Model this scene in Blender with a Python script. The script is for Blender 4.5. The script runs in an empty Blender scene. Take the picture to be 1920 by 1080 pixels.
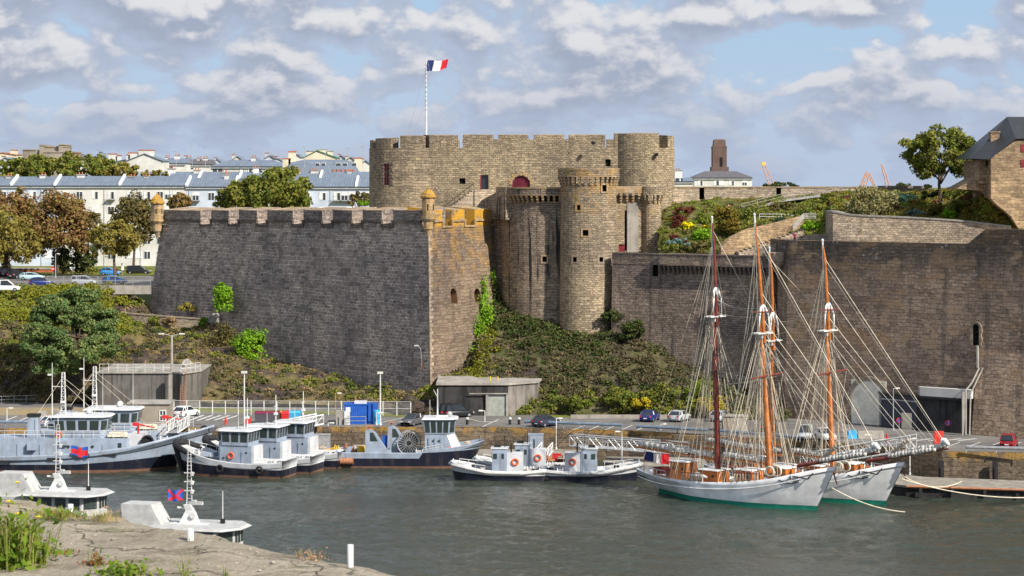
import bpy, math, random
import numpy as np
from mathutils import Vector, Matrix, noise
R=math.radians
S=bpy.context.scene
COL=S.collection
# ---------------------------------------------------------------- camera, sky, sun, exposure
F=4300.0; H=36.0; HY=340.0          # focal length in photo pixels, eye height over the water, eye-level row
SUN_AZ=46.0; SUN_EL=38.0
cd=bpy.data.cameras.new('camera'); cam=bpy.data.objects.new('camera',cd); COL.objects.link(cam)
cam.location=(0,0,H); cam.rotation_euler=(R(90),0,0)
cd.sensor_width=36; cd.lens=F/1920*36; cd.shift_y=-(540-HY)/1920; cd.clip_start=.5; cd.clip_end=12000
cd.dof.use_dof=True; cd.dof.focus_distance=300; cd.dof.aperture_fstop=18
S.camera=cam
S.view_settings.view_transform='Standard'; S.view_settings.look='None'; S.view_settings.gamma=1; S.view_settings.exposure=0.55
S.cycles.max_bounces=5; S.cycles.diffuse_bounces=2; S.cycles.glossy_bounces=3; S.cycles.transparent_max_bounces=6
S.cycles.use_denoising=True

class NT:
    def __init__(s,t): s.t=t; t.nodes.clear()
    def n(s,ty,_p=None,**inp):
        nd=s.t.nodes.new(ty)
        for k,v in (_p or {}).items(): setattr(nd,k,v)
        for k,v in inp.items():
            key=int(k[1:]) if k[0]=='_' and k[1:].isdigit() else k.replace('_',' ')
            sk=nd.inputs[key]
            if isinstance(v,bpy.types.NodeSocket): s.t.links.new(v,sk)
            elif isinstance(v,(tuple,list)) and len(v)==3 and sk.type=='RGBA': sk.default_value=(*v,1)
            else: sk.default_value=v
        return nd
    def m(s,op,a,b=0.0,c=None,clamp=False):
        nd=s.t.nodes.new('ShaderNodeMath'); nd.operation=op; nd.use_clamp=clamp
        for i,v in enumerate((a,b,c)):
            if v is None: continue
            if isinstance(v,bpy.types.NodeSocket): s.t.links.new(v,nd.inputs[i])
            else: nd.inputs[i].default_value=v
        return nd.outputs[0]
    def ss(s,x,a,b,lo=0.0,hi=1.0):
        nd=s.t.nodes.new('ShaderNodeMapRange'); nd.interpolation_type='SMOOTHSTEP'
        s.t.links.new(x,nd.inputs[0])
        for i,v in ((1,a),(2,b),(3,lo),(4,hi)): nd.inputs[i].default_value=v
        return nd.outputs[0]
    def mix(s,f,a,b,mode='MIX'):
        nd=s.t.nodes.new('ShaderNodeMix'); nd.data_type='RGBA'; nd.blend_type=mode
        for i,v in ((0,f),(6,a),(7,b)):
            if isinstance(v,bpy.types.NodeSocket): s.t.links.new(v,nd.inputs[i])
            elif isinstance(v,(tuple,list)): nd.inputs[i].default_value=(*v,1)
            else: nd.inputs[i].default_value=v
        return nd.outputs[2]
    def vec(s,x,y,z=0.0): return s.n('ShaderNodeCombineXYZ',X=x,Y=y,Z=z).outputs[0]
    def noise(s,v,sc,det=4,rough=.55,dist=0.0,lac=2.0):
        return s.n('ShaderNodeTexNoise',Vector=v,Scale=sc,Detail=det,Roughness=rough,Distortion=dist,Lacunarity=lac).outputs['Fac']
    def vm(s,op,a,b):
        nd=s.t.nodes.new('ShaderNodeVectorMath'); nd.operation=op
        for i,v in enumerate((a,b)):
            if isinstance(v,bpy.types.NodeSocket): s.t.links.new(v,nd.inputs[i])
            else: nd.inputs[i].default_value=v
        return nd.outputs[0]

W=bpy.data.worlds.new('World'); S.world=W; W.use_nodes=True
w=NT(W.node_tree)
tc=w.n('ShaderNodeTexCoord').outputs['Generated']
sx=w.n('ShaderNodeSeparateXYZ',Vector=tc).outputs
zc=w.m('MAXIMUM',sx[2],0.012)
sky=w.n('ShaderNodeTexSky',{'sky_type':'NISHITA','sun_disc':False,'sun_elevation':R(SUN_EL),'sun_rotation':R(180-SUN_AZ),'air_density':1.0,'dust_density':.6,'ozone_density':1.4},Vector=w.vec(sx[0],sx[1],zc)).outputs[0]
u=w.m('MULTIPLY',w.m('ARCTAN2',sx[0],sx[1]),4.3)      # about one unit per thousand photo pixels
v=w.m('MULTIPLY',w.m('ARCSINE',sx[2]),4.3)
# cloud layer as a direction field: billows flatten toward the horizon
def fld(du,dv,det):
    uu=w.m('ADD',u,du); vv=w.m('ADD',v,dv)
    vq=w.m('MULTIPLY',w.m('POWER',w.m('MAXIMUM',w.m('ADD',vv,.16),0.01),.75),2.6)
    p=w.vec(w.m('MULTIPLY',uu,1.55),vq,5.3)
    a=w.noise(p,4.4,det,.54,.1); b=w.noise(w.vm('ADD',p,(7.3,2.1,0)),1.7,2,.5)
    vo=w.n('ShaderNodeTexVoronoi',{'feature':'SMOOTH_F1'},Vector=w.vm('ADD',p,w.vm('MULTIPLY',w.n('ShaderNodeTexNoise',Vector=p,Scale=6.0,Detail=3).outputs['Color'],(.16,.16,0))),Scale=6.0,Smoothness=.6).outputs[0]
    f=w.m('ADD',w.m('ADD',w.m('MULTIPLY',a,.95),w.m('MULTIPLY',b,.38)),w.m('MULTIPLY',vo,-.22))
    for (cx,cy,rx,ry,am) in BL:
        a_=w.m('DIVIDE',w.m('SUBTRACT',uu,cx),rx); b_=w.m('DIVIDE',w.m('SUBTRACT',vv,cy),ry)
        g=w.m('EXPONENT',w.m('MULTIPLY',w.m('ADD',w.m('MULTIPLY',a_,a_),w.m('MULTIPLY',b_,b_)),-1.0))
        f=w.m('ADD',f,w.m('MULTIPLY',g,am))
    return f
BL=[(-.95,.30,.10,.09,.10),(-.66,.30,.14,.06,.17),(-.40,.28,.09,.055,.13),(-.28,.20,.22,.05,.06),(.10,.28,.14,.07,.08),(.40,.175,.15,.055,.13),(.45,.315,.26,.045,.18),(.62,.205,.06,.04,.10),(.78,.12,.18,.05,.08),(-.75,.10,.35,.05,.08),(-.45,.14,.15,.04,.08),
    (-.30,.335,.09,.03,-.16),(.28,.29,.035,.05,-.13),(.60,.275,.16,.02,-.14),(-.78,.155,.22,.014,-.11),(-.10,.20,.04,.05,-.08),(.33,.24,.05,.02,-.10),(-.52,.23,.04,.03,-.06),(.85,.30,.06,.03,-.08)]
c0=fld(0,0,7); c1=fld(.008,.022,6)
dens=w.ss(c0,.450,.54)
lit=w.ss(w.m('ADD',w.m('SUBTRACT',c0,c1),w.m('MULTIPLY',w.m('SUBTRACT',c0,.62),.12)),-.055,.135)
shade=w.mix(w.ss(c0,.50,.72),(4.2,4.85,6.15),(3.4,3.85,4.95))
ccol=w.mix(w.m('MULTIPLY',lit,w.ss(sx[2],0.0,.07,.35,.95)),shade,(7.3,7.25,7.4))
low=w.ss(sx[2],0.0,.045,1.0,0.0)
ccol=w.mix(w.m('MULTIPLY',low,.55),ccol,(3.9,4.75,6.4))
blue=w.mix(.85,sky,w.mix(w.ss(sx[2],0.0,.09),(4.3,5.4,7.3),(3.7,5.4,7.6)))
fin=w.mix(w.m('MULTIPLY',dens,.95),blue,ccol)
bg=w.n('ShaderNodeBackground',Color=fin,Strength=.074)
w.t.links.new(bg.outputs[0],w.n('ShaderNodeOutputWorld').inputs[0])
W.cycles.sampling_method='MANUAL'; W.cycles.sample_map_resolution=512

ld=bpy.data.lights.new('sun','SUN'); ld.energy=4.6; ld.angle=R(.5); ld.color=(1,.93,.82)
so=bpy.data.objects.new('sun',ld); COL.objects.link(so)
sd=Vector((math.sin(R(SUN_AZ))*math.cos(R(SUN_EL)),-math.cos(R(SUN_AZ))*math.cos(R(SUN_EL)),math.sin(R(SUN_EL))))
so.rotation_euler=sd.to_track_quat('Z','Y').to_euler(); so.location=(60,-60,90)

# ---------------------------------------------------------------- photo-to-place measuring helpers
def X(px,d): return (px-960)*d/F
def Z(py,d): return H-(py-HY)*d/F
def P(px,py,d): return Vector((X(px,d),d,Z(py,d)))
def G(px,py,z):
    d=(H-z)*F/(py-HY); return Vector((X(px,d),d,z))
def lerp(a,b,t): return a+(b-a)*t

# ---------------------------------------------------------------- materials
def newmat(name):
    m=bpy.data.materials.new(name); m.use_nodes=True; return m,NT(m.node_tree)
def finish(nt,col,rough=.8,metal=0.0,bump=None,bs=.3,bd=.05,spec=.3,trans=0.0,alpha=None,nrm=None):
    kw=dict(Base_Color=col,Roughness=rough,Metallic=metal)
    b=nt.n('ShaderNodeBsdfPrincipled',**kw); b.inputs['Specular IOR Level'].default_value=spec
    if bump is not None:
        bn=nt.n('ShaderNodeBump',Strength=bs,Distance=bd,Height=bump); nt.t.links.new(bn.outputs[0],b.inputs['Normal'])
    out=nt.n('ShaderNodeOutputMaterial')
    if trans>0:
        tr=nt.n('ShaderNodeBsdfTranslucent',Color=col); mx=nt.n('ShaderNodeMixShader',Fac=trans)
        nt.t.links.new(b.outputs[0],mx.inputs[1]); nt.t.links.new(tr.outputs[0],mx.inputs[2]); nt.t.links.new(mx.outputs[0],out.inputs[0])
    else: nt.t.links.new(b.outputs[0],out.inputs[0])
def simple(name,c,rough=.6,metal=0.0,var=.15,sc=1.5,spec=.3,dirt=0.0,dc=(.12,.09,.06),bs=0.0,streak=False):
    m,t=newmat(name)
    p=t.n('ShaderNodeTexCoord').outputs['Object']
    n1=t.noise(p,sc,5)
    col=t.mix(t.ss(n1,.3,.7),tuple(x*(1-var) for x in c),tuple(min(1,x*(1+var)) for x in c))
    if dirt>0:
        q=t.vm('MULTIPLY',p,(1,1,.12)) if streak else p
        col=t.mix(t.m('MULTIPLY',t.ss(t.noise(q,sc*1.7,6,.65),.48,.68),dirt),col,dc)
    finish(t,col,rough,metal,n1 if bs>0 else None,bs,.05,spec)
    return m
def stone(name,ca,cb,mort=(.16,.14,.12),bw=.85,bh=.40,ms=.028,stain=.6,streak=.5,sdark=(.06,.055,.055),lichen=0.0,lz=(24,31),patch=None,bs=.7,holes=.5,topdark=None,rough_mix=.25,con=.8,sk_=.8):
    m,t=newmat(name)
    uv=t.n('ShaderNodeUVMap',{'uv_map':'UVMap'}).outputs[0]
    geo=t.n('ShaderNodeNewGeometry').outputs['Position']
    wob=t.n('ShaderNodeTexNoise',Vector=uv,Scale=.55,Detail=4,Roughness=.65).outputs['Color']
    uvd=t.vm('ADD',uv,t.vm('MULTIPLY',t.vm('SUBTRACT',wob,(.5,.5,.5)),(.9,.55,0)))
    def brk(k,kh,off):
        b1=t.n('ShaderNodeTexBrick',{'offset':.5,'squash':1.0},Vector=uvd,Color1=ca,Color2=cb,Mortar=mort,Scale=1.0,Mortar_Size=ms,Mortar_Smooth=.3,Bias=-.1,Brick_Width=bw*k,Row_Height=bh*kh)
        c1=t.n('ShaderNodeTexBrick',{'offset':.5},Vector=t.vm('ADD',uvd,(off,0,0)),Color1=(.40,.40,.41),Color2=(1.62,1.58,1.52),Mortar=(1,1,1),Scale=1.0,Mortar_Size=0.0,Bias=0.0,Brick_Width=bw*k,Row_Height=bh*kh)
        return t.mix(con,b1.outputs[0],c1.outputs[0],'MULTIPLY'),b1.outputs[1]
    ba,fa_=brk(1,1,0); bb,fb_=brk(1.7,1.45,0)
    sel=t.ss(t.noise(geo,.13,4,.6),.50,.53); col=t.mix(sel,ba,bb); bfac=t.m('ADD',t.m('MULTIPLY',fa_,t.m('SUBTRACT',1.0,sel)),t.m('MULTIPLY',fb_,sel))
    spk=t.noise(t.vm('MULTIPLY',uv,(1.25,3.0,1)),1.25,6,.82); col=t.mix(.85,col,t.mix(t.ss(spk,.36,.64),(.48,.47,.48),(1.50,1.47,1.42)),'MULTIPLY')
    n1=t.noise(geo,.11,4,.6); n2=t.noise(uv,.9,6,.65); n3=t.noise(geo,3.2,4,.7)
    col=t.mix(rough_mix,col,t.mix(n3,tuple(x*.45 for x in ca),tuple(min(1,x*1.7) for x in cb)))
    col=t.mix(1.0,col,t.mix(t.ss(n1,.32,.68),(.74,.72,.74),(1.18,1.14,1.06)),'MULTIPLY')
    col=t.mix(t.m('MULTIPLY',t.ss(n2,.50,.70),stain),col,sdark)
    sv=t.vm('MULTIPLY',uv,(1.0,.045,1)); st=t.ss(t.noise(sv,sk_,5,.6),.55,.63)
    col=t.mix(t.m('MULTIPLY',st,streak),col,sdark)
    sz=t.n('ShaderNodeSeparateXYZ',Vector=geo).outputs
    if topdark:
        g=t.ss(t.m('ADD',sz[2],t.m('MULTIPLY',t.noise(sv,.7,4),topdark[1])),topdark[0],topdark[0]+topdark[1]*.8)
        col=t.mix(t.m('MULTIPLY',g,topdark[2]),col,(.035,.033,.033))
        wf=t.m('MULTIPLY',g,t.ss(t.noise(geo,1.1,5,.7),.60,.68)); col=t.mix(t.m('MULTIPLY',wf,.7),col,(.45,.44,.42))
    if lichen>0:
        lg=t.ss(sz[2],lz[0],lz[1]); lf=t.m('MULTIPLY',t.ss(t.m('ADD',t.noise(geo,.55,6,.7),t.m('MULTIPLY',lg,.18)),.60,.70),lg)
        col=t.mix(t.m('MULTIPLY',lf,lichen),col,(.50,.27,.035))
    if patch:
        pf=t.ss(t.noise(t.vm('MULTIPLY',geo,(1,1,2.2)),.17,6,.62),.535,.60); pf=t.m('MULTIPLY',pf,t.ss(sz[2],8.0,13.0)); col=t.mix(t.m('MULTIPLY',pf,.6),col,t.mix(.5,patch,col,'OVERLAY')); pg=t.ss(t.noise(t.vm('MULTIPLY',geo,(1,1,1.6)),.23,5,.6),.60,.64); col=t.mix(t.m('MULTIPLY',pg,.55),col,patch)
    hn=t.noise(uv,1.6,2,.5); hf=t.ss(hn,.70,.735); col=t.mix(t.m('MULTIPLY',hf,holes),col,(.02,.018,.016))
    hgt=t.m('ADD',t.m('ADD',t.m('MULTIPLY',bfac,-.9),t.m('MULTIPLY',n3,.9)),t.m('MULTIPLY',hf,-1.0))
    finish(t,col,.92,0,hgt,bs,.12,.15)
    return m
def leafmat(name,c1,c2,c3=None,k3=.3,trans=.25,big=.25):
    m,t=newmat(name)
    g=t.n('ShaderNodeNewGeometry'); rnd=g.outputs['Random Per Island']
    n=t.noise(g.outputs['Position'],big,4,.6)
    col=t.mix(t.m('ADD',t.m('MULTIPLY',rnd,.55),t.m('MULTIPLY',t.ss(n,.3,.7),.45)),c1,c2)
    if c3: col=t.mix(t.m('MULTIPLY',t.ss(t.m('ADD',t.m('MULTIPLY',n,.7),t.m('MULTIPLY',rnd,.5)),.62,.80),k3*2,None,True),col,c3)
    finish(t,col,.75,0,None,spec=.12,trans=trans)
    return m
def glass(name,c=(.02,.03,.04),rough=.08):
    m,t=newmat(name)
    p=t.n('ShaderNodeTexCoord').outputs['Object']
    col=t.mix(t.noise(p,.9,2),c,tuple(x*2.2 for x in c)); finish(t,col,rough,0,None,spec=.6); return m

M={}
M['keep']=stone('keep stone',(.36,.30,.215),(.26,.22,.16),(.11,.095,.075),.62,.30,.035,.55,.30,sdark=(.12,.092,.07),topdark=None,bs=.9)
M['tower']=stone('tower stone',(.42,.35,.25),(.30,.25,.185),(.12,.10,.08),.6,.29,.035,.35,.30,sdark=(.08,.065,.055),lichen=.35,lz=(26,37),bs=.9)
M['gate']=stone('weathered tower stone',(.36,.295,.225),(.27,.22,.175),(.10,.085,.075),.6,.29,.035,.5,1.0,sdark=(.035,.034,.036),bs=.9,sk_=1.15)
M['bastion']=stone('dark bastion stone',(.40,.335,.305),(.25,.215,.20),(.74,.655,.59),.85,.47,.062,.42,.40,sdark=(.16,.14,.135),lichen=.0,bs=1.2,topdark=(29.8,3.5,.35),con=.95)
M['flank']=stone('warm bastion stone',(.24,.187,.143),(.16,.128,.105),(.10,.085,.075),.85,.40,.03,.30,.30,lichen=.38,lz=(12,33),bs=.8)
M['coping']=stone('pale coping stone',(.36,.30,.23),(.30,.25,.20),(.2,.17,.14),1.4,.6,.02,.35,.2,sdark=(.14,.12,.10),lichen=.3,lz=(28,33),bs=.4,holes=.1)
M['dcop']=stone('dark coping stone',(.17,.145,.13),(.13,.11,.10),(.1,.09,.08),1.4,.6,.02,.5,.2,lichen=.0,bs=.4,holes=.1)
M['quoin']=stone('quoin stone',(.40,.33,.25),(.30,.25,.19),(.16,.13,.11),1.6,.55,.03,.35,.2,sdark=(.16,.12,.09),lichen=.35,lz=(20,31),bs=.5,holes=.1)
M['lichen']=stone('lichened stone',(.33,.25,.15),(.27,.20,.13),(.13,.1,.07),.8,.4,.03,.3,.1,lichen=1.0,lz=(20,27),bs=.5)
M['cap']=stone('orange lichen dome',(.36,.23,.07),(.28,.19,.08),(.14,.1,.05),.6,.3,.02,.3,.1,lichen=1.0,lz=(20,27),bs=.5)
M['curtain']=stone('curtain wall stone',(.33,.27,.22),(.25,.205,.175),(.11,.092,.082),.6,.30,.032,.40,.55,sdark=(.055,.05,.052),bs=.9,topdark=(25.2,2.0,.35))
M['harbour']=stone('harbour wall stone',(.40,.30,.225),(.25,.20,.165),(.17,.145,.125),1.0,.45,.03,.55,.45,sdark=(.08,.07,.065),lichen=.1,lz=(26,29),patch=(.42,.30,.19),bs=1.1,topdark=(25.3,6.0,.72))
M['rubble']=stone('pale rubble stone',(.52,.44,.35),(.40,.335,.265),(.30,.26,.2),.5,.28,.04,.35,.15,sdark=(.14,.115,.09),bs=.8)
M['house']=stone('house stone',(.40,.30,.19),(.30,.225,.145),(.28,.22,.15),.6,.3,.04,.3,.1,sdark=(.16,.11,.07),bs=.7)
M['quay']=stone('quay wall stone',(.21,.17,.125),(.14,.115,.09),(.055,.05,.04),1.2,.55,.03,.5,.5,sdark=(.04,.036,.03),lichen=.5,lz=(2,4),bs=.9)
def concrete(name,c,dark=.5,sc=.5,brush=False,sdc=(.05,.045,.045)):
    m,t=newmat(name)
    p=t.n('ShaderNodeNewGeometry').outputs['Position']
    n1=t.noise(p,sc,6,.65); n2=t.noise(t.vm('MULTIPLY',p,(1,1,.07)),1.1,5,.65); n3=t.noise(p,9*sc+4,4,.7)
    col=t.mix(t.ss(n1,.3,.7),tuple(x*.75 for x in c),tuple(x*1.15 for x in c))
    col=t.mix(t.m('MULTIPLY',t.ss(n2,.47,.62),dark),col,sdc)
    col=t.mix(.25,col,t.mix(n3,(.3,.3,.3),(1.6,1.55,1.5)),'MULTIPLY')
    finish(t,col,.9,0,t.m('ADD',n1,t.m('MULTIPLY',n3,.4)),.4,.08,.15); return m
M['conc']=concrete('bunker concrete',(.15,.14,.13),.75)
M['concl']=concrete('light concrete',(.36,.335,.30),.3)
M['pier']=concrete('pontoon concrete',(.30,.275,.235),.3,.8)
M['dark']=concrete('stained concrete',(.05,.05,.052),.8,.8,sdc=(.02,.02,.022))
M['bunk']=concrete('black stained concrete',(.06,.057,.058),.8,.9,sdc=(.016,.016,.018)); M['concs']=concrete('streaked concrete',(.24,.22,.20),.6)
# asphalt of the quay
m,t=newmat('quay asphalt'); p=t.n('ShaderNodeNewGeometry').outputs['Position']
a=t.noise(p,.12,6,.65); b=t.noise(p,2.5,5,.7); c=t.noise(t.vm('MULTIPLY',p,(.15,1,1)),.6,4)
col=t.mix(t.ss(a,.3,.7),(.13,.122,.115),(.21,.198,.185)); col=t.mix(t.m('MULTIPLY',t.ss(c,.5,.64),.45),col,(.085,.08,.08)); col=t.mix(.3,col,t.mix(b,(.5,.5,.5),(1.5,1.5,1.5)),'MULTIPLY')
finish(t,col,.9,0,b,.25,.03,.2); M['asph']=m
m,t=newmat('grass verge'); p=t.n('ShaderNodeNewGeometry').outputs['Position']
a=t.noise(p,.35,6,.7); b=t.noise(p,3,5,.7)
col=t.mix(t.ss(a,.35,.65),(.19,.17,.04),(.10,.14,.025)); col=t.mix(.5,col,t.mix(b,(.5,.5,.5),(1.5,1.5,1.5)),'MULTIPLY'); finish(t,col,.95,0,b,.6,.1,.1); M['lawn']=m
m,t=newmat('sandy verge'); p=t.n('ShaderNodeNewGeometry').outputs['Position']
a=t.noise(p,.25,6,.7); b=t.noise(p,2,5,.7)
col=t.mix(t.ss(a,.4,.6),(.33,.24,.13),(.27,.23,.17)); col=t.mix(t.m('MULTIPLY',t.ss(b,.5,.62),.6),col,(.16,.15,.06)); finish(t,col,.95,0,b,.5,.1,.1); M['sand']=m
# rocky slope: earth, dry grass, dark rock
def slopemat(name,dry,green,rock,k=.5):
    m,t=newmat(name); g=t.n('ShaderNodeNewGeometry'); p=g.outputs['Position']
    a=t.noise(p,.16,6,.65); b=t.noise(p,.9,7,.75); c=t.noise(t.vm('MULTIPLY',p,(1,1,2.2)),.45,7,.75,1.2); vr=t.n('ShaderNodeTexVoronoi',{'feature':'DISTANCE_TO_EDGE'},Vector=p,Scale=.9).outputs[0]
    rk=t.mix(t.ss(c,.3,.7),tuple(x*.35 for x in rock),tuple(x*1.8 for x in rock)); rk=t.mix(t.ss(vr,0,.06,.8,0),rk,(.015,.013,.012))
    gr=t.mix(t.ss(b,.35,.65),dry,green)
    col=t.mix(t.ss(a,k-.06,k+.06),rk,gr)
    nz=t.n('ShaderNodeSeparateXYZ',Vector=g.outputs['Normal']).outputs[2]
    finish(t,col,.95,0,t.m('ADD',c,b),1.0,.5,.1); return m
M['rock']=slopemat('rocky slope',(.27,.19,.10),(.12,.12,.04),(.085,.065,.055),.52)
M['earth']=slopemat('overgrown slope',(.17,.14,.08),(.08,.10,.03),(.07,.055,.045),.45)
M['garden']=slopemat('garden ground',(.20,.17,.06),(.07,.10,.02),(.22,.17,.10),.35)
# water
m,t=newmat('harbour water'); p=t.n('ShaderNodeNewGeometry').outputs['Position']
q=t.vm('MULTIPLY',p,(1.0,.55,1)); wob=t.n('ShaderNodeTexNoise',Vector=t.vm('MULTIPLY',p,(.6,1.6,1)),Scale=.035,Detail=4).outputs['Fac']
n1=t.noise(t.vm('MULTIPLY',p,(.95,.30,1)),1.0,6,.66,.5); n2=t.noise(t.vm('MULTIPLY',p,(.6,.35,1)),.4,3,.6,.3); n3=t.noise(q,4.5,3,.6)
hh=t.m('ADD',t.m('ADD',t.m('MULTIPLY',n1,.75),t.m('MULTIPLY',n2,.35)),t.m('MULTIPLY',n3,.16))
col=t.mix(wob,(.030,.040,.030),(.048,.056,.042))
b_=t.n('ShaderNodeBsdfPrincipled',Base_Color=col,Roughness=.05,IOR=1.33)
b_.inputs['Specular IOR Level'].default_value=.42
amp=t.ss(wob,.40,.60,.5,1.0)
bn=t.n('ShaderNodeBump',Strength=amp,Distance=.5,Height=hh); t.t.links.new(bn.outputs[0],b_.inputs['Normal'])
t.t.links.new(b_.outputs[0],t.n('ShaderNodeOutputMaterial').inputs[0]); M['water']=m
# foreground ground
m,t=newmat('foreground grit'); p=t.n('ShaderNodeNewGeometry').outputs['Position']
a=t.noise(p,1.6,6,.65); b=t.noise(p,28,5,.75); c=t.noise(p,9,6,.7)
col=t.mix(t.ss(a,.3,.7),(.27,.23,.175),(.46,.40,.31)); d=t.noise(t.vm('MULTIPLY',p,(.5,1.6,1)),3.2,6,.7); col=t.mix(t.m('MULTIPLY',t.ss(d,.52,.62),.5),col,(.14,.115,.075)); col=t.mix(t.m('MULTIPLY',t.ss(c,.5,.7),.5),col,(.17,.15,.125)); col=t.mix(t.m('MULTIPLY',t.ss(t.noise(p,60,2),.66,.72),.8),col,(.55,.52,.46)); col=t.mix(.55,col,t.mix(b,(.25,.25,.25),(1.75,1.75,1.75)),'MULTIPLY')
vr=t.n('ShaderNodeTexVoronoi',{'feature':'DISTANCE_TO_EDGE'},Vector=t.vm('ADD',p,t.vm('MULTIPLY',t.n('ShaderNodeTexNoise',Vector=p,Scale=4.0,Detail=4).outputs['Color'],(.35,.35,0))),Scale=1.5).outputs[0]; ck=t.ss(vr,0.0,.012,1.0,0.0); col=t.mix(t.m('MULTIPLY',ck,.42),col,(.05,.042,.03)); ms_=t.m('MULTIPLY',t.ss(t.noise(p,2.3,6,.75),.56,.64),.55); col=t.mix(ms_,col,(.12,.125,.045))
finish(t,col,.95,0,t.m('ADD',t.m('ADD',t.m('ADD',b,c),t.m('MULTIPLY',a,1.5)),t.m('MULTIPLY',ck,-1.2)),.9,.03,.15); M['grit']=m
# metal roof with seams
def roofmat(name,c,w_=.6):
    m,t=newmat(name); uv=t.n('ShaderNodeUVMap',{'uv_map':'UVMap'}).outputs[0]
    br=t.n('ShaderNodeTexBrick',{'offset':0.0},Vector=uv,Color1=c,Color2=tuple(x*.85 for x in c),Mortar=tuple(x*.5 for x in c),Scale=1.0,Mortar_Size=.04,Bias=0.0,Brick_Width=w_,Row_Height=4.0)
    n=t.noise(uv,.4,5); col=t.mix(.6,br.outputs[0],t.mix(n,(.6,.6,.6),(1.35,1.35,1.35)),'MULTIPLY'); finish(t,col,.45,.2,br.outputs[1],-.4,.05,.4); return m
M['zinc']=roofmat('zinc roof',(.20,.245,.31)); M['slate']=roofmat('slate roof',(.048,.05,.056),.35); M['groof']=roofmat('green roof',(.07,.25,.17)); M['broof']=roofmat('brown roof',(.15,.13,.13))
def M_(k,*a,**kw): M[k]=simple(k.replace('_',' '),*a,**kw)
M_('white_render',(.60,.59,.56),.85,dirt=.25,dc=(.5,.48,.44),sc=.3,streak=True)
M_('cream_render',(.68,.60,.46),.85,dirt=.3,dc=(.4,.33,.25),sc=.3,streak=True)
M_('blue_render',(.48,.535,.63),.85,dirt=.2,dc=(.45,.5,.58),sc=.3,streak=True)
M_('concrete_block',(.30,.26,.21),.9,dirt=.5,dc=(.16,.13,.1),sc=.35,streak=True)
M_('red_brick',(.13,.085,.075),.9,dirt=.4,dc=(.09,.06,.055),sc=.5)
M_('terracotta',(.42,.13,.06),.8); M_('white_trim',(.75,.75,.73),.6); M_('grey_trim',(.38,.40,.42),.5)
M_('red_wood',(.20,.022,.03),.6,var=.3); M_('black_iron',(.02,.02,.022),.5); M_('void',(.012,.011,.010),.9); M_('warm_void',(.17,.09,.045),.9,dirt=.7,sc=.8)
M_('navy_grey',(.29,.345,.43),.45,dirt=.5,dc=(.2,.2,.2),sc=.7,streak=True,spec=.4); M_('navy_white',(.56,.575,.60),.45,dirt=.25,dc=(.4,.36,.3),sc=.7,streak=True,spec=.4)
M_('hull_navy',(.012,.014,.028),.38,dirt=.5,dc=(.07,.055,.05),sc=.8,streak=True,spec=.5); M_('boot_rust',(.15,.075,.05),.8,dirt=.5,sc=1.2); M_('rubber',(.018,.018,.02),.75,dirt=.3,dc=(.07,.065,.06))
M_('boat_white',(.80,.80,.80),.4,dirt=.2,dc=(.45,.42,.38),sc=.6,streak=True,spec=.4); M_('boat_green',(.015,.22,.15),.5,dirt=.3,dc=(.03,.12,.08)); M_('boat_yellow',(.45,.35,.12),.6)
M_('varnish',(.46,.145,.03),.28,var=.3,spec=.5); M_('dark_varnish',(.17,.032,.022),.3,var=.3,spec=.5); M_('teak',(.30,.19,.10),.7,var=.25,sc=3); M_('sailcloth',(.55,.53,.49),.85,var=.2,dirt=.3,dc=(.25,.22,.18),sc=2); M_('white_cloth',(.75,.75,.73),.85,var=.1)
M_('rope',(.46,.40,.32),.9,var=.2); M_('pale_rope',(.62,.56,.44),.9,var=.15); M_('dark_rope',(.17,.15,.13),.9)
M_('orange',(.72,.12,.03),.5); M_('red_paint',(.55,.03,.03),.45); M_('rust_pipe',(.40,.17,.09),.8,dirt=.5); M_('yellow_paint',(.70,.42,.03),.6); M_('blue_paint',(.02,.10,.42),.45,dirt=.25,dc=(.04,.08,.2)); M_('sky_paint',(.05,.36,.65),.45); M_('maroon',(.16,.02,.05),.5)
M_('galv',(.42,.43,.44),.45,.4,dirt=.3,dc=(.25,.22,.2)); M_('white_metal',(.62,.62,.61),.45,dirt=.2,dc=(.4,.35,.3)); M_('lamp_lens',(.6,.6,.55),.2); M_('tyre',(.02,.02,.02),.85); M_('alu',(.5,.51,.52),.35,.7)
M_('road_white',(.62,.61,.58),.8,dirt=.3,dc=(.3,.29,.28)); M_('bark',(.12,.085,.06),.95,var=.4,sc=3,bs=.5); M_('pale_bark',(.22,.17,.13),.95,var=.4,sc=3,bs=.5)
M_('deck_grey',(.30,.31,.32),.8,dirt=.3,sc=1); M_('flag_blue',(.02,.035,.14),.8); M_('flag_white',(.78,.78,.78),.8); M_('flag_red',(.62,.02,.03),.8); M_('crane_orange',(.70,.33,.16),.6); M_('crane_yellow',(.75,.50,.12),.6)
M_('radome_white',(.43,.43,.42),.6,dirt=.4,dc=(.42,.4,.38),sc=1.5); M_('gate_green',(.30,.32,.29),.6,dirt=.2,dc=(.2,.2,.18)); M_('fence_slat',(.42,.39,.34),.8,dirt=.3); M_('vivid_paint',(.42,.62,.36),.6); M_('arch_pale',(.78,.72,.60),.8,dirt=.25,dc=(.4,.37,.32)); M_('hydrant',(.6,.04,.03),.5)
M['glass']=glass('window glass',(.03,.036,.045)); M['bglass']=glass('bridge glass',(.02,.028,.026),.05); M['cglass']=glass('car glass',(.015,.018,.022),.05)
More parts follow.
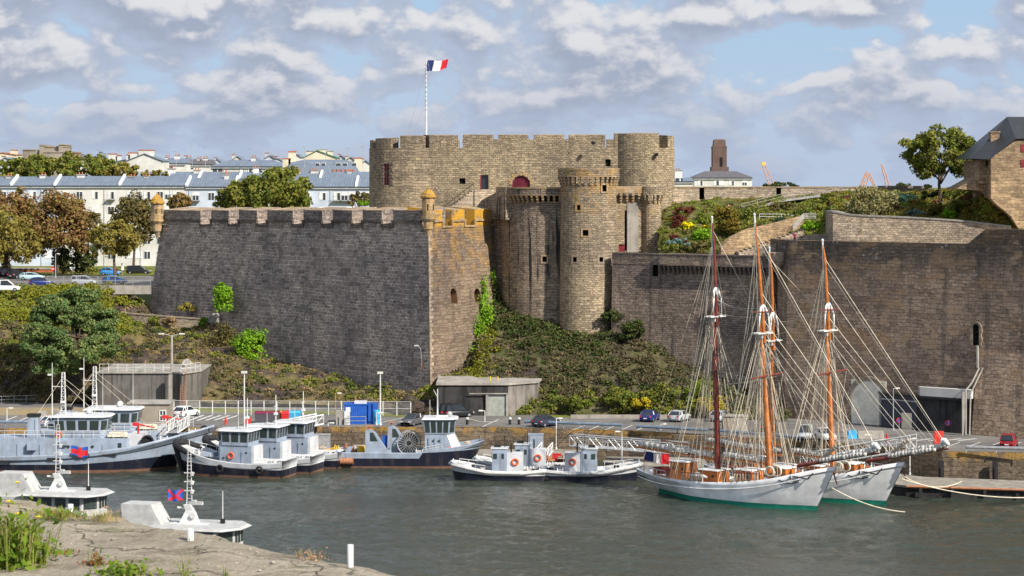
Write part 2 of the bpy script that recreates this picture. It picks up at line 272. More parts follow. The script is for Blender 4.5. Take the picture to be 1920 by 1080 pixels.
for k,c in dict(car_white=(.75,.76,.77),car_silver=(.42,.45,.48),car_grey=(.09,.085,.10),car_black=(.015,.017,.02),car_blue=(.015,.03,.16),car_red=(.25,.012,.02),car_pale=(.45,.62,.66),car_sky=(.05,.25,.60),car_dark=(.03,.035,.06)).items(): M[k]=simple(k.replace('_',' '),c,.25,0,.05,spec=.6)
L_={}
def LM(k,*a,**kw): M[k]=leafmat('leaves '+k,*a,**kw)
LM('autumn',(.19,.10,.045),(.34,.20,.08),(.22,.20,.05),.45); LM('olive',(.19,.16,.035),(.40,.31,.08),(.17,.20,.035),.3); LM('dkolive',(.07,.075,.028),(.21,.175,.06),(.24,.14,.05),.2)
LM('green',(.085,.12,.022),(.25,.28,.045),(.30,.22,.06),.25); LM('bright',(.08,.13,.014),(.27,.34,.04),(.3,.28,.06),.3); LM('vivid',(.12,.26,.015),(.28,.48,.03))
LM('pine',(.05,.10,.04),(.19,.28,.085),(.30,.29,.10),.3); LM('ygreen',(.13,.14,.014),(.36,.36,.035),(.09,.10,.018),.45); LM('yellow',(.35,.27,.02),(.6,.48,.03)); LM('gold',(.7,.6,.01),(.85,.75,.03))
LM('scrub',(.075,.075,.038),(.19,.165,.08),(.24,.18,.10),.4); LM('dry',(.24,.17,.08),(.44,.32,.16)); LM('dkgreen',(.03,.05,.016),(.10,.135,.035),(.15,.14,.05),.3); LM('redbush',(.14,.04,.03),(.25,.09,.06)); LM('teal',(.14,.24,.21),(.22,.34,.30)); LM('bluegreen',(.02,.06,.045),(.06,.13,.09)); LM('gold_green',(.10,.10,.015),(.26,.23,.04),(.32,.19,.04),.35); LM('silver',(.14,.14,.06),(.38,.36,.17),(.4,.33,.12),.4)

LM('bramble',(.075,.06,.038),(.19,.145,.085),(.08,.10,.035),.5); LM('weed',(.075,.14,.012),(.20,.30,.03),(.30,.22,.05),.15,trans=.35,big=6); LM('grassy',(.16,.22,.03),(.36,.38,.10),(.45,.36,.18),.35,big=8); LM('straw',(.38,.28,.13),(.55,.44,.24)); LM('russet',(.20,.07,.03),(.34,.16,.06))
# ---------------------------------------------------------------- mesh builder
class MB:
    def __init__(s): s.v=[]; s.f=[]; s.uv=[]; s.mi=[]
    def poly(s,pts,uv=None,m=0):
        pts=[Vector(p) for p in pts]
        if uv is None:
            n=Vector((0,0,0))
            for i in range(len(pts)):
                a=pts[i]; b=pts[(i+1)%len(pts)]
                n+=a.cross(b)
            if n.length>1e-12: n.normalize()
            if abs(n.z)<.85:
                tx=Vector((-n.y,n.x,0)); tx.normalize() if tx.length>0 else None
                uv=[(p.dot(tx),p.z) for p in pts]
            else: uv=[(p.x,p.y) for p in pts]
        k=len(s.v); s.v+= [tuple(p) for p in pts]; s.f.append(tuple(range(k,k+len(pts)))); s.uv+=list(uv); s.mi.append(m)
    def box(s,c,sz,m=0,rz=0.0,top=None):
        """box centred in x,y on c with its base at c.z; top = scale of the top face"""
        cx,cy,cz=c; a,b,h=sz[0]/2,sz[1]/2,sz[2]; t=top or (1,1); cs,sn=math.cos(rz),math.sin(rz)
        def q(x,y,z): return (cx+x*cs-y*sn,cy+x*sn+y*cs,cz+z)
        B=[q(-a,-b,0),q(a,-b,0),q(a,b,0),q(-a,b,0)]; T=[q(-a*t[0],-b*t[1],h),q(a*t[0],-b*t[1],h),q(a*t[0],b*t[1],h),q(-a*t[0],b*t[1],h)]
        s.loft([B,T],m,True,True)
    def bx(s,x0,x1,y0,y1,z0,z1,m=0): s.box(((x0+x1)/2,(y0+y1)/2,z0),(x1-x0,y1-y0,z1-z0),m)
    def loft(s,rings,m=0,cap0=False,cap1=False,closed=True,us=None):
        n=len(rings[0]); k=n if closed else n-1
        if us is None:
            us=[0.0]
            for i in range(n): us.append(us[-1]+(Vector(rings[0][(i+1)%n])-Vector(rings[0][i])).length)
        for j in range(len(rings)-1):
            A,B=rings[j],rings[j+1]
            for i in range(k):
                i2=(i+1)%n
                s.poly([A[i],A[i2],B[i2],B[i]],[(us[i],A[i][2]),(us[i+1],A[i2][2]),(us[i+1],B[i2][2]),(us[i],B[i][2])],m[j] if isinstance(m,list) else m)
        mm=m if not isinstance(m,list) else m[-1]
        if cap0: s.poly(list(reversed(rings[0])),None,m if not isinstance(m,list) else m[0])
        if cap1: s.poly(rings[-1],None,mm)
    def prism(s,pl,z0,z1,m=0,top=None,cap0=True,mt=None):
        top=top or pl
        s.loft([[(p[0],p[1],z0) for p in pl],[(p[0],p[1],z1) for p in top]],m,cap0,False)
        s.poly([(p[0],p[1],z1) for p in top],None,mt if mt is not None else m)
    def tube(s,a,b,r,r2=None,n=5,m=0,cap=True):
        a=Vector(a); b=Vector(b); r2=r if r2 is None else r2
        d=b-a
        if d.length<1e-6: return
        d.normalize(); e=Vector((0,0,1)) if abs(d.z)<.9 else Vector((1,0,0)); p=d.cross(e).normalized(); q=d.cross(p)
        A=[tuple(a+(p*math.cos(2*math.pi*i/n)+q*math.sin(2*math.pi*i/n))*r) for i in range(n)]
        B=[tuple(b+(p*math.cos(2*math.pi*i/n)+q*math.sin(2*math.pi*i/n))*r2) for i in range(n)]
        s.loft([A,B],m,cap,cap)
    def pipe(s,pts,r,n=5,m=0):
        for i in range(len(pts)-1): s.tube(pts[i],pts[i+1],r if not isinstance(r,list) else r[i],r if not isinstance(r,list) else r[i+1],n,m)
    def rope(s,a,b,sag=0.0,r=.03,k=6,m=0,n=3):
        a=Vector(a); b=Vector(b)
        if sag==0: s.tube(a,b,r,r,n,m,False); return
        pts=[a.lerp(b,i/k)-Vector((0,0,sag*4*(i/k)*(1-i/k))) for i in range(k+1)]
        for i in range(k): s.tube(pts[i],pts[i+1],r,r,n,m,False)
    def lathe(s,c,prof,n=24,m=0,a0=0.0,a1=2*math.pi,cap0=False,cap1=False):
        full=abs(a1-a0-2*math.pi)<1e-6; k=n if full else n+1; rm=max(p[0] for p in prof)
        rings=[[(c[0]+r*math.cos(a0+(a1-a0)*i/n),c[1]+r*math.sin(a0+(a1-a0)*i/n),c[2]+z) for i in range(k)] for r,z in prof]
        us=[rm*(a1-a0)*i/n for i in range(k+1)]
        s.loft(rings,m,cap0,cap1,full,us)
    def torus(s,c,R_,r,ax='y',n=16,k=6,m=0):
        rings=[]
        for i in range(n+1):
            a=2*math.pi*i/n; ring=[]
            for j in range(k):
                b=2*math.pi*j/k; rr=R_+r*math.cos(b); h=r*math.sin(b)
                if ax=='y': q=(rr*math.cos(a),h,rr*math.sin(a))
                elif ax=='x': q=(h,rr*math.cos(a),rr*math.sin(a))
                else: q=(rr*math.cos(a),rr*math.sin(a),h)
                ring.append((c[0]+q[0],c[1]+q[1],c[2]+q[2]))
            rings.append(ring)
        s.loft(rings,m)
    def disc(s,c,R_,ax='y',h=.1,n=16,m=0):
        a,b=Vector(c),Vector(c); e={'x':Vector((1,0,0)),'y':Vector((0,1,0)),'z':Vector((0,0,1))}[ax]*h/2
        s.tube(a-e,b+e,R_,R_,n,m)
    def xf(s,mat): s.v=[tuple(mat@Vector(p)) for p in s.v]; return s
    def add(s,o):
        k=len(s.v); s.v+=o.v; s.f+=[tuple(i+k for i in f) for f in o.f]; s.uv+=o.uv; s.mi+=o.mi; return s
    def build(s,name,mats,parent=None,smooth=False,world=False,solid=0.0):
        me=bpy.data.meshes.new(name)
        off=parent.location if (parent is not None and world) else Vector((0,0,0))
        if parent is not None and world and parent.parent: off=off+parent.parent.location
        me.from_pydata([(x-off[0],y-off[1],z-off[2]) for x,y,z in s.v],[],s.f)
        ul=me.uv_layers.new(name='UVMap'); ul.data.foreach_set('uv',[c for p in s.uv for c in p])
        if not isinstance(mats,(list,tuple)): mats=[mats]
        for q in mats: me.materials.append(M[q] if isinstance(q,str) else q)
        me.polygons.foreach_set('material_index',s.mi)
        if smooth: me.polygons.foreach_set('use_smooth',[True]*len(me.polygons))
        me.update()
        o=bpy.data.objects.new(name,me); COL.objects.link(o)
        if parent: o.parent=parent
        if smooth:
            md=o.modifiers.new('w','WELD'); md.merge_threshold=.0005
            try: me.set_sharp_from_angle(angle=R(35))
            except Exception: pass
        return o
def tag(o,label,cat,group=None,kind=None):
    o['label']=label; o['category']=cat
    if group: o['group']=group
    if kind: o['kind']=kind
    return o
def empty(name,loc,rz=0.0,label=None,cat=None,group=None):
    o=bpy.data.objects.new(name,None); COL.objects.link(o); o.location=loc; o.rotation_euler=(0,0,rz); o.empty_display_size=.1
    if label: tag(o,label,cat,group)
    return o
def struct(o): o['kind']='structure'; return o
def stuff(o): o['kind']='stuff'; return o
KIDS={}
def copy_tree(o,parent=None):
    c=o.copy(); COL.objects.link(c); c.parent=parent
    for ch in o.children: copy_tree(ch,c)
    return c
def dup(root,loc,rz,label,group=None,sc=None):
    c=copy_tree(root); c.location=loc; c.rotation_euler=(0,0,rz); c['label']=label
    if group: c['group']=group
    if sc: c.scale=sc
    return c
# ---------------------------------------------------------------- leaves
def leafquads(C,Nn,size,rng,aspect=.7,up=0.0):
    n=len(C); nn=Nn*.7+rng.normal(size=(n,3))*.6; nn[:,2]+=up
    nn/=np.linalg.norm(nn,axis=1)[:,None]+1e-9
    r=rng.normal(size=(n,3)); t=np.cross(nn,r); t/=np.linalg.norm(t,axis=1)[:,None]+1e-9; b=np.cross(nn,t)
    s=(size*(.55+.9*rng.random(n)))[:,None]*.5
    bend=nn*s*.35
    V=np.stack([C-t*s,C-b*s*aspect+bend,C+t*s,C+b*s*aspect+bend],axis=1)
    return V
def quadmesh(name,V,mat,parent=None,world=True):
    n=len(V); me=bpy.data.meshes.new(name); off=np.array(parent.location) if parent is not None and world else np.zeros(3)
    co=(V.reshape(-1,3)-off).astype(np.float32)
    me.vertices.add(n*4); me.vertices.foreach_set('co',co.ravel())
    me.loops.add(n*4); me.loops.foreach_set('vertex_index',np.arange(n*4,dtype=np.int32))
    me.polygons.add(n); me.polygons.foreach_set('loop_start',np.arange(0,n*4,4,dtype=np.int32)); 
    me.update(calc_edges=True); me.validate()
    me.materials.append(M[mat]); o=bpy.data.objects.new(name,me); COL.objects.link(o)
    if parent: o.parent=parent
    return o
def clumps(c,rad,nc,cr,per,size,seed,flat=.7,hollow=.55,cut=-.75,lump=.35):
    """leaf clumps spread through a crown: centre c, radii rad"""
    rng=np.random.default_rng(seed); d=rng.normal(size=(nc*3,3)); d/=np.linalg.norm(d,axis=1)[:,None]; d=d[d[:,2]>cut][:nc]; nc=len(d)
    lum=np.array([noise.noise(Vector(q)*1.7+Vector((seed,0,0))) for q in d]); rr=(hollow+(1-hollow)*rng.random(nc)**.5)*(1+lump*lum)
    cc=np.array(c)+d*rr[:,None]*np.array(rad)
    out=[]; sz=cr*(.6+.8*rng.random(nc))
    for i in range(nc):
        k=int(per*(.6+.8*rng.random())); e=rng.normal(size=(k,3)); e/=np.linalg.norm(e,axis=1)[:,None]; r=(.35+.65*rng.random(k)**.6)[:,None]
        pts=cc[i]+e*r*np.array((sz[i],sz[i],sz[i]*flat)); out.append(leafquads(pts,e*.5+d[i]*.3+np.array((0,0,.35)),size,rng))
    return np.concatenate(out),cc
def tree(name,px,pyc,rx,ry,d,zbase,mat,label,seed,nc=60,per=55,size=.55,cr=.30,trunkr=.3,bark='bark',group=None,depth=1.0,cat='tree',hollow=.5,lump=.4,limbs=7,flat=.7):
    c=P(px,pyc,d); RX=rx*d/F; RZ=ry*d/F
    e=empty(name,(c.x,c.y,zbase),0,label,cat,group)
    V,cc=clumps(c,(RX,RX*depth,RZ),nc,max(.3,min(RX,RZ)*cr),per,size,seed,hollow=hollow,lump=lump,flat=flat)
    quadmesh('crown',V,mat,e)
    mb=MB(); rnd=random.Random(seed); top=Vector((c.x,c.y,c.z-RZ*.25)); b=Vector((c.x,c.y,zbase))
    mid=b.lerp(top,.55)+Vector((rnd.uniform(-.3,.3),rnd.uniform(-.3,.3),0))
    mb.pipe([b,mid,top],[trunkr,trunkr*.75,trunkr*.45],7)
    for i in range(limbs):
        q=Vector(cc[rnd.randrange(len(cc))]); s0=b.lerp(top,rnd.uniform(.5,.95)); mb.pipe([s0,s0.lerp(q,.5)+Vector((0,0,.3)),q],[trunkr*.4,trunkr*.25,trunkr*.1],5)
    mb.build('trunk',bark,e,world=True)
    return e
def bush(name,px,py,rx,ry,d,mat,label,seed,n=900,size=.35,group=None,cat='shrub',lump=.4,nc=14,hollow=.35):
    c=P(px,py,d); RX=rx*d/F; RZ=ry*d/F
    V,_=clumps(c,(RX,RX*.8,RZ),nc,min(RX,RZ)*.5,n//nc,size,seed,hollow=hollow,cut=-.5,lump=lump)
    me=empty(name,(c.x,c.y,c.z-RZ)); o=quadmesh(name,V,mat,me); o.parent=None; o.location=me.location; bpy.data.objects.remove(me); o.name=name
    tag(o,label,cat,group); return o
# ================================================================ SETTING: water, quay, land
def water_sheet():
    xs=np.concatenate([[-2500,-400,-150],np.linspace(-85,85,440),[150,400,2500]]); ys=np.concatenate([[-300,0,120],np.linspace(180,300,330),[320,900]])
    Xg,Yg=np.meshgrid(xs,ys,indexing='ij'); rng=np.random.default_rng(4); Zg=np.zeros_like(Xg)
    for k in range(90):
        lam=.95*(6.5/.95)**(rng.random()**1.5); th=rng.normal(math.radians(62),.62); kk=2*math.pi/lam; ph=rng.random()*6.28; am=.0041*lam**.95
        w_=kk*(np.cos(th)*Xg+np.sin(th)*Yg)+ph+1.3*np.sin(Xg*.06*rng.random()+Yg*.05*rng.random()+ph); Zg+=am*(np.sin(w_)+.25*np.sin(2*w_+.6))
    gust=.66+.46*np.sin(Xg*.035+Yg*.09+1.0)*np.sin(Yg*.055-Xg*.012)+.18*np.sin(Xg*.11-Yg*.17)
    edge=np.clip((88-np.abs(Xg))/6,0,1)*np.clip((Yg-178)/6,0,1); Zg*=gust*edge
    n,m_=Xg.shape; co=np.stack([Xg,Yg,Zg],-1).reshape(-1,3).astype(np.float32); i=np.arange(n-1)[:,None]*m_+np.arange(m_-1)[None,:]
    q=np.stack([i,i+m_,i+m_+1,i+1],-1).reshape(-1,4).astype(np.int32); me=bpy.data.meshes.new('water'); me.vertices.add(len(co)); me.vertices.foreach_set('co',co.ravel()); me.loops.add(q.size); me.loops.foreach_set('vertex_index',q.ravel()); me.polygons.add(len(q)); me.polygons.foreach_set('loop_start',np.arange(0,q.size,4,dtype=np.int32)); me.polygons.foreach_set('use_smooth',np.ones(len(q),bool)); me.update(calc_edges=True); me.materials.append(M['water'])
    o=bpy.data.objects.new('water',me); COL.objects.link(o); return struct(o)
water_sheet()
# quay edge in plan, left to right
QE=[(-400,297),(-70,297),(-22,299),(-2,299),(15,295),(35.7,284),(51,272),(64,270),(400,262)]
mb=MB(); top=[(x,y) for x,y in QE]+[(400,420),(-400,420)]
mb.poly([(x,y,4.0) for x,y in top]); struct(mb.build('quay_ground','asph'))
mb=MB(); us=0
for (a,b) in zip(QE[:-1],QE[1:]):
    l=math.dist(a,b); mb.poly([(a[0],a[1],-3),(b[0],b[1],-3),(b[0],b[1],3.995),(a[0],a[1],3.995)],[(us,-3),(us+l,-3),(us+l,4),(us,4)]); us+=l
struct(mb.build('quay_wall','quay'))
class Path:
    def __init__(s,pts):
        s.p=[Vector((a[0],a[1])) for a in pts]; s.c=[0]
        for a,b in zip(s.p[:-1],s.p[1:]): s.c.append(s.c[-1]+(b-a).length)
        s.L=s.c[-1]
    def seg(s,t):
        for i in range(len(s.p)-1):
            if t<=s.c[i+1]+1e-9: return i
        return len(s.p)-2
    def nrm(s,i):
        d=s.p[i+1]-s.p[i]; d.normalize(); return Vector((d.y,-d.x))
    def at(s,t):
        i=s.seg(t); a=s.p[i]; d=(s.p[i+1]-a).normalized(); q=a+d*(t-s.c[i]); n=s.nrm(i)
        for j in range(1,len(s.p)-1):
            if abs(t-s.c[j])<3e-3:
                n1,n2=s.nrm(j-1),s.nrm(j); n=(n1+n2); n.normalize(); n=n/max(.4,n.dot(n1)); break
        return q,n
    def spx(s,px):
        k=(px-960)/F; best=None
        for i in range(len(s.p)-1):
            a,b=s.p[i],s.p[i+1]; fa=a.x-k*a.y; fb=b.x-k*b.y
            if fa<=0<=fb or (fb<0<fa):
                t=fa/(fa-fb); v=s.c[i]+t*(s.c[i+1]-s.c[i]); yy=a.y+t*(b.y-a.y)
                if best is None or yy<best[1]: best=(v,yy)
        if best is None: raise ValueError('px %s not on path'%px)
        return best[0]
def strip(mb,pa,s0,s1,tin,z0,z1,m=0,mt=None,bat=0.0,dz=0.0,out=0.0,caps=True):
    z0f=z0 if callable(z0) else (lambda t:z0); z1f=z1 if callable(z1) else (lambda t:z1)
    sv=[s0]+[c for c in pa.c if s0+1e-4<c<s1-1e-4]+[s1]; mt=m if mt is None else mt; R_=[]
    for t in sv:
        p,n=pa.at(t); a,b=z0f(t),z1f(t); q=lambda k,z:(p.x+n.x*k,p.y+n.y*k,z)
        R_.append((t,q(out+bat*(b-a),a),q(out,b),q(-tin,b+dz),q(-tin,a)))
    for A,B in zip(R_[:-1],R_[1:]):
        ta,tb=A[0],B[0]
        mb.poly([A[1],B[1],B[2],A[2]],[(ta,A[1][2]),(tb,B[1][2]),(tb,B[2][2]),(ta,A[2][2])],m)
        mb.poly([A[2],B[2],B[3],A[3]],[(ta,0),(tb,0),(tb,tin),(ta,tin)],mt)
        mb.poly([A[3],B[3],B[4],A[4]],[(ta,A[3][2]),(tb,B[3][2]),(tb,B[4][2]),(ta,A[4][2])],m)
        mb.poly([A[4],B[4],B[1],A[1]],None,m)
    if caps:
        A=R_[0]; mb.poly([A[4],A[1],A[2],A[3]],None,m); A=R_[-1]; mb.poly([A[1],A[4],A[3],A[2]],None,m)
def weld(o):
    import bmesh
    bm=bmesh.new(); bm.from_mesh(o.data); bmesh.ops.remove_doubles(bm,verts=bm.verts,dist=.0008); bmesh.ops.recalc_face_normals(bm,faces=bm.faces); bm.to_mesh(o.data); bm.free()
def arch(w,h,c,n,dep,m=0,k=8,flat=False):
    """arched prism: width w, height h, foot centre c on the wall face, outward normal n, reaching dep in and .6 out"""
    n=Vector((n[0],n[1],0)).normalized(); t=Vector((-n.y,n.x,0)); r=w/2; pr=[(-r,0),(r,0)]
    if flat: pr+=[(r,h),(-r,h)]
    else: pr+=[(r*math.cos(math.pi*i/k),h-r+r*math.sin(math.pi*i/k)) for i in range(k+1)]
    A=[tuple(Vector(c)+t*x+Vector((0,0,z))-n*dep) for x,z in pr]; B=[tuple(Vector(c)+t*x+Vector((0,0,z))+n*1.2) for x,z in pr]
    mb=MB(); mb.loft([A,B],m,True,True); return mb
def cut(o,cutters):
    weld(o)
    for mb in cutters:
        c=mb.build('cutter',[m_ for m_ in o.data.materials]); weld(c)
        c.location=-(o.parent.location if o.parent else Vector((0,0,0))); 
        par=o.parent; o.parent=None
        md=o.modifiers.new('b','BOOLEAN'); md.operation='DIFFERENCE'; md.solver='EXACT'; md.object=c
        bpy.context.view_layer.update(); dg=bpy.context.evaluated_depsgraph_get(); me=bpy.data.meshes.new_from_object(o.evaluated_get(dg)); o.modifiers.clear()
        if len(me.polygons)>3: o.data=me
        bpy.data.objects.remove(c); o.parent=par
# ================================================================ THE CASTLE
def corbels(mb,pa,s0,s1,sp,ztop,h,proj,wd=.42,m=0):
    n=max(1,round((s1-s0)/sp))
    for i in range(n+1):
        t=s0+(s1-s0)*i/n; p,nn=pa.at(t); rz=math.atan2(nn.y,nn.x)
        for j in range(3):
            pr=proj*(1-j*.30); zz=ztop-h*(j+1)/3
            q=p+nn*(pr/2-.1); mb.box((q.x,q.y,zz),(pr+.2,wd*(1-.06*j),h/3-.02*(j>0)),m,rz)
# ---- the great bastion
bx0,by0=-11.97,328.0; t=72.5; L1=(bx0-.643*t,by0+.766*t)
BP=Path([(L1[0]+9,L1[1]+30),L1,(bx0,by0),(-2.2,345.2)])
sL,sF=BP.c[1],BP.c[2]
def zc(s): return 30.25 if s>=sF else lerp(30.25,29.55,min(1,(sF-s)/72.5))
bas=empty('bastion',(bx0,by0,4),0,'great dark stone bastion with notched parapet, sheer shaded flank and corner turrets','fortification')
mb=MB(); strip(mb,BP,0,sF-.001,5,1.0,lambda s:zc(s)-.75,0,bat=.13); o=mb.build('shaded_wall',['bastion','void'],bas,world=True)
o['label']='shaded dark wall face'
mb=MB(); strip(mb,BP,sF,BP.L,5,1.0,lambda s:zc(s)-.75,0,bat=.13)
o=mb.build('sunlit_wall',['flank','warm_void'],bas,world=True)
def onbat(pa,px,py,ztop,bat,zb=1.0,it=4):
    s=pa.spx(px); d=pa.at(s)[0].y
    for _ in range(it):
        z=Z(py,d); p,n=pa.at(s); q=p+n*(bat*(ztop-z)); s+= -(q.x/q.y*F+960-px)*q.y/F*.7; s=max(0,min(pa.L,s)); d=q.y
    p,n=pa.at(s); z=Z(py,d); q=p+n*(bat*(ztop-z)); return Vector((q.x,q.y,z)),n
cs=[]; fr=MB()
for px,py,w_,h_ in ((850,569,1.75,2.2),(894,566,1.8,2.0),(887,680,1.05,2.3)):
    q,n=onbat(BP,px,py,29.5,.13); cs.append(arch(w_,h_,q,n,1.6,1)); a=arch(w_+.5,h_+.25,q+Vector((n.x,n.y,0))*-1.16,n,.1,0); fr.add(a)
f2=fr.build('window_surround',['quoin','void'],bas,world=True); cut(f2,[arch(c_[0],c_[1],q_,n_,3,1) for c_,q_,n_ in []])
cut(o,cs); bpy.data.objects.remove(f2)
# merlons and stepped cordon
ML=[(304,376),(396,429),(448,482),(501,549),(569,604),(624,660),(680,716),(737,788)]
MF=[(815,829),(847,871),(890,921)]
def merlon(pa,s0,s1,tin,z0,z1,mats,par,dz=.0,out=0.0,name='merlon'):
    mb=MB(); mid=(s0+s1)/2; zz0=z0(mid) if callable(z0) else z0; zz1=z1(mid) if callable(z1) else z1
    strip(mb,pa,s0,s1,tin,zz0,zz1,0,1,dz=dz,out=out); return mb.build(name,mats,par,world=True)
cor=MB(); prev=sL-4
for i,(a,b) in enumerate(ML):
    s0,s1=BP.spx(a),BP.spx(b)
    if i==0: s0=sL+.1
    merlon(BP,s0,s1,4.6,lambda s:zc(s)-.74,lambda s:zc(s)+1.62,['bastion','coping'],bas,.45)
    strip(cor,BP,s0-.2,s1+.2,.1,zc(s0)-.12,zc(s0)+.16,0,out=.22)
    if i>0:
        strip(cor,BP,prev-.2,s0+.2,.1,zc(s0)-.95,zc(s0)-.70,0,out=.22)
        for q in (prev,s0): strip(cor,BP,q-.14,q+.14,.1,zc(s0)-.72,zc(s0)-.1,0,out=.21)
    prev=s1
cor.build('cordon',['dcop'],bas,world=True)
cor=MB(); prev=None
for i,(a,b) in enumerate(MF):
    s0,s1=BP.spx(a),BP.spx(b); merlon(BP,s0,s1,4.6,lambda s:zc(s)-.74,lambda s:zc(s)+1.62,['lichen','coping'],bas,.45)
    strip(cor,BP,s0-.15,s1+.15,.1,zc(s0)-.12,zc(s0)+.16,0,out=.22)
    if prev:
        strip(cor,BP,prev-.2,s0+.2,.1,zc(s0)-.95,zc(s0)-.70,0,out=.22)
        for q in (prev,s0): strip(cor,BP,q-.14,q+.14,.1,zc(s0)-.72,zc(s0)-.1,0,out=.21)
    prev=s1
strip(cor,BP,prev,BP.L,.1,zc(prev)-.95,zc(prev)-.70,0,out=.22)
cor.build('cordon',['quoin'],bas,world=True)
mb=MB()
z=4.0; i=0; pC,nC=BP.at(sF); dl=(BP.p[1]-BP.p[2]).normalized(); dr=(BP.p[3]-BP.p[2]).normalized()
while z<28.6:
    a,b=((.30,.55),(.42,1.0))[i%2]; h=.52; zt=29.5
    def cc_(zz,k,dd,o_=.05): return (pC.x+nC.x*(.13*(zt-zz)+o_)+dd.x*k,pC.y+nC.y*(.13*(zt-zz)+o_)+dd.y*k,zz)
    mb.poly([cc_(z,a,dl),cc_(z,0,dl),cc_(z+h,0,dl),cc_(z+h,a,dl)]); mb.poly([cc_(z,0,dr),cc_(z,b,dr),cc_(z+h,b,dr),cc_(z+h,0,dr)])
    z+=h+.02; i+=1
mb.build('quoins',['quoin'],bas,world=True)
mb=MB(); pl=[BP.at(t)[0]-BP.at(t)[1]*4.9 for t in (0,sL,sF,BP.L)]; mb.poly([(p.x,p.y,29.0) for p in pl]); mb.build('terrace',['concl'],bas,world=True)
def watch_turret(c,r,z0,z1,z2,zf,label_par):
    mb=MB(); mb.lathe((c[0],c[1],0),[(.15,zf),(r*.55,lerp(zf,z0,.35)),(r*.75,lerp(zf,z0,.4)),(r*.8,lerp(zf,z0,.75)),(r*1.25,z0-.25),(r*1.25,z0),(r*1.02,z0+.05),(r,z1-.1)],10,0)
    b_=mb.build('turret_body',['quoin'],label_par,world=True)
    mb=MB(); mb.lathe((c[0],c[1],0),[(r*1.05,z1-.1),(r*1.28,z1),(r*1.28,z1+.2),(r*1.05,z1+.35),(r*.92,lerp(z1,z2,.5)),(r*.5,lerp(z1,z2,.82)),(r*.18,z2-.15),(r*.22,z2),(.02,z2+.25)],10,0)
    mb.build('turret_cap',['cap'],label_par,world=True)
    mb=MB(); mb.box((c[0]-.02,c[1]-r*.97,lerp(z0,z1,.35)),(.16,.12,(z1-z0)*.32)); mb.box((c[0]+r*.8,c[1]-r*.55,lerp(z0,z1,.35)),(.16,.16,(z1-z0)*.32),0,.9); mb.build('loophole',['void'],b_,world=True)
tu=empty('corner_turret',(bx0,327.6,30),0,'stone watch turret with orange domed cap on the front bastion corner','turret')
watch_turret((X(803,327.6),327.6),.88,30.9,33.7,35.0,28.0,tu)
tu=empty('corner_turret',(L1[0],L1[1],29),0,'stone watch turret with orange cap at the far bastion end by the trees','turret')
watch_turret((X(295,383),383),1.02,29.6,32.3,33.8,26.4,tu)
# ---- keep
def arcp(cx,cy,r,a0,a1,n): return [(cx+r*math.cos(R(a0+(a1-a0)*i/n)),cy+r*math.sin(R(a0+(a1-a0)*i/n))) for i in range(n+1)]
kw=350.6; C1=(X(772,356.5),356.5); r1=6.6; C2=(X(1205,353.6),353.6); r2=4.9
a1=-math.degrees(math.acos(1)) 
ang1=math.degrees(math.asin(-(C1[1]-kw)/r1)) # where tower 1 meets the wall
A=arcp(C1[0],C1[1],r1,-180,ang1,22); ang2=180+math.degrees(math.asin((C2[1]-kw)/r2)); B=arcp(C2[0],C2[1],r2,ang2-360,5,22)
KP=Path([(A[0][0],C1[1]+22)]+A+[(b[0],b[1]) for b in B]+[(B[-1][0]+.05,C1[1]+22)])
kb=27.0
keep=empty('castle_keep',(0,352,kb),0,'massive brown stone keep with notched battlements carrying the flag pole','castle keep')
kz=lambda s:42.95
def sill(s):
    return 41.1
mb=MB(); strip(mb,KP,0,KP.L,3.0,19.0,41.1,0); ko=mb.build('keep_wall',['keep','void'],keep,world=True)
KM=[(693.5,700,42.35),(704,733,42.6),(750,798,42.95),(805,858,43.05),(868,925,43.1),(934,991,43.1),(1001,1058,43.1),(1067,1135,43.1),(1152,1236,43.3),(1252,1263.6,43.0)]
for k,(a,b,z) in enumerate(KM):
    s0,s1=KP.spx(a),KP.spx(b)
    m_=merlon(KP,s0,s1,2.4,41.09,z,['keep','coping'],keep,.12)
    if k==3: cut(m_,[arch(.95,1.25,(X(831,kw),kw,41.25),(0,-1),4)])
for k in range(9):   # far side of the parapet ring
    x0=X(720+k*58,kw)+2; mb=MB(); mb.bx(x0,x0+4.2,376,378,41.1,42.9,0); mb.build('merlon',['keep'],keep,world=True)
mb=MB(); mb.bx(C1[0]-6.5,C2[0]+4.8,376,378.5,24,41.08); mb.build('rear_wall',['keep'],keep,world=True)
mb=MB(); mb.bx(C1[0]-6,C2[0]+4.5,354,376,39.2,39.5); mb.build('roof_terrace',['concl'],keep,world=True)
def facepx(px,py,d): return P(px,py,d)
p1,n1=KP.at(KP.spx(724.5)); pc=(p1.x,p1.y,Z(347,p1.y))
cut(ko,[arch(1.15,3.3,pc,n1,.5,1,flat=True),arch(.9,.9,(X(867,kw),kw,Z(345,kw)),(0,-1),.5,1,flat=True),arch(1.15,2.2,(X(909,kw),kw,Z(355,kw)),(0,-1),.7,1,flat=True),arch(2.7,2.5,(X(977,kw),kw,Z(360,kw)),(0,-1),.5,1),arch(.8,1.1,(X(1140,kw),kw,Z(312,kw)),(0,-1),.5,1,flat=True)])
n3=Vector((n1.x,n1.y,0)); rz1=math.atan2(n1.y,n1.x)+math.pi/2
w1=empty('x',pc); 
mb=MB(); q=Vector(pc)-n3*.30; mb.box((q.x,q.y,q.z),(1.1,.1,3.2),0,rz1); wn=mb.build('red_window',['red_wood'],keep,world=True)
mb=MB(); q=Vector(pc)-n3*.12; mb.box((q.x,q.y,q.z),(.13,.12,3.3),0,rz1); mb.box((q.x,q.y,q.z+1.9),(1.2,.10,.13),0,rz1)
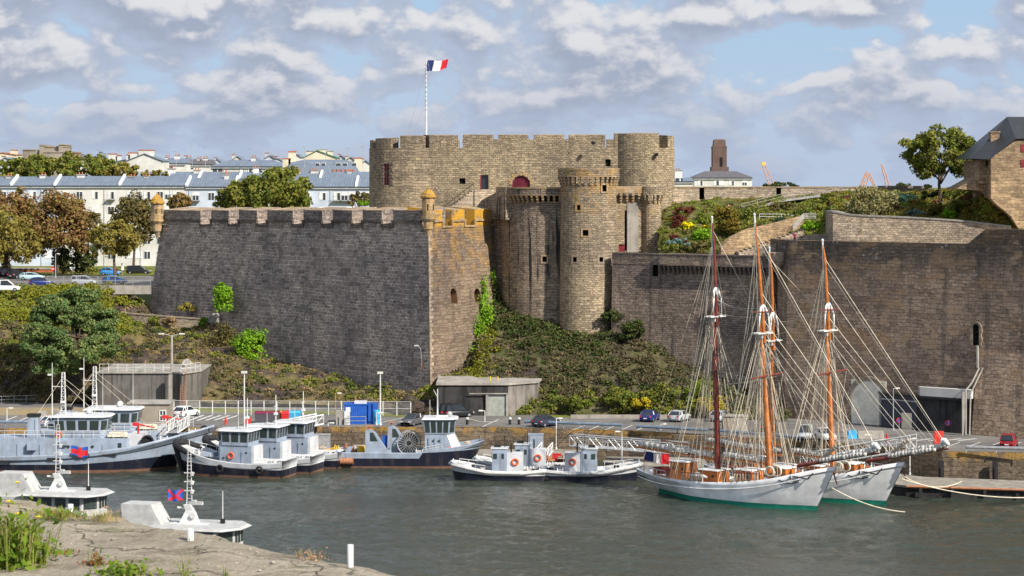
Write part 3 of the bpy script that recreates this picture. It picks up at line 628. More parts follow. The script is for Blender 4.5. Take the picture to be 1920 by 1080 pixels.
for k in range(7):
    for sgn in (-1,1):
        t3=Vector((-n3.y,n3.x,0))*sgn*(.75 if k%2 else .85); q=Vector(pc)+t3-n3*.06; mb.box((q.x,q.y,q.z+.05+k*.5),(.5 if k%2 else .7,.2,.42),0,rz1)
mb.build('mullion',['dcop'],wn,world=True).parent=wn
wn.children[0].location=(0,0,0); 
bpy.data.objects.remove(w1)
mb=MB(); mb.bx(X(977,kw)-1.4,X(977,kw)+1.4,kw+.35,kw+.42,Z(360,kw),Z(360,kw)+2.6); gt=mb.build('arched_gate',['red_wood'],keep,world=True)
mb=MB()
for k in range(11):
    x=X(977,kw)-1.3+k*.26; mb.bx(x-.03,x+.03,kw+.28,kw+.34,Z(360,kw),Z(360,kw)+2.5)
for k in range(8): mb.bx(X(977,kw)-1.35,X(977,kw)+1.35,kw+.22,kw+.275,Z(360,kw)+.1+k*.3,Z(360,kw)+.15+k*.3)
mb.build('grille',['maroon'],gt,world=True)
mb=MB()
for k in range(13):
    a=math.pi*(k+.5)/13; r=1.63+.1*(k%2); cx,cz=X(977,kw)+r*math.cos(a),Z(360,kw)+1.15+r*math.sin(a)
    b_=MB(); b_.box((0,0,-.26),(.36,.16,.56 if k%2 else .44)); b_.xf(Matrix.Translation((cx,kw-.03,cz))@Matrix.Rotation(-(a-math.pi/2),4,'Y')); mb.add(b_)
mb.build('gate_arch',['quoin'],keep,world=True)
mb=MB(); mb.bx(X(909,kw)-.7,X(909,kw)-.55,kw-.02,kw+.3,Z(355,kw),Z(355,kw)+2.2); mb.bx(X(909,kw)-.55,X(909,kw)+.6,kw+.5,kw+.56,Z(355,kw),Z(355,kw)+2.15,1); mb.build('keep_door',['red_wood','cglass'],keep,world=True)
# outer stair up to the door
mb=MB()
for k in range(12):
    x=X(905,kw)-1.2-k*.42; mb.bx(x-.42,x,kw-2.0,kw-.02,24,Z(356,kw)-k*.32)
mb.bx(X(905,kw)-1.2,X(905,kw)+1.9,kw-2.2,kw-.02,24,Z(356,kw)); mb.build('outer_stair',['rubble'],keep,world=True)
mb=MB()
for k in range(7):
    x=X(905,kw)-1.3-k*.75; zz=Z(356,kw)-k*.57; mb.tube((x,kw-1.95,zz),(x,kw-1.95,zz+1.0),.04); 
mb.tube((X(905,kw)-1.3,kw-1.95,Z(356,kw)+1),(X(905,kw)-5.8,kw-1.95,Z(356,kw)-2.42),.05); mb.build('stair_rail',['black_iron'],keep,world=True)
# small gun port spout and lantern marks on the right tower
mb=MB()
for px,py in ((1231,290),(1112,268)):
    p=P(px,py,348.6); mb.disc((p.x,p.y,p.z),.28,'y',.5,10)
mb.build('spout',['void'],keep,world=True)
# flag pole on the keep
fp=empty('flagpole',(X(799,352.5),352.5,41),0,'tall white banded flag pole held by wires on the keep','flagpole')
zt=Z(108,352.5)-41
mb=MB(); mb.tube((0,0,-1.5),(0,0,zt*.45),.17,.14,8); mb.tube((0,0,zt*.45),(0,0,zt),.13,.05,8); mb.build('pole',['white_metal'],fp)
mb=MB()
for k in range(11):
    z=zt*(.42+.05*k); mb.tube((0,0,z),(0,0,z+.2),.15,.15,8)
mb.build('band',['grey_trim'],fp)
mb=MB()
for dx,dy in ((-3.2,2),(-2.1,-.3),(2.6,-.5),(4.1,2),(3.4,.5)):
    mb.tube((0,0,zt*(.86 if abs(dx)>3 else .55)),(dx,dy,1.5),.018,.018,3)
mb.build('guy_wire',['grey_trim'],fp)
def flagmesh(L_,Hh,cols,skew=-.25,droop=0.0,nx=18,nz=6,amp=.18):
    mb=MB(); th=.012
    def q(i,j):
        u_=i/nx; v_=j/nz; x=u_*L_*.96; return (x,math.sin(u_*9+v_*1.2)*amp*(u_**.6),-v_*Hh*(1-.25*u_)+u_*L_*skew*(.4+.6*v_)-droop*u_*u_+math.sin(u_*7+1)*.12*Hh*u_)
    for i in range(nx):
        for j in range(nz):
            m=cols(i/nx,j/nz); mb.poly([q(i,j+1),q(i+1,j+1),q(i+1,j),q(i,j)],None,m)
    return mb
fl=empty('flag',(X(801,352.5)+.05,352.5,Z(113,352.5)),0,'blue, white and red tricolour flag flying from the pole on the keep','flag')
fm=flagmesh(3.3,1.75,lambda a,b:0 if a<.33 else (1 if a<.67 else 2),-.02,0.0,24,8,.2)
for i,p in enumerate(fm.v): fm.v[i]=(p[0]-p[2]*-.22+.0,p[1],p[2])
fm.build('cloth',['flag_blue','flag_white','flag_red'],fl,smooth=True)
mb=MB(); mb.tube((-.02,0,.05),(.35,0,-1.75),.015); mb.build('halyard',['white_metal'],fl)
# ---- round gate tower (left) and tall round turret (front)
def round_tower(name,label,c,r,z0,zcor0,zcor1,ztop,ro,mat,crown,a0=-200,a1=20,wins=(),flare=0.0,cornice=True):
    e=empty(name,(c[0],c[1],z0),0,label,'tower')
    mb=MB(); mb.lathe((c[0],c[1],0),[(r+flare,z0),(r+flare*.3,lerp(z0,zcor1,.5)),(r,zcor1)],40,0,0,2*math.pi,True,True)
    b=mb.build('tower_wall',[mat,'void'],e,world=True)
    cl=[]; fr=[]
    for px,py,w_,h_ in wins:
        k=(px-960)/F; 
        # ray - circle hit
        aa=k*k+1; bb=-2*(k*c[0]+c[1]); cc=c[0]**2+c[1]**2-r*r; y=(-bb-math.sqrt(bb*bb-4*aa*cc))/(2*aa); x=k*y; n=Vector((x-c[0],y-c[1],0)).normalized(); z=Z(py,y)
        cl.append(arch(w_,h_,(x,y,z),n,.5,1,flat=True)); fr.append((x,y,z,n,w_,h_))
    weld(b); cut(b,cl)
    for (x,y,z,n,w_,h_) in fr:
        mb=MB(); rz=math.atan2(n.y,n.x)+math.pi/2; tx=Vector((-n.y,n.x,0))
        for sg in (-1,1): q=Vector((x,y,z))+tx*sg*(w_/2+.12)-n*.06; mb.box((q.x,q.y,q.z-.02),(.24,.24,h_+.04),0,rz)
        for zz in (z-.24,z+h_+.0): q=Vector((x,y,zz))-n*.05; mb.box((q.x,q.y,q.z),(w_+.5,.25,.23),0,rz)
        mb.build('window_frame',['quoin'],e,world=True)
    pa=Path(arcp(c[0],c[1],r,a0,a1,44))
    if crown:
        po=Path(arcp(c[0],c[1],ro,a0,a1,44)); mb=MB(); strip(mb,po,0,po.L,1.0,zcor0,ztop-.25,0); mb.build('parapet',[mat],e,world=True)
        mb=MB(); strip(mb,po,0,po.L,1.05,ztop-.249,ztop,0,out=.06); mb.build('coping',['coping'],e,world=True)
        mb=MB(); corbels(mb,pa,.1,pa.L-.1,.80,zcor0,zcor0-zcor1+.25,ro-r,.34); 
        strip(mb,po,0,po.L,.4,zcor0-.14,zcor0-.001,0,out=.05)
        mb.build('corbels',['coping'],e,world=True)
        mb=MB(); mb.poly([(p[0],p[1],zcor0+.3) for p in arcp(c[0],c[1],ro-.9,0,350,35)]); mb.build('platform',['concl'],e,world=True)
    return e
gc=(X(1043,343.6),343.6)
round_tower('gate_tower','broad round stone tower streaked black under its corbelled crown beside the bastion',gc,8.35,6,Z(365,332),Z(378,332),Z(351,332),9.05,'gate',True,-186,-60,wins=[(1021,491,.65,.8)])
tc_=(X(1103.5,335),335.0)
round_tower('round_turret','tall slim round stone turret with small square windows, projecting between the walls','' or tc_,4.05,11.5,Z(330,330),Z(344,330),Z(315,330),4.5,'tower',True,-215,40,wins=[(1133,359,.75,.95),(1085,394,.55,.75),(1098,442,.85,.85),(1078,491,.6,.7),(1127,491,.6,.7),(1053,354,.35,.45)],flare=.25)
# walls joining bastion, gate tower and turret
CW=empty('gate_curtain',(0,340,10),0,'short stone curtain with pale plaster and a red door between turret and keep','wall')
pa=Path([(X(1140,341),341),(X(1212,341),341)])
mb=MB(); strip(mb,pa,0,pa.L,3,14,Z(366,341),0); o=mb.build('curtain_face',['tower','void'],CW,world=True)
cut(o,[arch(.95,1.1,(X(1166,341),341,Z(472,341)),(0,-1),.6,1,flat=True),arch(.28,6,(X(1173,341),341,Z(470,341)),(0,-1),.5,1,flat=True)])
mb=MB(); mb.bx(X(1176,341),X(1197,341),340.9,341.02,Z(473,341),Z(380,341)); mb.build('plaster_patch',['concl'],CW,world=True)
mb=MB(); mb.bx(X(1160,341),X(1171.5,341),341.2,341.3,Z(473,341),Z(459,341)); mb.build('door',['red_wood'],CW,world=True)
po=Path([(X(1140,340.2),340.2),(X(1207,340.2),340.2)]); mb=MB(); strip(mb,po,0,po.L,1,Z(362,341),Z(349,341),0); mb.build('parapet',['coping'],CW,world=True)
mb=MB(); corbels(mb,pa,.1,pa.L-.2,.95,Z(362,341),1.25,.8,.4); mb.build('corbels',['coping'],CW,world=True)
bc=(X(1222,341.4),341.4)
e=empty('bartizan',(bc[0],bc[1],14),0,'slender round stone buttress with a small corbelled crown beside the keep','turret')
mb=MB(); mb.lathe((bc[0],bc[1],0),[(1.42,14),(1.42,Z(377,340))],20); mb.build('shaft',['tower'],e,world=True)
mb=MB(); mb.lathe((bc[0],bc[1],0),[(1.95,Z(366,340)),(1.95,Z(350,340)),(1.6,Z(347,340)),(.01,Z(347,340))],22); mb.build('crown_wall',['keep'],e,world=True)
pp=Path(arcp(bc[0],bc[1],1.42,-200,20,20)); mb=MB(); corbels(mb,pp,0,pp.L,.6,Z(366,340),1.1,.55,.3); mb.build('corbels',['coping'],e,world=True)
# ramp wall that climbs from the flank of the bastion to the gate tower crown
e=empty('flank_wall',(-4,345,10),0,'sloping stone shoulder joining the bastion flank to the round gate tower','wall')
mb=MB(); mb.prism([(X(905,346),346.5),(X(952,341),341),(X(960,345),345),(X(905,352),352)],6,30.5); mb.build('lower_wall',['gate'],e,world=True)
q=[(X(905,346.4),346.3),(X(945,339),339.2)]; pa=Path([(X(900,349),349),(X(948,338.2),338.2)])
mb=MB(); strip(mb,pa,0,pa.L,4,30.3,lambda s:lerp(33.0,Z(351,338),min(1,s/(pa.L*.62))),0); mb.build('shoulder',['gate'],e,world=True)
# ---- lower curtain to the right of the turret
c0=(X(1148,330.5),330.5); c1=(X(1452,315.5),315.5); CP=Path([c0,c1]); zt=25.75
e=empty('curtain_wall',(26,326,6),0,'low curtain wall with a line of corbels running right from the round turret','wall')
sk=CP.spx(1240)
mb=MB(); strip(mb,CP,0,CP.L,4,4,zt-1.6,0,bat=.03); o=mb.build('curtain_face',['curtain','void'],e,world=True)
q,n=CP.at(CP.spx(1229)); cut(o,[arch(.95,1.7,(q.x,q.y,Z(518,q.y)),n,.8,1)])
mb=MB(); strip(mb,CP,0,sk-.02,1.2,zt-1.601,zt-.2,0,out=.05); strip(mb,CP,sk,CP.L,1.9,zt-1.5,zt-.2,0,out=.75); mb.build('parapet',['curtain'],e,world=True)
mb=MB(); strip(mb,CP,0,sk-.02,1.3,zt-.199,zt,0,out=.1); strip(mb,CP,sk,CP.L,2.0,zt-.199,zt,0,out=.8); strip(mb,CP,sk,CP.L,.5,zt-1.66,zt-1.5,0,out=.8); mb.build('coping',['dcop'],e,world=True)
mb=MB(); corbels(mb,CP,sk+.1,CP.L-.1,.72,zt-1.66,1.15,.72,.33); mb.build('corbels',['dcop'],e,world=True)
# pale bracket turret where curtain meets harbour wall
q=(X(1460,314),314.2); e=empty('bracket_turret',(q[0],q[1],20),0,'pale tapering corner bracket where the curtain meets the harbour wall','turret')
mb=MB(); mb.lathe((q[0],q[1],0),[(.12,Z(523,317)),(.35,Z(508,317)),(.5,Z(503,317)),(.75,Z(498,317)),(1.35,Z(494,317)),(1.45,Z(490,317)),(1.75,Z(472,317)),(.01,Z(471.5,317))],8,0,.3,2*math.pi+.3); mb.build('bracket',['coping'],e,world=True)
# ---- the long harbour wall on the right
h0=(X(1480,311),311.0); h1=(X(2300,275),268.0); HP=Path([(X(1449,317),320.0),h0,h1]); sH=HP.c[1]
hz=lambda s:28.0 if s<sH+28 else min(31.5,28.0+max(0,(s-sH-28.5))*.95)
e=empty('harbour_wall',(50,290,4),0,'long weathered rampart wall behind the two schooners, dark along its top','wall')
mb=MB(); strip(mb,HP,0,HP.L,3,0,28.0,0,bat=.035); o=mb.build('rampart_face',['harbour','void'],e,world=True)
def onw(px): return HP.at(HP.spx(px))
qa,na=onw(1634); qb,nb=onw(1834); off=.035*22
fa=Vector((na.x,na.y,0))
cut(o,[arch(5.4,5.75,(qa.x+na.x*.85,qa.y+na.y*.85,4.0),na,1.6,1),arch(.95,2.7,(qb.x+nb.x*.6,qb.y+nb.y*.6,Z(647,qb.y)),nb,1.2,1)])
mb=MB(); s=sH+27.51
strip(mb,HP,s,s+2.6,1.6,28.002,lambda t:28.01+(t-s)/2.6*1.95,0); strip(mb,HP,s+2.6,HP.L,1.6,28.002,29.96,0); mb.build('parapet',['harbour'],e,world=True)
mb=MB(); q=Vector((qa.x,qa.y,4))+fa*.62; mb.box((q.x,q.y,q.z),(5.4,.2,5.8),0,math.atan2(na.y,na.x)+math.pi/2); mb.build('blocked_arch',['arch_pale'],e,world=True)
mb=MB()
for k in range(15):
    a=math.pi*(k+.5)/15; tx=Vector((-na.y,na.x,0)); r=3.0; c_=Vector((qa.x,qa.y,4+3.05))+fa*.74+tx*(r*math.cos(a))+Vector((0,0,r*math.sin(a)))
    b_=MB(); b_.box((0,0,-.3),(.56,.2,.62)); b_.xf(Matrix.Translation(c_)@Matrix.Rotation(math.atan2(na.y,na.x)+math.pi/2,4,'Z')@Matrix.Rotation(-(a-math.pi/2),4,'Y')); mb.add(b_)
mb.build('arch_stones',['rubble'],e,world=True)
mb=MB(); tx=Vector((-nb.y,nb.x,0)); rz=math.atan2(nb.y,nb.x)+math.pi/2; zb=Z(647,qb.y)
for k in range(5):
    q=Vector((qb.x,qb.y,zb+.05))+Vector((nb.x,nb.y,0))*.35+tx*(-.36+.18*k); mb.tube(q,q+Vector((0,0,2.45)),.025)
for k in range(3): q=Vector((qb.x,qb.y,zb+.5+.6*k))+Vector((nb.x,nb.y,0))*.35; mb.tube(q-tx*.48,q+tx*.48,.03)
mb.build('window_bars',['black_iron'],e,world=True)
mb=MB()
for k in range(9):
    a=math.pi*(k+.5)/9; r=.62; c_=Vector((qb.x,qb.y,zb+2.22))+Vector((nb.x,nb.y,0))*.5+tx*(r*math.cos(a))+Vector((0,0,r*math.sin(a)))
    b_=MB(); b_.box((0,0,-.13),(.26,.25,.3)); b_.xf(Matrix.Translation(c_)@Matrix.Rotation(rz,4,'Z')@Matrix.Rotation(-(a-math.pi/2),4,'Y')); mb.add(b_)
for sg in (-1,1):
    for k in range(4): q=Vector((qb.x,qb.y,zb+.55*k))+Vector((nb.x,nb.y,0))*.5+tx*sg*(.62+.06*(k%2)); mb.box((q.x,q.y,q.z),(.3+.12*(k%2),.25,.52),0,rz)
mb.build('window_surround',['quoin'],e,world=True)
# buttressed slope at the far right foot
mb=MB(); sB=HP.spx(1838)
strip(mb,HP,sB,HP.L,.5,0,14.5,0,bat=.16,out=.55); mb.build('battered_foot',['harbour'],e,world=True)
# ---- court inside the castle, upper town ground
mb=MB(); mb.poly([(X(480,372),372,27.5),(X(820,342),342,27.5),(-2,349,27.5),(22,345,27.5),(24,420,27.5),(-40,420,27.5)]); struct(mb.build('castle_court','concl'))
mb=MB(); mb.poly([(-3000,388,18.0),(3000,388,18.0),(3500,6500,18.0),(-3500,6500,18.0)]); struct(mb.build('town_ground','lawn'))
# ================================================================ SLOPES
def net(name,cols,mat,nu=8,nv=8,amp=.5,sc=.35,seed=0,kind='structure'):
    g=[[P(px,py,d) for py,d in c] for px,c in cols]; nc=len(g); nr=len(g[0]); rows=[]
    for i in range((nc-1)*nu+1):
        a=min(nc-2,i//nu); fu=i/nu-a; r=[]
        for j in range((nr-1)*nv+1):
            b=min(nr-2,j//nv); fv=j/nv-b
            q=g[a][b].lerp(g[a+1][b],fu).lerp(g[a][b+1].lerp(g[a+1][b+1],fu),fv)
            n=noise.fractal(q*sc+Vector((seed,0,0)),.9,2.1,5); n2=noise.ridged_multi_fractal(q*sc*.6+Vector((0,seed,0)),.9,2.0,4,.9,2.0)
            e_=min(1,min(j,(nr-1)*nv-j)/3.0+.15)
            q=q+Vector((n*.3,-abs(n2)*amp*.45+n*amp*.5,n*amp*.8))*e_; r.append(q)
        rows.append(r)
    W_=len(rows); Hh=len(rows[0]); me=bpy.data.meshes.new(name)
    me.from_pydata([tuple(q) for r in rows for q in r],[],[(i*Hh+j,(i+1)*Hh+j,(i+1)*Hh+j+1,i*Hh+j+1) for i in range(W_-1) for j in range(Hh-1)])
    me.materials.append(M[mat]); me.update(); o=bpy.data.objects.new(name,me); COL.objects.link(o)
    if kind: o['kind']=kind
    return rows
def cover(name,rows,mat,n,rad,per,size,seed,u=(0,1),v=(0,1),dens=None,flat=.8,lab=None):
    rng=np.random.default_rng(seed); out=[]; W_=len(rows)-1; Hh=len(rows[0])-1; k=0
    while k<n:
        a=rng.uniform(*u); b=rng.uniform(*v)
        i=min(W_-1,int(a*W_)); j=min(Hh-1,int(b*Hh)); q=rows[i][j].lerp(rows[i+1][j+1],rng.random()); k+=1
        if dens is not None and noise.noise(q*.14+Vector((seed*3.1,0,0)))+rng.uniform(-.15,.15)<dens: continue
        r=rad*(.5+rng.random()); m_=int(per*(.5+rng.random())); e_=rng.normal(size=(m_,3)); e_/=np.linalg.norm(e_,axis=1)[:,None]; e_[:,2]=np.abs(e_[:,2])*1.0-.15; e_[:,1]-=.2
        pts=np.array(q)+e_*np.array((r,r*.8,r*flat))*(.4+.6*rng.random(m_))[:,None]; out.append(leafquads(pts,e_*.8+np.array((0,-.1,.4)),size,rng))
    o=quadmesh(name,np.concatenate(out),mat); o['kind']='stuff'; return o
# left hillside
colsL=[(-260,[(752,334),(690,338),(620,346),(565,366),(541,376)]),(-80,[(752,334),(690,338),(620,346),(565,366),(541,376)]),(0,[(752,334),(695,337),(615,345),(565,366),(541,376)]),(70,[(752,332),(700,335),(625,345),(570,364),(541,376)]),(140,[(752,330),(705,334),(640,345),(580,362),(538,378)]),
 (225,[(752,326),(705,335),(632,360),(597,374),(531,385)]),(300,[(752,326),(700,338),(628,366),(621,372.5),(590,384)]),(405,[(756,324.5),(700,338),(632,358),(618,366),(598,371)]),(500,[(757,324),(735,330),(700,341),(680,350),(672,356)]),
 (600,[(760,322.5),(745,327),(722,334),(703,340),(694,344.5)]),(700,[(765,320),(752,324),(742,328),(736,331),(730,334.5)]),(760,[(774,316),(762,319),(748,322.5),(742,325),(738,328.5)]),(800,[(778,314),(764,316),(748,319.5),(742,322),(736,326)]),(822,[(780,313),(766,315),(748,319.5),(738,323.5),(728,328)])]
NL=net('hillside',colsL,'rock',9,7,1.3,.30,3)
colsR=[(812,[(780,313.5),(724,324),(712,326),(700,328)]),(870,[(778,314),(722,323),(708,328),(692,331.5)]),(900,[(778,314),(716,322),(672,330),(640,334.5)]),(912,[(778,314),(715,322),(630,335),(570,341.5)]),(945,[(778,314),(712,322),(630,335),(548,344)]),(1000,[(778,314),(716,321),(655,329),(596,337)]),
 (1055,[(778,314),(720,320),(665,327),(612,335)]),(1103,[(778,314),(718,319.5),(662,326),(618,333)]),(1160,[(780,313),(708,319.5),(645,327),(592,336)]),(1210,[(780,312),(712,318),(662,324),(620,331)]),(1260,[(782,311),(728,316),(688,321),(655,328)]),
 (1320,[(783,310),(742,315),(712,319),(690,325.5)]),(1400,[(786,308),(762,311),(740,316),(715,322)]),(1475,[(790,305),(780,308),(765,312),(745,318)])]
NR=net('hillside',colsR,'earth',9,8,1.1,.33,9)
# ================================================================ BUNKERS, TERRACE, GARDEN
# bunker with the green-grey gate under the bastion
d=313.2; x0,x1=X(821,d),X(953,d); zr=Z(722,d)
e=empty('bunker',((x0+x1)/2,d,4),0,'black stained concrete bunker with a pale steel gate at the bastion foot','bunker')
mb=MB(); xr=X(1012,d)
mb.prism([(x0,d),(x1,d),(xr-.3,d+3.5),(xr+.6,d+11),(x0,d+11)],3.9,zr,0); mb.mi=[1 if k==0 else q for k,q in enumerate(mb.mi)]; mb.build('bunker_wall',['concs','bunk'],e,world=True)
mb=MB(); mb.prism([(x0-.25,d-.25),(x1+.1,d-.25),(xr-.1,d+3.3),(xr+.9,d+11.5),(x0-.25,d+11.5)],zr,zr+.28,0); mb.build('bunker_roof',['concl'],e,world=True)
mb=MB(); mb.bx(X(916,d),X(949,d),d-.12,d-.003,4,Z(742,d)); g=mb.build('gate',['gate_green'],e,world=True)
mb=MB(); mb.bx(X(911,d),X(916,d),d-.35,d-.003,4,Z(737,d)); mb.bx(X(949,d),X(953,d),d-.35,d-.003,4,Z(737,d)); mb.bx(X(880,d),X(953,d),d-.45,d-.36,Z(738.5,d),Z(736.5,d)); mb.build('gate_frame',['concl'],e,world=True)
mb=MB(); mb.bx(x1+.003,xr-.35,d+.2,d+3.4,4.0,4.01); 
for k,px in enumerate((919.5,923)):
    p=Vector((X(px,d+4),d+4,zr+.2)); v=empty('roof_vent',p,0,('left','right')[k]+' yellow legged vent pipe on the bunker roof','vent'); q=MB(); q.tube((0,0,0),(0,0,.75),.09,.09,8,0); q.build('pipe',['yellow_paint'],v); q=MB(); q.tube((0,0,.75),(0,0,1.05),.2,.2,8); q.build('vent_cap',['black_iron'],v)
    v.location.x+=k*.75
# left concrete wall under the pine with rail on top
d=322.0; x0,x1,x2=X(184,d),X(323,d),X(346,d); zr=Z(700,d)
e=empty('retaining_bunker',(x0,d,4),0,'grey streaked concrete retaining bunker with a railed roof beneath the pine','bunker')
mb=MB(); mb.prism([(x0,d),(x1,d),(x2-.2,d-1.5),(X(371,d),d+3),(X(371,d),d+13),(x0,d+13)],3.9,zr,0); mb.build('bunker_wall',['conc'],e,world=True)
mb=MB(); mb.prism([(x0-.2,d-.25),(x1,d-.25),(x2,d-1.8),(X(373,d),d+3),(X(373,d),d+13.4),(x0-.2,d+13.4)],zr,zr+.22,0); mb.build('bunker_roof',['concl'],e,world=True)
mb=MB(); mb.bx(X(320,d),X(326,d),d-2.0,d-1.2,4,zr-.05); mb.build('pilaster',['concl'],e,world=True)
def railing(name,label,pts,h=1.0,sp=1.5,r=.035,mat='white_metal',bars=2,cat='railing',group=None,slats=None,post=None):
    """posts and rails along a chain of ground points"""
    b=Vector(pts[0]); e=empty(name,b,0,label,cat,group); P_=[Vector(p)-b for p in pts]
    rl=MB()
    for a,c in zip(P_[:-1],P_[1:]):
        for k in range(bars): zz=Vector((0,0,h*(k+1)/bars)); rl.tube(a+zz,c+zz,r*.9,r*.9,5)
        if slats:
            n=int(h/slats)
            for k in range(n): zz=Vector((0,0,slats*(k+.6))); rl.tube(a+zz,c+zz,.013,.013,3)
    rl.build('rail',mat,e); tot=0
    for a,c in zip(P_[:-1],P_[1:]):
        n=max(1,round((c-a).length/sp))
        for i in range(n+1 if c is P_[-1] else n):
            q=a.lerp(c,i/n); m_=MB(); m_.tube(q,q+Vector((0,0,h+.02)),post or r,post or r,5); m_.build('post',mat,e); tot+=1
    return e
railing('roof_railing','white pipe railing along the roof of the concrete retaining bunker',[(x0+.2,d,zr+.2),(x1,d,zr+.2),(x2-.3,d-1.3,zr+.2),(X(370,d),d+3,zr+.2)],1.1,1.35,.04)
e=empty('wooden_ladder',(X(347,d),d-1.9,4),0,'rusty orange ladder leaning against the concrete retaining bunker','ladder')
mb=MB()
for sx_ in (-.35,.35): mb.tube((sx_-.1,0,0),(sx_,.9,Z(688,d)-4),.05,.05,5)
mb.build('stile',['rust_pipe'],e); mb=MB()
for k in range(13): mb.tube((-.42,.07*k,.3+k*.33),(.32,.07*k,.3+k*.33),.035,.035,4)
mb.build('rungs',['rust_pipe'],e)
for px,w_ in ((198,2.2),(252,1.8)):   # concrete posts before the wall
    p=G(px,757 if px<220 else 760,4.0); o=MB(); o.box((0,0,0),(w_*.62,.6,3.0 if px<220 else 3.5)); o.box((0,0,3.0 if px<220 else 3.5),(w_*.8,.8,.2)); o=o.build('concrete_pillar',['concl']); o.location=p; tag(o,'squat pale concrete pillar before the stained bunker, '+('nearer the pine' if px<220 else 'nearer the ladder'),'pillar')
# terrace wall left of the bastion
d=374.0; e=empty('terrace_wall',(X(228,d),d,10),0,'low grey terrace wall with weeds at the foot of the shaded bastion','wall')
TP=Path([(X(224,380),380),(X(229,374.5),374.5),(X(405,367),367.5),(X(425,371),371)]); mb=MB(); strip(mb,TP,0,TP.L,.7,9,lambda s:lerp(14.6,13.5,s/TP.L),0); mb.build('wall_face',['rubble'],e,world=True)
mb=MB(); strip(mb,TP,0,TP.L,.8,lambda s:lerp(14.6,13.5,s/TP.L)+.002,lambda s:lerp(14.8,13.7,s/TP.L),0,out=.08); mb.build('coping',['coping'],e,world=True)
# ---- garden on the right, above the curtain
colsG=[(1236,[(478,331),(452,336),(425,341),(385,352)]),(1290,[(476,329),(440,336),(410,342),(378,352)]),(1345,[(474,327),(448,334),(408,342),(372,352)]),(1420,[(472,324),(440,332),(402,340),(372,352)]),
 (1500,[(470,320),(432,328),(398,337),(370,351)]),(1562,[(462,316),(425,324),(396,332),(366,350)]),(1600,[(462,312),(414,322),(384,332),(358,348)])]
NG=net('garden_slope',colsG,'garden',7,7,.5,.3,4)
colsG2=[(1556,[(412,320),(396,328),(376,338),(362,348)]),(1640,[(410,317),(392,326),(372,336),(357,346)]),(1720,[(414,313),(395,322),(372,332),(358,342)]),(1790,[(418,309),(398,316),(372,326),(357,334)]),(1850,[(422,304.5),(402,303.5),(385,303),(366,302.7)]),(1906,[(430,301.5),(428,302),(427,302.2),(424,302.7)])]
NG2=net('garden_slope',colsG2,'garden',7,7,.6,.3,6)
GP=Path([(X(1552,316),318),(X(1556,309),309),(X(1700,305),305.5),(X(1896,301),301)])
e=empty('garden_wall',(X(1556,317),317,24),0,'pale rubble retaining wall holding up the shrub garden above the rampart','wall')
def gz(s):
    p=GP.at(s)[0]; px=p.x/p.y*F+960; return Z(np.interp(px,[1550,1562,1600,1700,1800,1896],[397,398,405,409,415,426]),p.y)
for c_ in [GP.spx(q) for q in (1600,1650,1750,1800,1850)]: pass
pts=[GP.at(GP.L*k/14)[0] for k in range(15)]; GQ=Path(pts)
def gzz(s): 
    p=GQ.at(s)[0]; px=p.x/p.y*F+960; return Z(np.interp(px,[1550,1562,1600,1700,1800,1896],[397,398,405,409,415,426]),p.y)
mb=MB(); strip(mb,GQ,0,GQ.L,.8,24,gzz,0); mb.build('wall_face',['rubble'],e,world=True)
mb=MB(); strip(mb,GQ,0,GQ.L,.9,lambda s:gzz(s)+.002,lambda s:gzz(s)+.2,0,out=.1); mb.build('coping',['concl'],e,world=True)
q_=[HP.at(t_)[0]-HP.at(t_)[1]*1.2 for t_ in (1.0,sH,sH+30,sH+60)]; mb=MB(); mb.poly([(v_.x,v_.y,26.9) for v_ in q_]+[(X(2000,330),330,26.9),(X(1540,330),330,26.9)]); struct(mb.build('rampart_walk','sand'))
# stair with pale curved parapet
e=empty('garden_stair',(X(1400,324),324,25.5),0,'broad stone stair with pale sloping parapet climbing up the garden','staircase')
ST=[(1352,464,321),(1372,444,322.5),(1400,430,324),(1440,421,326),(1480,411,328),(1515,402,330)]
pts=[(X(a,c),c) for a,b,c in ST]; SP=Path(pts); zs=[Z(b,c) for a,b,c in ST]
szf=lambda s:float(np.interp(s,SP.c,zs))
mb=MB(); strip(mb,SP,0,SP.L,.5,24.5,szf,0); mb.build('parapet',['house'],e,world=True)
mb=MB()
for k in range(16):
    f=k/16; px=lerp(1385,1512,f); py=lerp(473,428,f); dd=lerp(319,326,f); p=P(px,py,dd); mb.bx(p.x,p.x+.95,dd-.2,dd+4.0,25,p.z)
mb.build('steps',['rubble'],e,world=True)
e=empty('side_wall',(X(1480,316),316,25),0,'low rubble wall beside the garden stair, level with the rampart','wall')
SW=Path([(X(1420,318),318.5),(X(1500,315),315.5),(X(1560,313),313)]); mb=MB(); strip(mb,SW,0,SW.L,.6,25,lambda s:float(np.interp(s,SW.c,[Z(468,318),Z(442,315.5),Z(437,313)])),0); mb.build('wall_face',['rubble'],e,world=True)
# back rampart
d=352.0; RP=Path([(X(1262,d),d),(X(1643,d),d)]); e=empty('garden_rampart',(30,d,30),0,'long pale rampart with slots closing the garden behind','wall')
mb=MB(); strip(mb,RP,0,RP.L,2,22,Z(352,d),0); o=mb.build('wall_face',['rubble','void'],e,world=True)
cut(o,[arch(.75,1.8,(X(1316,d),d,Z(374,d)),(0,-1),1.2,1,flat=True),arch(.75,2.0,(X(1460,d),d,Z(372,d)),(0,-1),1.2,1,flat=True)])
mb=MB(); strip(mb,RP,0,RP.L,2.1,Z(352,d)+.002,Z(352,d)+.18,0,out=.1); mb.build('coping',['coping'],e,world=True)
RP2=Path([(X(1630,345),345),(X(1742,338),338)]); e=empty('dark_rampart',(X(1640,345),345,30),0,'short dark crenel wall on the skyline left of the big tree','wall')
mb=MB(); strip(mb,RP2,0,RP2.L,1.5,26,Z(353,342),0); 
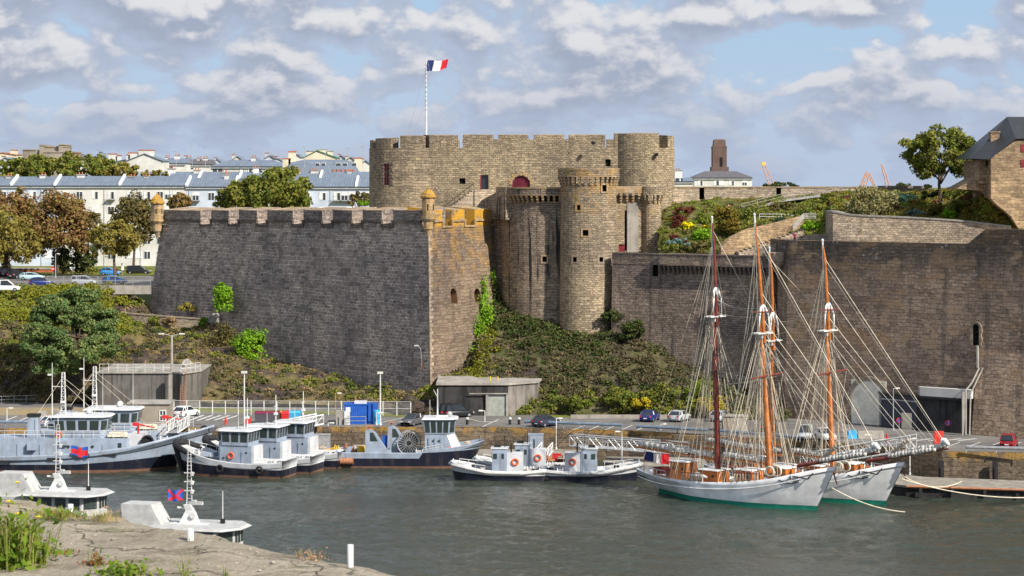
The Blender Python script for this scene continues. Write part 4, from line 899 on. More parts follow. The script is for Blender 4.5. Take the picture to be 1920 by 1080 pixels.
for a,b in ((1645,1660),(1664,1702),(1712,1728)): strip(mb,RP2,RP2.spx(a),RP2.spx(b),1.4,Z(353,342)+.003,Z(351.5,342)+.25,0)
mb.build('wall_face',['dcop'],e,world=True)
# rails and path in the garden
railing('path_railing','white railing along the path that climbs in front of the garden rampart',[P(1390,394,345),P(1420,386,345.5),P(1470,374,346),P(1530,366,347),P(1590,362,348)],.9,3.0,.05,'concl',2)
mb=MB()
for (a,b) in zip([(1385,398,344),(1420,390,344.5),(1470,378,345),(1530,370,346)],[(1420,390,344.5),(1470,378,345),(1530,370,346),(1590,366,347)]):
    p,q=P(*a),P(*b); mb.poly([p,q,q+Vector((0,2,.3)),p+Vector((0,2,.3))])
struct(mb.build('garden_path','concl'))
railing('fence_rail','white two bar fence in the middle of the garden beds',[P(1424,411,336),P(1465,411,336),P(1503,416,335.5)],.75,2.6,.045,'white_metal',2)
railing('stair_railing','silver hand railing along the last flight of garden steps',[P(1487,434,327),P(1507,412,329),P(1530,412,329.5)],.9,1.2,.04,'alu',4)
railing('dark_railing','short dark handrail against the keep end of the rampart',[P(1268,401,348),P(1308,402,347)],.7,2.5,.06,'black_iron',1)
# people far off in the garden
def person(px,py,d,h,shirt,legs,label,seed=0):
    g=P(px,py,d); e=MB()
    mb=MB(); k=h/1.75
    prof=[(.075,.0),(.06,.08),(.075,.45),(.095,.78)]
    for sx_ in (-.09,.09):
        mb.lathe((sx_*k,0,0),[(r*k,z*k) for r,z in prof],8,1,0,2*math.pi,True)
        mb.box((sx_*k,-.06*k,0),(.1*k,.26*k,.08*k),3)
    ring=lambda a,b,z,m=10:[(a*k*math.cos(2*math.pi*i/m),b*k*math.sin(2*math.pi*i/m),z*k) for i in range(m)]
    mb.loft([ring(.16,.11,.76),ring(.17,.12,.92)],1,True); mb.loft([ring(.165,.115,.92),ring(.15,.11,1.08),ring(.19,.13,1.3),ring(.20,.11,1.42),ring(.07,.07,1.48)],0)
    mb.loft([ring(.055,.055,1.46),ring(.055,.055,1.54),ring(.075,.09,1.58),ring(.085,.10,1.66),ring(.08,.09,1.74)],2)
    mb.loft([ring(.088,.105,1.67),ring(.088,.10,1.73),ring(.05,.06,1.79)],3,False,True)
    for sg in (-1,1):
        mb.tube((sg*.2*k,0,1.40*k),(sg*.26*k,-.02,1.12*k),.05*k,.04*k,7,0); mb.tube((sg*.26*k,-.02,1.12*k),(sg*.25*k,-.1*k,.88*k),.038*k,.03*k,7,2)
        for f in range(4): mb.tube((sg*.25*k,(-.1-.015*f)*k,.88*k),(sg*(.25-.005*f)*k,(-.12-.015*f)*k,(.79+.01*f)*k),.01*k,.008*k,4,2)
    o=mb.build('person',[shirt,legs,M['skin'],'car_black'],smooth=True); o.location=g; tag(o,label,'person'); return o
M_('skin',(.45,.26,.18),.6); M_('shirt_pale',(.6,.32,.28),.8); M_('shirt_maroon',(.22,.02,.09),.8)
person(1366,401,343,1.55,'shirt_pale','car_dark','person in a pink top walking beside the pointed garden shrub')
person(1490,457,309,1.6,'shirt_maroon','car_dark','person in maroon leaning behind the dark rampart top')
# ---- house at right with slate roof
d=300.0; e=empty('castle_house',(X(1900,d),d,28),0,'tall cream stone house with steep slate roof and red shutters','house')
xl,xg=X(1858,d),X(2060,d)
mb=MB(); mb.prism([(xl,d),(xg,d),(xg,d+12),(xl,d+12)],Z(372,d),Z(296,d),0); 
o=mb.build('house_wall',['house','void'],e,world=True)
zE=Z(298,d); zA=Z(219,d+6); 
mb=MB(); xw=X(1829,d+4)
mb.prism([(xw,d+2),(xl-.01,d+2),(xl-.01,d+11.9),(xw,d+11.9)],Z(344,302),Z(300,d),0); w_=mb.build('lean_wing',['house'],e,world=True)
mb=MB(); mb.bx(X(1848,d+2),X(1857,d+2),d+1.93,d+1.99,Z(311,d),Z(302,d)); mb.build('window',['void'],w_,world=True).location=(0,0,0)
# gable on the front slope edge (stone) + slate planes
za=Z(219,d+6); a0=(X(1888,d+6),d+6,za); a1=(xg,d+6,za)
ge=(X(1904,d),d,Z(262,d)); gl=(xl-.3,d-.3,Z(299,d))
mb=MB(); mb.poly([(xl,d-.02,Z(296.5,d)),(X(1906,d),d-.02,Z(262,d)),(xg,d-.02,Z(262,d)),(xg,d-.02,Z(296.5,d))]); mb.poly([(xl,d-.02,Z(296.5,d)),(X(1906,d),d-.02,Z(262,d)),(X(1906,d),d+3,Z(262,d)),(xl,d+3,Z(296.5,d))]); mb.build('gable',['house'],e,world=True)
mb=MB()
lw=(X(1826,d),d+1.2,Z(299,d)+.1); lb=(X(1826,d),d+12.5,Z(299,d)+.1)
mb.poly([lw,gl,(X(1904,d),d-.3,Z(261,d)+.05),(X(1919,d),d-.3,Z(261,d)+.05),a0]); 
mb.poly([(X(1919,d),d-.3,Z(261,d)+.05),(xg,d-.3,Z(261,d)+.05),a1,a0]); mb.poly([lw,a0,lb]); mb.poly([lb,a0,a1,(xg,d+12.5,Z(299,d))])
mb.build('slate_roof',['slate'],e,world=True)
mb=MB(); mb.box((X(1865,d+3),d+3.2,Z(275,d)),(1.15,1.0,1.9)); mb.box((X(1865,d+3),d+3.2,Z(275,d)+1.9),(1.35,1.2,.16)); mb.build('chimney',['house'],e,world=True)
for yy in (278,306):
    mb=MB(); mb.bx(X(1914,d),X(1932,d),d-.1,d-.025,Z(yy+7,d),Z(yy-7,d)); mb.build('shutter',['red_wood'],e,world=True)
pts=[(1792,354),(1836,330),(1860,314),(2060,314),(2060,432),(1910,427),(1895,404),(1866,378),(1840,358)]
mb=MB(); A=[(X(x,303),302.6,Z(z,303)) for x,z in pts][::-1]; B=[(X(x,303),309.5,Z(z,303)) for x,z in pts][::-1]; mb.loft([A,B],0,True,True)
o=mb.build('buttress',['house'],e,world=True)
pts=[(1858,372.05),(1866,381),(1895,405),(1910,428),(2060,433),(2060,372.05)]
mb=MB(); A=[(X(x,300),300.0,Z(z,300)) for x,z in pts][::-1]; B=[(X(x,300),302.59,Z(z,300)) for x,z in pts][::-1]; mb.loft([A,B],0,True,True); mb.build('lower_wall',['house'],e,world=True)
# ================================================================ CITY BEHIND
def facade_block(name,label,px0,px1,d,ye,yr,yb,rmat,wmat,cols,rows,ww=12,wh=14,dep=12,chim=(),party=(),balc=(),cat='building',win0=None,pitch=28,frame=True,group=None,hip=0):
    x0,x1=X(px0,d),X(px1,d); ze=Z(ye,d); zb=max(17.9,Z(yb,d)); zr=Z(yr,d+dep*.5); e=empty(name,((x0+x1)/2,d,zb),0,label,cat,group)
    mb=MB(); mb.prism([(x0,d),(x1,d),(x1,d+dep),(x0,d+dep)],zb,ze,0); mb.bx(x0-.1,x1+.1,d-.35,d-.003,ze-.5,ze-.12,1); mb.build('facade',[wmat,'grey_trim'],e,world=True)
    mb=MB(); h_=hip*d/F
    mb.poly([(x0-.3,d-.6,ze),(x1+.3,d-.6,ze),(x1-h_,d+dep*.5,zr),(x0+h_,d+dep*.5,zr)]); mb.poly([(x1+.3,d+dep+.6,ze),(x0-.3,d+dep+.6,ze),(x0+h_,d+dep*.5,zr),(x1-h_,d+dep*.5,zr)])
    mb.poly([(x0-.3,d+dep+.6,ze),(x0-.3,d-.6,ze),(x0+h_,d+dep*.5,zr)]); mb.poly([(x1+.3,d-.6,ze),(x1+.3,d+dep+.6,ze),(x1-h_,d+dep*.5,zr)]); mb.poly([(x0-.3,d-.6,ze-.01),(x0-.3,d+dep+.6,ze-.01),(x1+.3,d+dep+.6,ze-.01),(x1+.3,d-.6,ze-.01)])
    mb.build('roof',[rmat],e,world=True)
    k=d/F
    if rows>2:
        for q in sorted(cols)[::3]:
            xq=X(q-12.5,d); mb=MB(); mb.bx(xq-.07,xq+.07,d-.12,d-.01,zb,ze-.5); mb.build('downpipe',['grey_trim'],e,world=True)
    for r in range(rows):
        for cx in cols:
            zc_=Z((win0 or ye+18)+r*pitch,d); x=X(cx,d); w2,h2=ww*k/2,wh*k/2
            if zc_-h2<zb+.3: continue
            mb=MB(); mb.bx(x-w2,x+w2,d-.03,d-.004,zc_-h2,zc_+h2,0)
            if frame:
                mb.bx(x-w2-.05,x-w2+.06,d-.07,d-.031,zc_-h2,zc_+h2,1); mb.bx(x+w2-.06,x+w2+.05,d-.07,d-.031,zc_-h2,zc_+h2,1); mb.bx(x-.05,x+.05,d-.07,d-.031,zc_-h2,zc_+h2,1); mb.bx(x-w2,x+w2,d-.075,d-.032,zc_+h2-.08,zc_+h2+.08,1)
            wv=random.Random(int(cx*7+r*31)).random()
            if wv<(.30 if r else .12): mb.bx(x-w2+.07,x+w2-.07,d-.06,d-.032,zc_-h2+.05,zc_+h2-.1,1)
            elif wv<.5: mb.bx(x-w2+.07,x-.1,d-.05,d-.032,zc_-h2+.05,zc_+h2-.1,1)
            elif wv<.62: mb.bx(x-w2+.07,x+w2-.07,d-.05,d-.032,zc_+h2*.2,zc_+h2-.1,1)
            mb.build('window',['glass','white_trim'],e,world=True)
            if (cx,r) in balc:
                mb=MB(); mb.bx(x-w2-.25,x+w2+.25,d-.95,d-.08,zc_-h2-.22,zc_-h2-.1,0)
                for i in range(7): xx=x-w2-.2+i*(w2*2+.4)/6; mb.tube((xx,d-.92,zc_-h2-.1),(xx,d-.92,zc_-h2+.85),.02,.02,3,1)
                mb.tube((x-w2-.2,d-.92,zc_-h2+.85),(x+w2+.2,d-.92,zc_-h2+.85),.03,.03,3,1); mb.build('balcony',['concl','black_iron'],e,world=True)
    for cx,w_,yt in chim:
        x=X(cx,d+dep*.45); ww_=w_*k; zt=Z(yt,d+dep*.45); mb=MB(); mb.box((x,d+dep*.45,ze),(ww_,1.2,zt-ze),0); mb.box((x,d+dep*.45,zt),(ww_+.3,1.5,.18),1)
        for i in range(max(2,int(ww_/.7))): mb.tube((x-ww_/2+.4+i*.65,d+dep*.45,zt+.18),(x-ww_/2+.4+i*.65,d+dep*.45,zt+.65),.16,.13,6,2)
        mb.build('chimney',['white_render','concl','terracotta'],e,world=True)
    for cx in party:
        xa,xb=X(cx,d),X(cx-22,d+dep*.5); mb=MB(); 
        p=Vector((X(cx,d),d-.5,ze)); q=Vector((p.x,d+dep*.5,zr)); mb.poly([p+Vector((-.25,0,.5)),p+Vector((.25,0,.5)),q+Vector((.25,0,.45)),q+Vector((-.25,0,.45))]); mb.poly([p+Vector((-.25,0,-.1)),p+Vector((.25,0,-.1)),p+Vector((.25,0,.5)),p+Vector((-.25,0,.5))]); mb.poly([p+Vector((-.25,0,-.1)),p+Vector((-.25,0,.5)),q+Vector((-.25,0,.45)),q+Vector((-.25,0,-.1))]); mb.poly([p+Vector((.25,0,-.1)),p+Vector((.25,0,.5)),q+Vector((.25,0,.45)),q+Vector((.25,0,-.1))]); mb.build('party_wall',['white_trim'],e,world=True)
    return e
facade_block('apartment_block','cream-white apartment block with blue zinc roof, left end of the row behind the trees',-60,103,482,348,331,520,'zinc','blue_render',[6,33,62,90],5,chim=[(16,9,331),(80,10,329)],party=[22],balc=[(90,0)])
facade_block('apartment_block','white apartment block with curtained tall windows and balconies behind brown trees',103.3,349,482,348,330,520,'zinc','white_render',[119,149,178,208,245,260,276,300,315,331],5,chim=[(152,14,328),(275,10,331),(246,7,332)],party=[103.5,225],balc=[(149,0),(208,0),(178,1),(245,0),(260,0),(276,0),(178,3)])
facade_block('apartment_block','pale blue apartment block with zinc roof behind the dome shaped tree',349.3,520,482,350,333,520,'zinc','blue_render',[367,396,425,455,485],5,chim=[(425,8,328)],party=[350,440],balc=[(367,0),(425,0)])
facade_block('apartment_block','bluish white apartment block end beside the keep with tall balcony windows',520.3,900,482,350,333,520,'zinc','blue_render',[545,575,605,632,646,660,686,715],5,chim=[(745,9,331)],party=[668],balc=[(632,0),(646,0),(660,0)])
facade_block('town_house','row of zinc roofed town houses with white chimneys behind the apartment row',268,700,520,338,322,360,'zinc','white_render',[640],1,chim=[(322,14,317),(480,10,315),(300,8,330),(370,13,320),(420,9,324),(560,9,322),(590,14,320),(655,9,322)],party=[312,372,448,520,600],frame=False)
facade_block('town_house','wide white villa with blue hipped roof on the skyline left of the mansard',395,537,560,312,300,335,'zinc','white_render',[403,413,453,468,485,500,515],1,ww=8,wh=8,win0=319,chim=[(475,8,296)],hip=30,frame=False)
facade_block('town_house','white house with zinc roof low between the gable house and the villa',305,347,565,306,297,332,'zinc','white_render',[320],1,ww=6,wh=5,win0=314,chim=[(332,9,292),(312,5,295)],frame=False)
facade_block('town_house','small white house with dark red roof among chimneys near the skyline',345,394,575,308,299,330,'broof','white_render',[360,378],1,ww=5,wh=5,win0=315,chim=[(352,5,296),(385,10,297),(372,6,298)],frame=False)
def gable_house(label,px0,px1,ya,ye,yb,d,rmat,wmat,extra=(),apex=.5,dep=10):
    x0,x1=X(px0,d),X(px1,d); za,ze,zb=Z(ya,d),Z(ye,d),max(17.9,Z(yb,d)); xm=lerp(x0,x1,apex); e=empty('gable_house',((x0+x1)/2,d,zb),0,label,'house')
    pr=[(x0,zb),(x1,zb),(x1,ze),(xm,za),(x0,ze)]; mb=MB(); mb.loft([[(x,d,z) for x,z in pr],[(x,d+dep,z) for x,z in pr]],0,True,True); mb.build('house_wall',[wmat],e,world=True)
    mb=MB(); o_=.25
    for (xa,z1),(xb,z2) in (((x0-.3,ze-.1),(xm,za+.12)),((xm,za+.12),(x1+.3,ze-.1))): mb.poly([(xa,d-.3,z1+.1),(xb,d-.3,z2+.1),(xb,d+dep+.3,z2+.1),(xa,d+dep+.3,z1+.1)]); mb.poly([(xa,d-.3,z1-.08),(xb,d-.3,z2-.08),(xb,d-.3,z2+.1),(xa,d-.3,z1+.1)])
    mb.build('roof',[rmat],e,world=True)
    for a,b,yt,mt in extra:
        mb=MB(); mb.bx(X(a,d),X(b,d),d+.4,d+3,ze-1,Z(yt,d),0); mb.bx(X(a,d)-.12,X(b,d)+.12,d+.3,d+3.1,Z(yt,d),Z(yt,d)+.2,1); mb.build('chimney',[wmat,mt],e,world=True)
    return e
gable_house('big white gable house with stepped chimneys on the skyline above the apartment roofs',236,306,289,302,322,555,'zinc','white_render',[(240,257,287,'terracotta'),(259,286,282,'terracotta'),(236,243,291,'terracotta')],.5)
gable_house('white low gable annex with tall chimney left of the big gable house',200,240,300,306,322,560,'zinc','white_render',[(202,216,289,'terracotta'),(219,224,292,'terracotta')],.9)
gable_house('cream gable house with green roof sheet behind the mansard building',568,632,283,296,310,600,'groof','cream_render',[(574,586,284,'concl'),(592,611,281,'concl'),(614,623,284,'concl')],.42)
gable_house('small cream house with terracotta chimney caps at the far left skyline',-20,31,287,290,312,640,'terracotta','cream_render',[(18,29,282,'terracotta')],.5)
e=empty('concrete_block',(X(100,600),600,18),0,'bare grey concrete building with stepped roof rising above the trees at left','building')
for a,b,yt,dd in ((75,136,286,600),(82,118,276,602),(74,79,273,599),(42,76,282,606),(110,117,272,601),(136,139,290,603)):
    mb=MB(); mb.bx(X(a,dd),X(b,dd),dd,dd+12,18,Z(yt,dd)); mb.bx(X(a,dd)-.2,X(b,dd)+.2,dd-.2,dd+12.2,Z(yt,dd),Z(yt,dd)+.3,0); mb.build('block_wall',['concrete_block'],e,world=True)
rs=random.Random(12)
for k,(px,yt,wd) in enumerate(((322,304,20),(352,301,16),(374,305,18),(408,304,16),(444,299,20),(478,302,14),(505,296,18),(522,301,16),(556,293,14),(640,296,16),(655,300,18),(684,305,16),(150,297,18),(12,300,22))):
    d=rs.uniform(590,680); gable_house('small pale house with terracotta chimney caps in the jumble of the distant skyline',px-wd/2,px+wd/2,yt-rs.uniform(3,6),yt+2,yt+30,d,rs.choice(('zinc','broof','terracotta','zinc')),rs.choice(('white_render','cream_render','blue_render')),[(px-wd/2+1,px-wd/2+5,yt-rs.uniform(5,9),'terracotta')],rs.uniform(.3,.7))['group']='small pale houses of the distant skyline'
# mansard building
d=545; e=empty('mansard_building',(X(608,d),d,18),0,'slate mansard building with skylights just left of the keep','building')
x0,x1=X(537,d),X(672,d); mb=MB(); mb.prism([(x0,d),(x1,d),(x1,d+14),(x0,d+14)],18,Z(323,d),0); mb.build('facade',['white_render'],e,world=True)
mb=MB(); ring=lambda i,z:[(x0+i,d+i*.6-.3,z),(x1-i,d+i*.6-.3,z),(x1-i,d+14-i,z),(x0+i,d+14-i,z)]
mb.loft([ring(-.3,Z(323,d)),ring(1.1,Z(304,d)),ring(4.2,Z(299,d))],0,False,True); mb.build('roof',['zinc'],e,world=True)
for a,b in ((592,599),(603,610),(630,639),(643,651),(660,668)):
    mb=MB(); mb.bx(X(a,d),X(b,d),d+.05,d+.5,Z(314,d),Z(306,d),0); mb.bx(X(a,d)-.1,X(b,d)+.1,d+.1,d+.6,Z(314,d)-.1,Z(306,d)+.1,1); mb.build('skylight',['sky_glass' if 'sky_glass' in M else 'glass','white_trim'],e,world=True)
for a,b,yt in ((529,544,298),(664,677,297),(540,552,285)):
    mb=MB(); mb.bx(X(a,d),X(b,d),d+1,d+4,20,Z(yt,d)); mb.bx(X(a,d)-.15,X(b,d)+.15,d+.9,d+4.1,Z(yt,d),Z(yt,d)+.22,1); mb.build('chimney',['cream_render','terracotta'],e,world=True)
e=empty('roof_terrace',(X(620,530),530,18),0,'white walled roof terrace with terracotta pots below the mansard','building')
mb=MB(); mb.bx(X(575,530),X(692,530),530,536,18,Z(323,530)); mb.build('wall',['white_render'],e,world=True)
for k,px in enumerate((583,590,603,624,632,640,648,655,662)):
    mb=MB(); mb.lathe((X(px,529.5),530.3,Z(323,530)),[(.25,0),(.42,.6),(.1,.6)],8); mb.build('pot',['terracotta'],e,world=True)
# skyline aerials
rnd=random.Random(5)
for k,px in enumerate((20,42,68,186,225,248,284,292,330,360,440,505,549,571,611,653,680,1010,470,385)):
    if px>700: continue
    d=560+rnd.uniform(-20,40); zb=Z(306 if px>180 else 296,d); e=empty('tv_aerial',(X(px,d),d,zb),0,'thin rooftop television aerial on the town skyline behind the castle','aerial','rooftop aerials on the town skyline')
    h=rnd.uniform(2.5,4.2); mb=MB(); mb.tube((0,0,-1),(0,0,h),.07,.05,4); mb.build('mast',['grey_trim'],e); mb=MB(); mb.tube((-.7,0,h-.2),(.7,0,h),.05,.05,3)
    for q in (-.5,-.1,.3): mb.tube((q,-.35,h-.1),(q,.35,h-.1),.035,.035,3)
    mb.build('antenna',['grey_trim'],e)
# right side skyline
facade_block('low_building','low white building with wide dark overhanging roof under the brown tower',1302,1410,600,333,321,356,'broof','white_render',[1313,1343,1352,1372,1396],1,ww=9,wh=9,win0=343,chim=(),hip=24,frame=True,dep=16)
facade_block('low_building','small white building with red chimneys between keep and brown tower',1264,1300,560,340,333,360,'zinc','white_render',[1270,1277],1,ww=6,wh=6,win0=337,chim=[(1272,14,320)],frame=False)
e=empty('brown_tower',(X(1350,640),640,18),0,'tall brown brick tower block on the skyline right of the keep','tower')
d=640; mb=MB(); xx=lambda a:X(a,d)
mb.bx(xx(1334),xx(1366.5),d,d+5,18,Z(313,d)); mb.build('tower_base',['red_brick'],e,world=True)
mb=MB(); mb.bx(xx(1336.5),xx(1363),d+.3,d+4.7,Z(313,d),Z(274,d)); mb.bx(xx(1336)-.05,xx(1363.5)+.05,d+.25,d+4.75,Z(277,d),Z(276,d)); o=mb.build('shaft',['red_brick'],e,world=True)
mb=MB(); mb.box((xx(1350),d+2.5,Z(274,d)),(3.5,3.9,1.7),0,0,(.9,.9)); mb.box((xx(1350),d+2.5,Z(274,d)+1.7),(3.1,3.3,.25),0,0,(.8,.8)); mb.build('crown_block',['red_brick'],e,world=True)
mb=MB(); mb.bx(xx(1350),xx(1355),d+.2,d+.29,Z(312,d),Z(295,d)); mb.build('window',['void'],e,world=True)
def crane(label,pts,d,mat,w_=1.1):
    b=P(*pts[0],d); e=empty('harbour_crane',b,0,label,'crane')
    for k,(p,q) in enumerate(zip(pts[:-1],pts[1:])):
        A=P(*p,d)-b; B=P(*q,d)-b; mb=MB(); ww=w_*(1-.3*k)
        for ox,oy in ((-ww/2,-.5),(ww/2,-.5),(-ww/2,.5),(ww/2,.5)): mb.tube(A+Vector((ox,oy,0)),B+Vector((ox*.5,oy,0)),.16,.13,4)
        n=max(3,int((B-A).length/1.6))
        for i in range(n):
            u0=A.lerp(B,i/n); u1=A.lerp(B,(i+1)/n); s_=1 if i%2 else -1; mb.tube(u0+Vector((s_*ww/2,-.5,0)),u1+Vector((-s_*ww/2,-.5,0)),.1,.1,3)
        mb.build('boom_lattice',[mat],e)
    return e
c_=crane('orange and yellow harbour crane jib leaning left beyond the rampart',[(1449,352),(1432,310)],1100,'crane_orange',2.6); B=P(1432,308,1100)-c_.location; mb=MB(); mb.box((B.x,B.y,B.z-.6),(1.9,1.6,1.6)); mb.build('jib_head',['crane_yellow'],c_)
crane('orange harbour crane with crossed jibs, left one of the far pair',[(1620,352),(1629,325),(1641,352)],1150,'crane_orange',1.6)
crane('orange harbour crane with upright bent jib nearest the big garden tree',[(1665,352),(1660,330),(1653,308)],1150,'crane_orange',2.0)
crane('slim pale harbour crane boom leaning left of the crossed jibs',[(1612,352),(1625,322)],1250,'crane_orange',.9)
# ================================================================ UPPER STREET (left)
mb=MB(); mb.poly([(-140,379,18.3),(X(300,384),384,18.3),(X(300,400),400,18.3),(-140,402,18.3)]); mb.poly([(-140,402,18.302),(X(300,400),400,18.302),(X(330,430),430,18.302),(X(60,425),425,18.302),(-140,430,18.302)]); struct(mb.build('upper_street','asph'))
mb=MB(); mb.poly([(X(60,426),426,18.35),(X(330,431),431,18.35),(X(330,478),478,18.35),(-140,478,18.35),(-140,431,18.35)]); struct(mb.build('lawn','lawn'))
q0=G(75,541,18.3); mb=MB(); mb.bx(-140,X(285,381),380.0,380.35,17.3,18.75); o=mb.build('street_parapet',['concl']); tag(o,'low pale concrete parapet along the edge of the upper street','parapet')
railing('street_fence','galvanised mesh fence on the upper street parapet',[(X(88,380.2),380.2,18.75),(X(150,380.2),380.2,18.75),(X(282,380.2),380.2,18.75)],1.5,2.6,.05,'galv',2,slats=.18,cat='fence')
mb=MB(); p=G(38,500,18.3); mb.box((0,0,0),(15,3.5,.55)); mb.box((0,0,.55),(15.2,3.8,.18),1); o=mb.build('flower_planter',['terracotta','concl']); o.location=(X(62,445),446,18.4); tag(o,'long low terracotta coloured planter wall beneath the brown trees','planter')
def hedge(label,px0,px1,py,h,d,mat,seed):
    rng=np.random.default_rng(seed); x0,x1=X(px0,d),X(px1,d); n=int((x1-x0)*90); pts=np.stack([rng.uniform(x0,x1,n),rng.uniform(d-.9,d+.9,n),18.4+h*rng.random(n)**.6],1)
    o=quadmesh('hedge',leafquads(pts,np.tile((0,-.4,.7),(n,1)),.42,rng),mat); tag(o,label,'hedge')
hedge('clipped low green hedge on the lawn behind the street lamp',140,183,505,1.15,436,'green',4)
hedge('narrow clipped hedge on the lawn left of the longer one',108,138,505,1.0,440,'green',5)
# ================================================================ TREES
T=tree
T('broadleaf_tree',12,405,72,46,436,18.4,'autumn','broad russet brown tree at the far left edge above the street',11,nc=95,per=70,size=.6)
T('broadleaf_tree',108,428,58,62,428,18.4,'autumn','large rounded russet brown tree, the fullest of the street row',12,nc=120,per=75,size=.6)
T('broadleaf_tree',18,450,46,50,418,18.4,'olive','olive tinged tree standing before the russet ones at the left edge',13,nc=85,per=70,size=.55)
T('broadleaf_tree',216,452,44,36,420,18.4,'olive','yellow olive tree with domed crown nearest the bastion end',14,nc=85,per=70,size=.5)
T('broadleaf_tree',250,415,42,48,446,18.4,'dkolive','dark brown green tree behind the domed olive tree',15,nc=80,per=60,size=.55)
T('broadleaf_tree',336,379,21,17,455,18.4,'autumn','small russet tree top showing beside the far bastion turret',16,nc=35,per=60,size=.5)
T('broadleaf_tree',165,432,30,34,450,18.4,'dkolive','dark green tree filling the gap between russet and olive trees',17,nc=50,per=50,size=.5)
T('broadleaf_tree',515,365,72,46,412,18.4,'green','big dome shaped green tree rising behind the bastion parapet',18,nc=150,per=95,size=.55,depth=.9)
T('broadleaf_tree',448,372,42,26,416,18.4,'green','lower green tree joined to the left side of the big dome tree',19,nc=70,per=80,size=.5)
T('broadleaf_tree',118,488,20,26,430,18.4,'dkgreen','slim dark green tree in shade between the street trunks',20,nc=40,per=50,size=.45)
T('broadleaf_tree',158,486,22,26,432,18.4,'dkgreen','dark leafy young tree beside the clipped hedge',21,nc=40,per=50,size=.45)
T('broadleaf_tree',48,318,62,25,530,18,'green','wide green tree crown above the zinc roofs at far left',22,nc=90,per=60,size=.7,trunkr=.3)
T('broadleaf_tree',158,316,62,28,530,18,'green','ragged green tree crown above the zinc roofs right of the grey block',23,nc=95,per=60,size=.7)
T('broadleaf_tree',232,322,30,18,525,18,'olive','olive tree crown above the roofs below the white gable house',24,nc=45,per=60,size=.6)
T('broadleaf_tree',288,329,28,10,515,18,'olive','low orange olive tree crown peeping over the zinc roof',25,nc=30,per=50,size=.5)
T('broadleaf_tree',672,375,22,14,405,18.4,'dkolive','small dark tree top between bastion parapet and keep',26,nc=30,per=60,size=.4)
bush('shrub',688,381,14,7,400,'vivid','bright lime green bush against the foot of the keep',27,500,.4)
T('broadleaf_tree',6,490,24,40,436,18.4,'dkolive','shaded tree behind parked cars at the left edge',28,nc=40,per=50,size=.5)
# pine on the quay slope
d=331; e=empty('pine_tree',(X(165,d),d,5),0,'large spreading pine with tufted green crown above the naval quay','tree')
out=[]; cc=[]
for (px,py,rx,ry,dd,nn) in ((120,590,55,34,334,34),(150,560,40,22,336,20),(175,610,36,30,333,24),(95,650,45,34,328,30),(140,665,60,28,327,36),(185,655,28,30,329,16),(75,620,34,26,331,16),(205,600,18,26,335,10),(110,690,40,12,327,12),(90,575,30,20,333,14),(195,630,26,24,332,14),(60,660,22,22,327,10)):
    c=P(px,py,dd); V,k=clumps(c,(rx*dd/F,rx*.8*dd/F,ry*dd/F),nn,.95,230,.34,px,flat=.6,hollow=.4,cut=-.6); out.append(V); cc.append(k)
quadmesh('crown',np.concatenate(out),'pine',e); cc=np.concatenate(cc)
mb=MB(); b=Vector((X(166,d),d,4.6)); m1=P(158,715,d); m2=P(140,670,d+1); m3=P(135,600,d+2); mb.pipe([b,m1,m2,m3],[.5,.42,.34,.2],8); rnd=random.Random(3)
mb.pipe([m1+Vector((0,0,-.8)),P(178,690,d),P(185,650,d)],[.3,.24,.12],6)
for k in range(22): q=Vector(cc[rnd.randrange(len(cc))]); s0=m1.lerp(m3,rnd.random()); mb.pipe([s0,s0.lerp(q,.6)+Vector((0,0,-.3)),q],[.16,.1,.05],5)
mb.build('trunk',['bark'],e,world=True)
# garden trees
d=318; T('broadleaf_tree',1764,292,64,52,d,32.0,'green','round crowned green tree alone on the garden crest beside the slate house',31,nc=130,per=95,size=.40,trunkr=.28,cr=.22,hollow=.55,limbs=14,lump=.3)
T('willow_tree',1628,398,46,48,311,28.0,'silver','sparse silvery green tree leaning over the rampart walk',32,nc=90,per=60,size=.34,trunkr=.14,cr=.24,hollow=.3,limbs=12,lump=.5)
bush('conifer_shrub',1364,418,22,32,334,'gold_green','pointed olive green conifer beside the garden stair',33,3600,.3,nc=30)
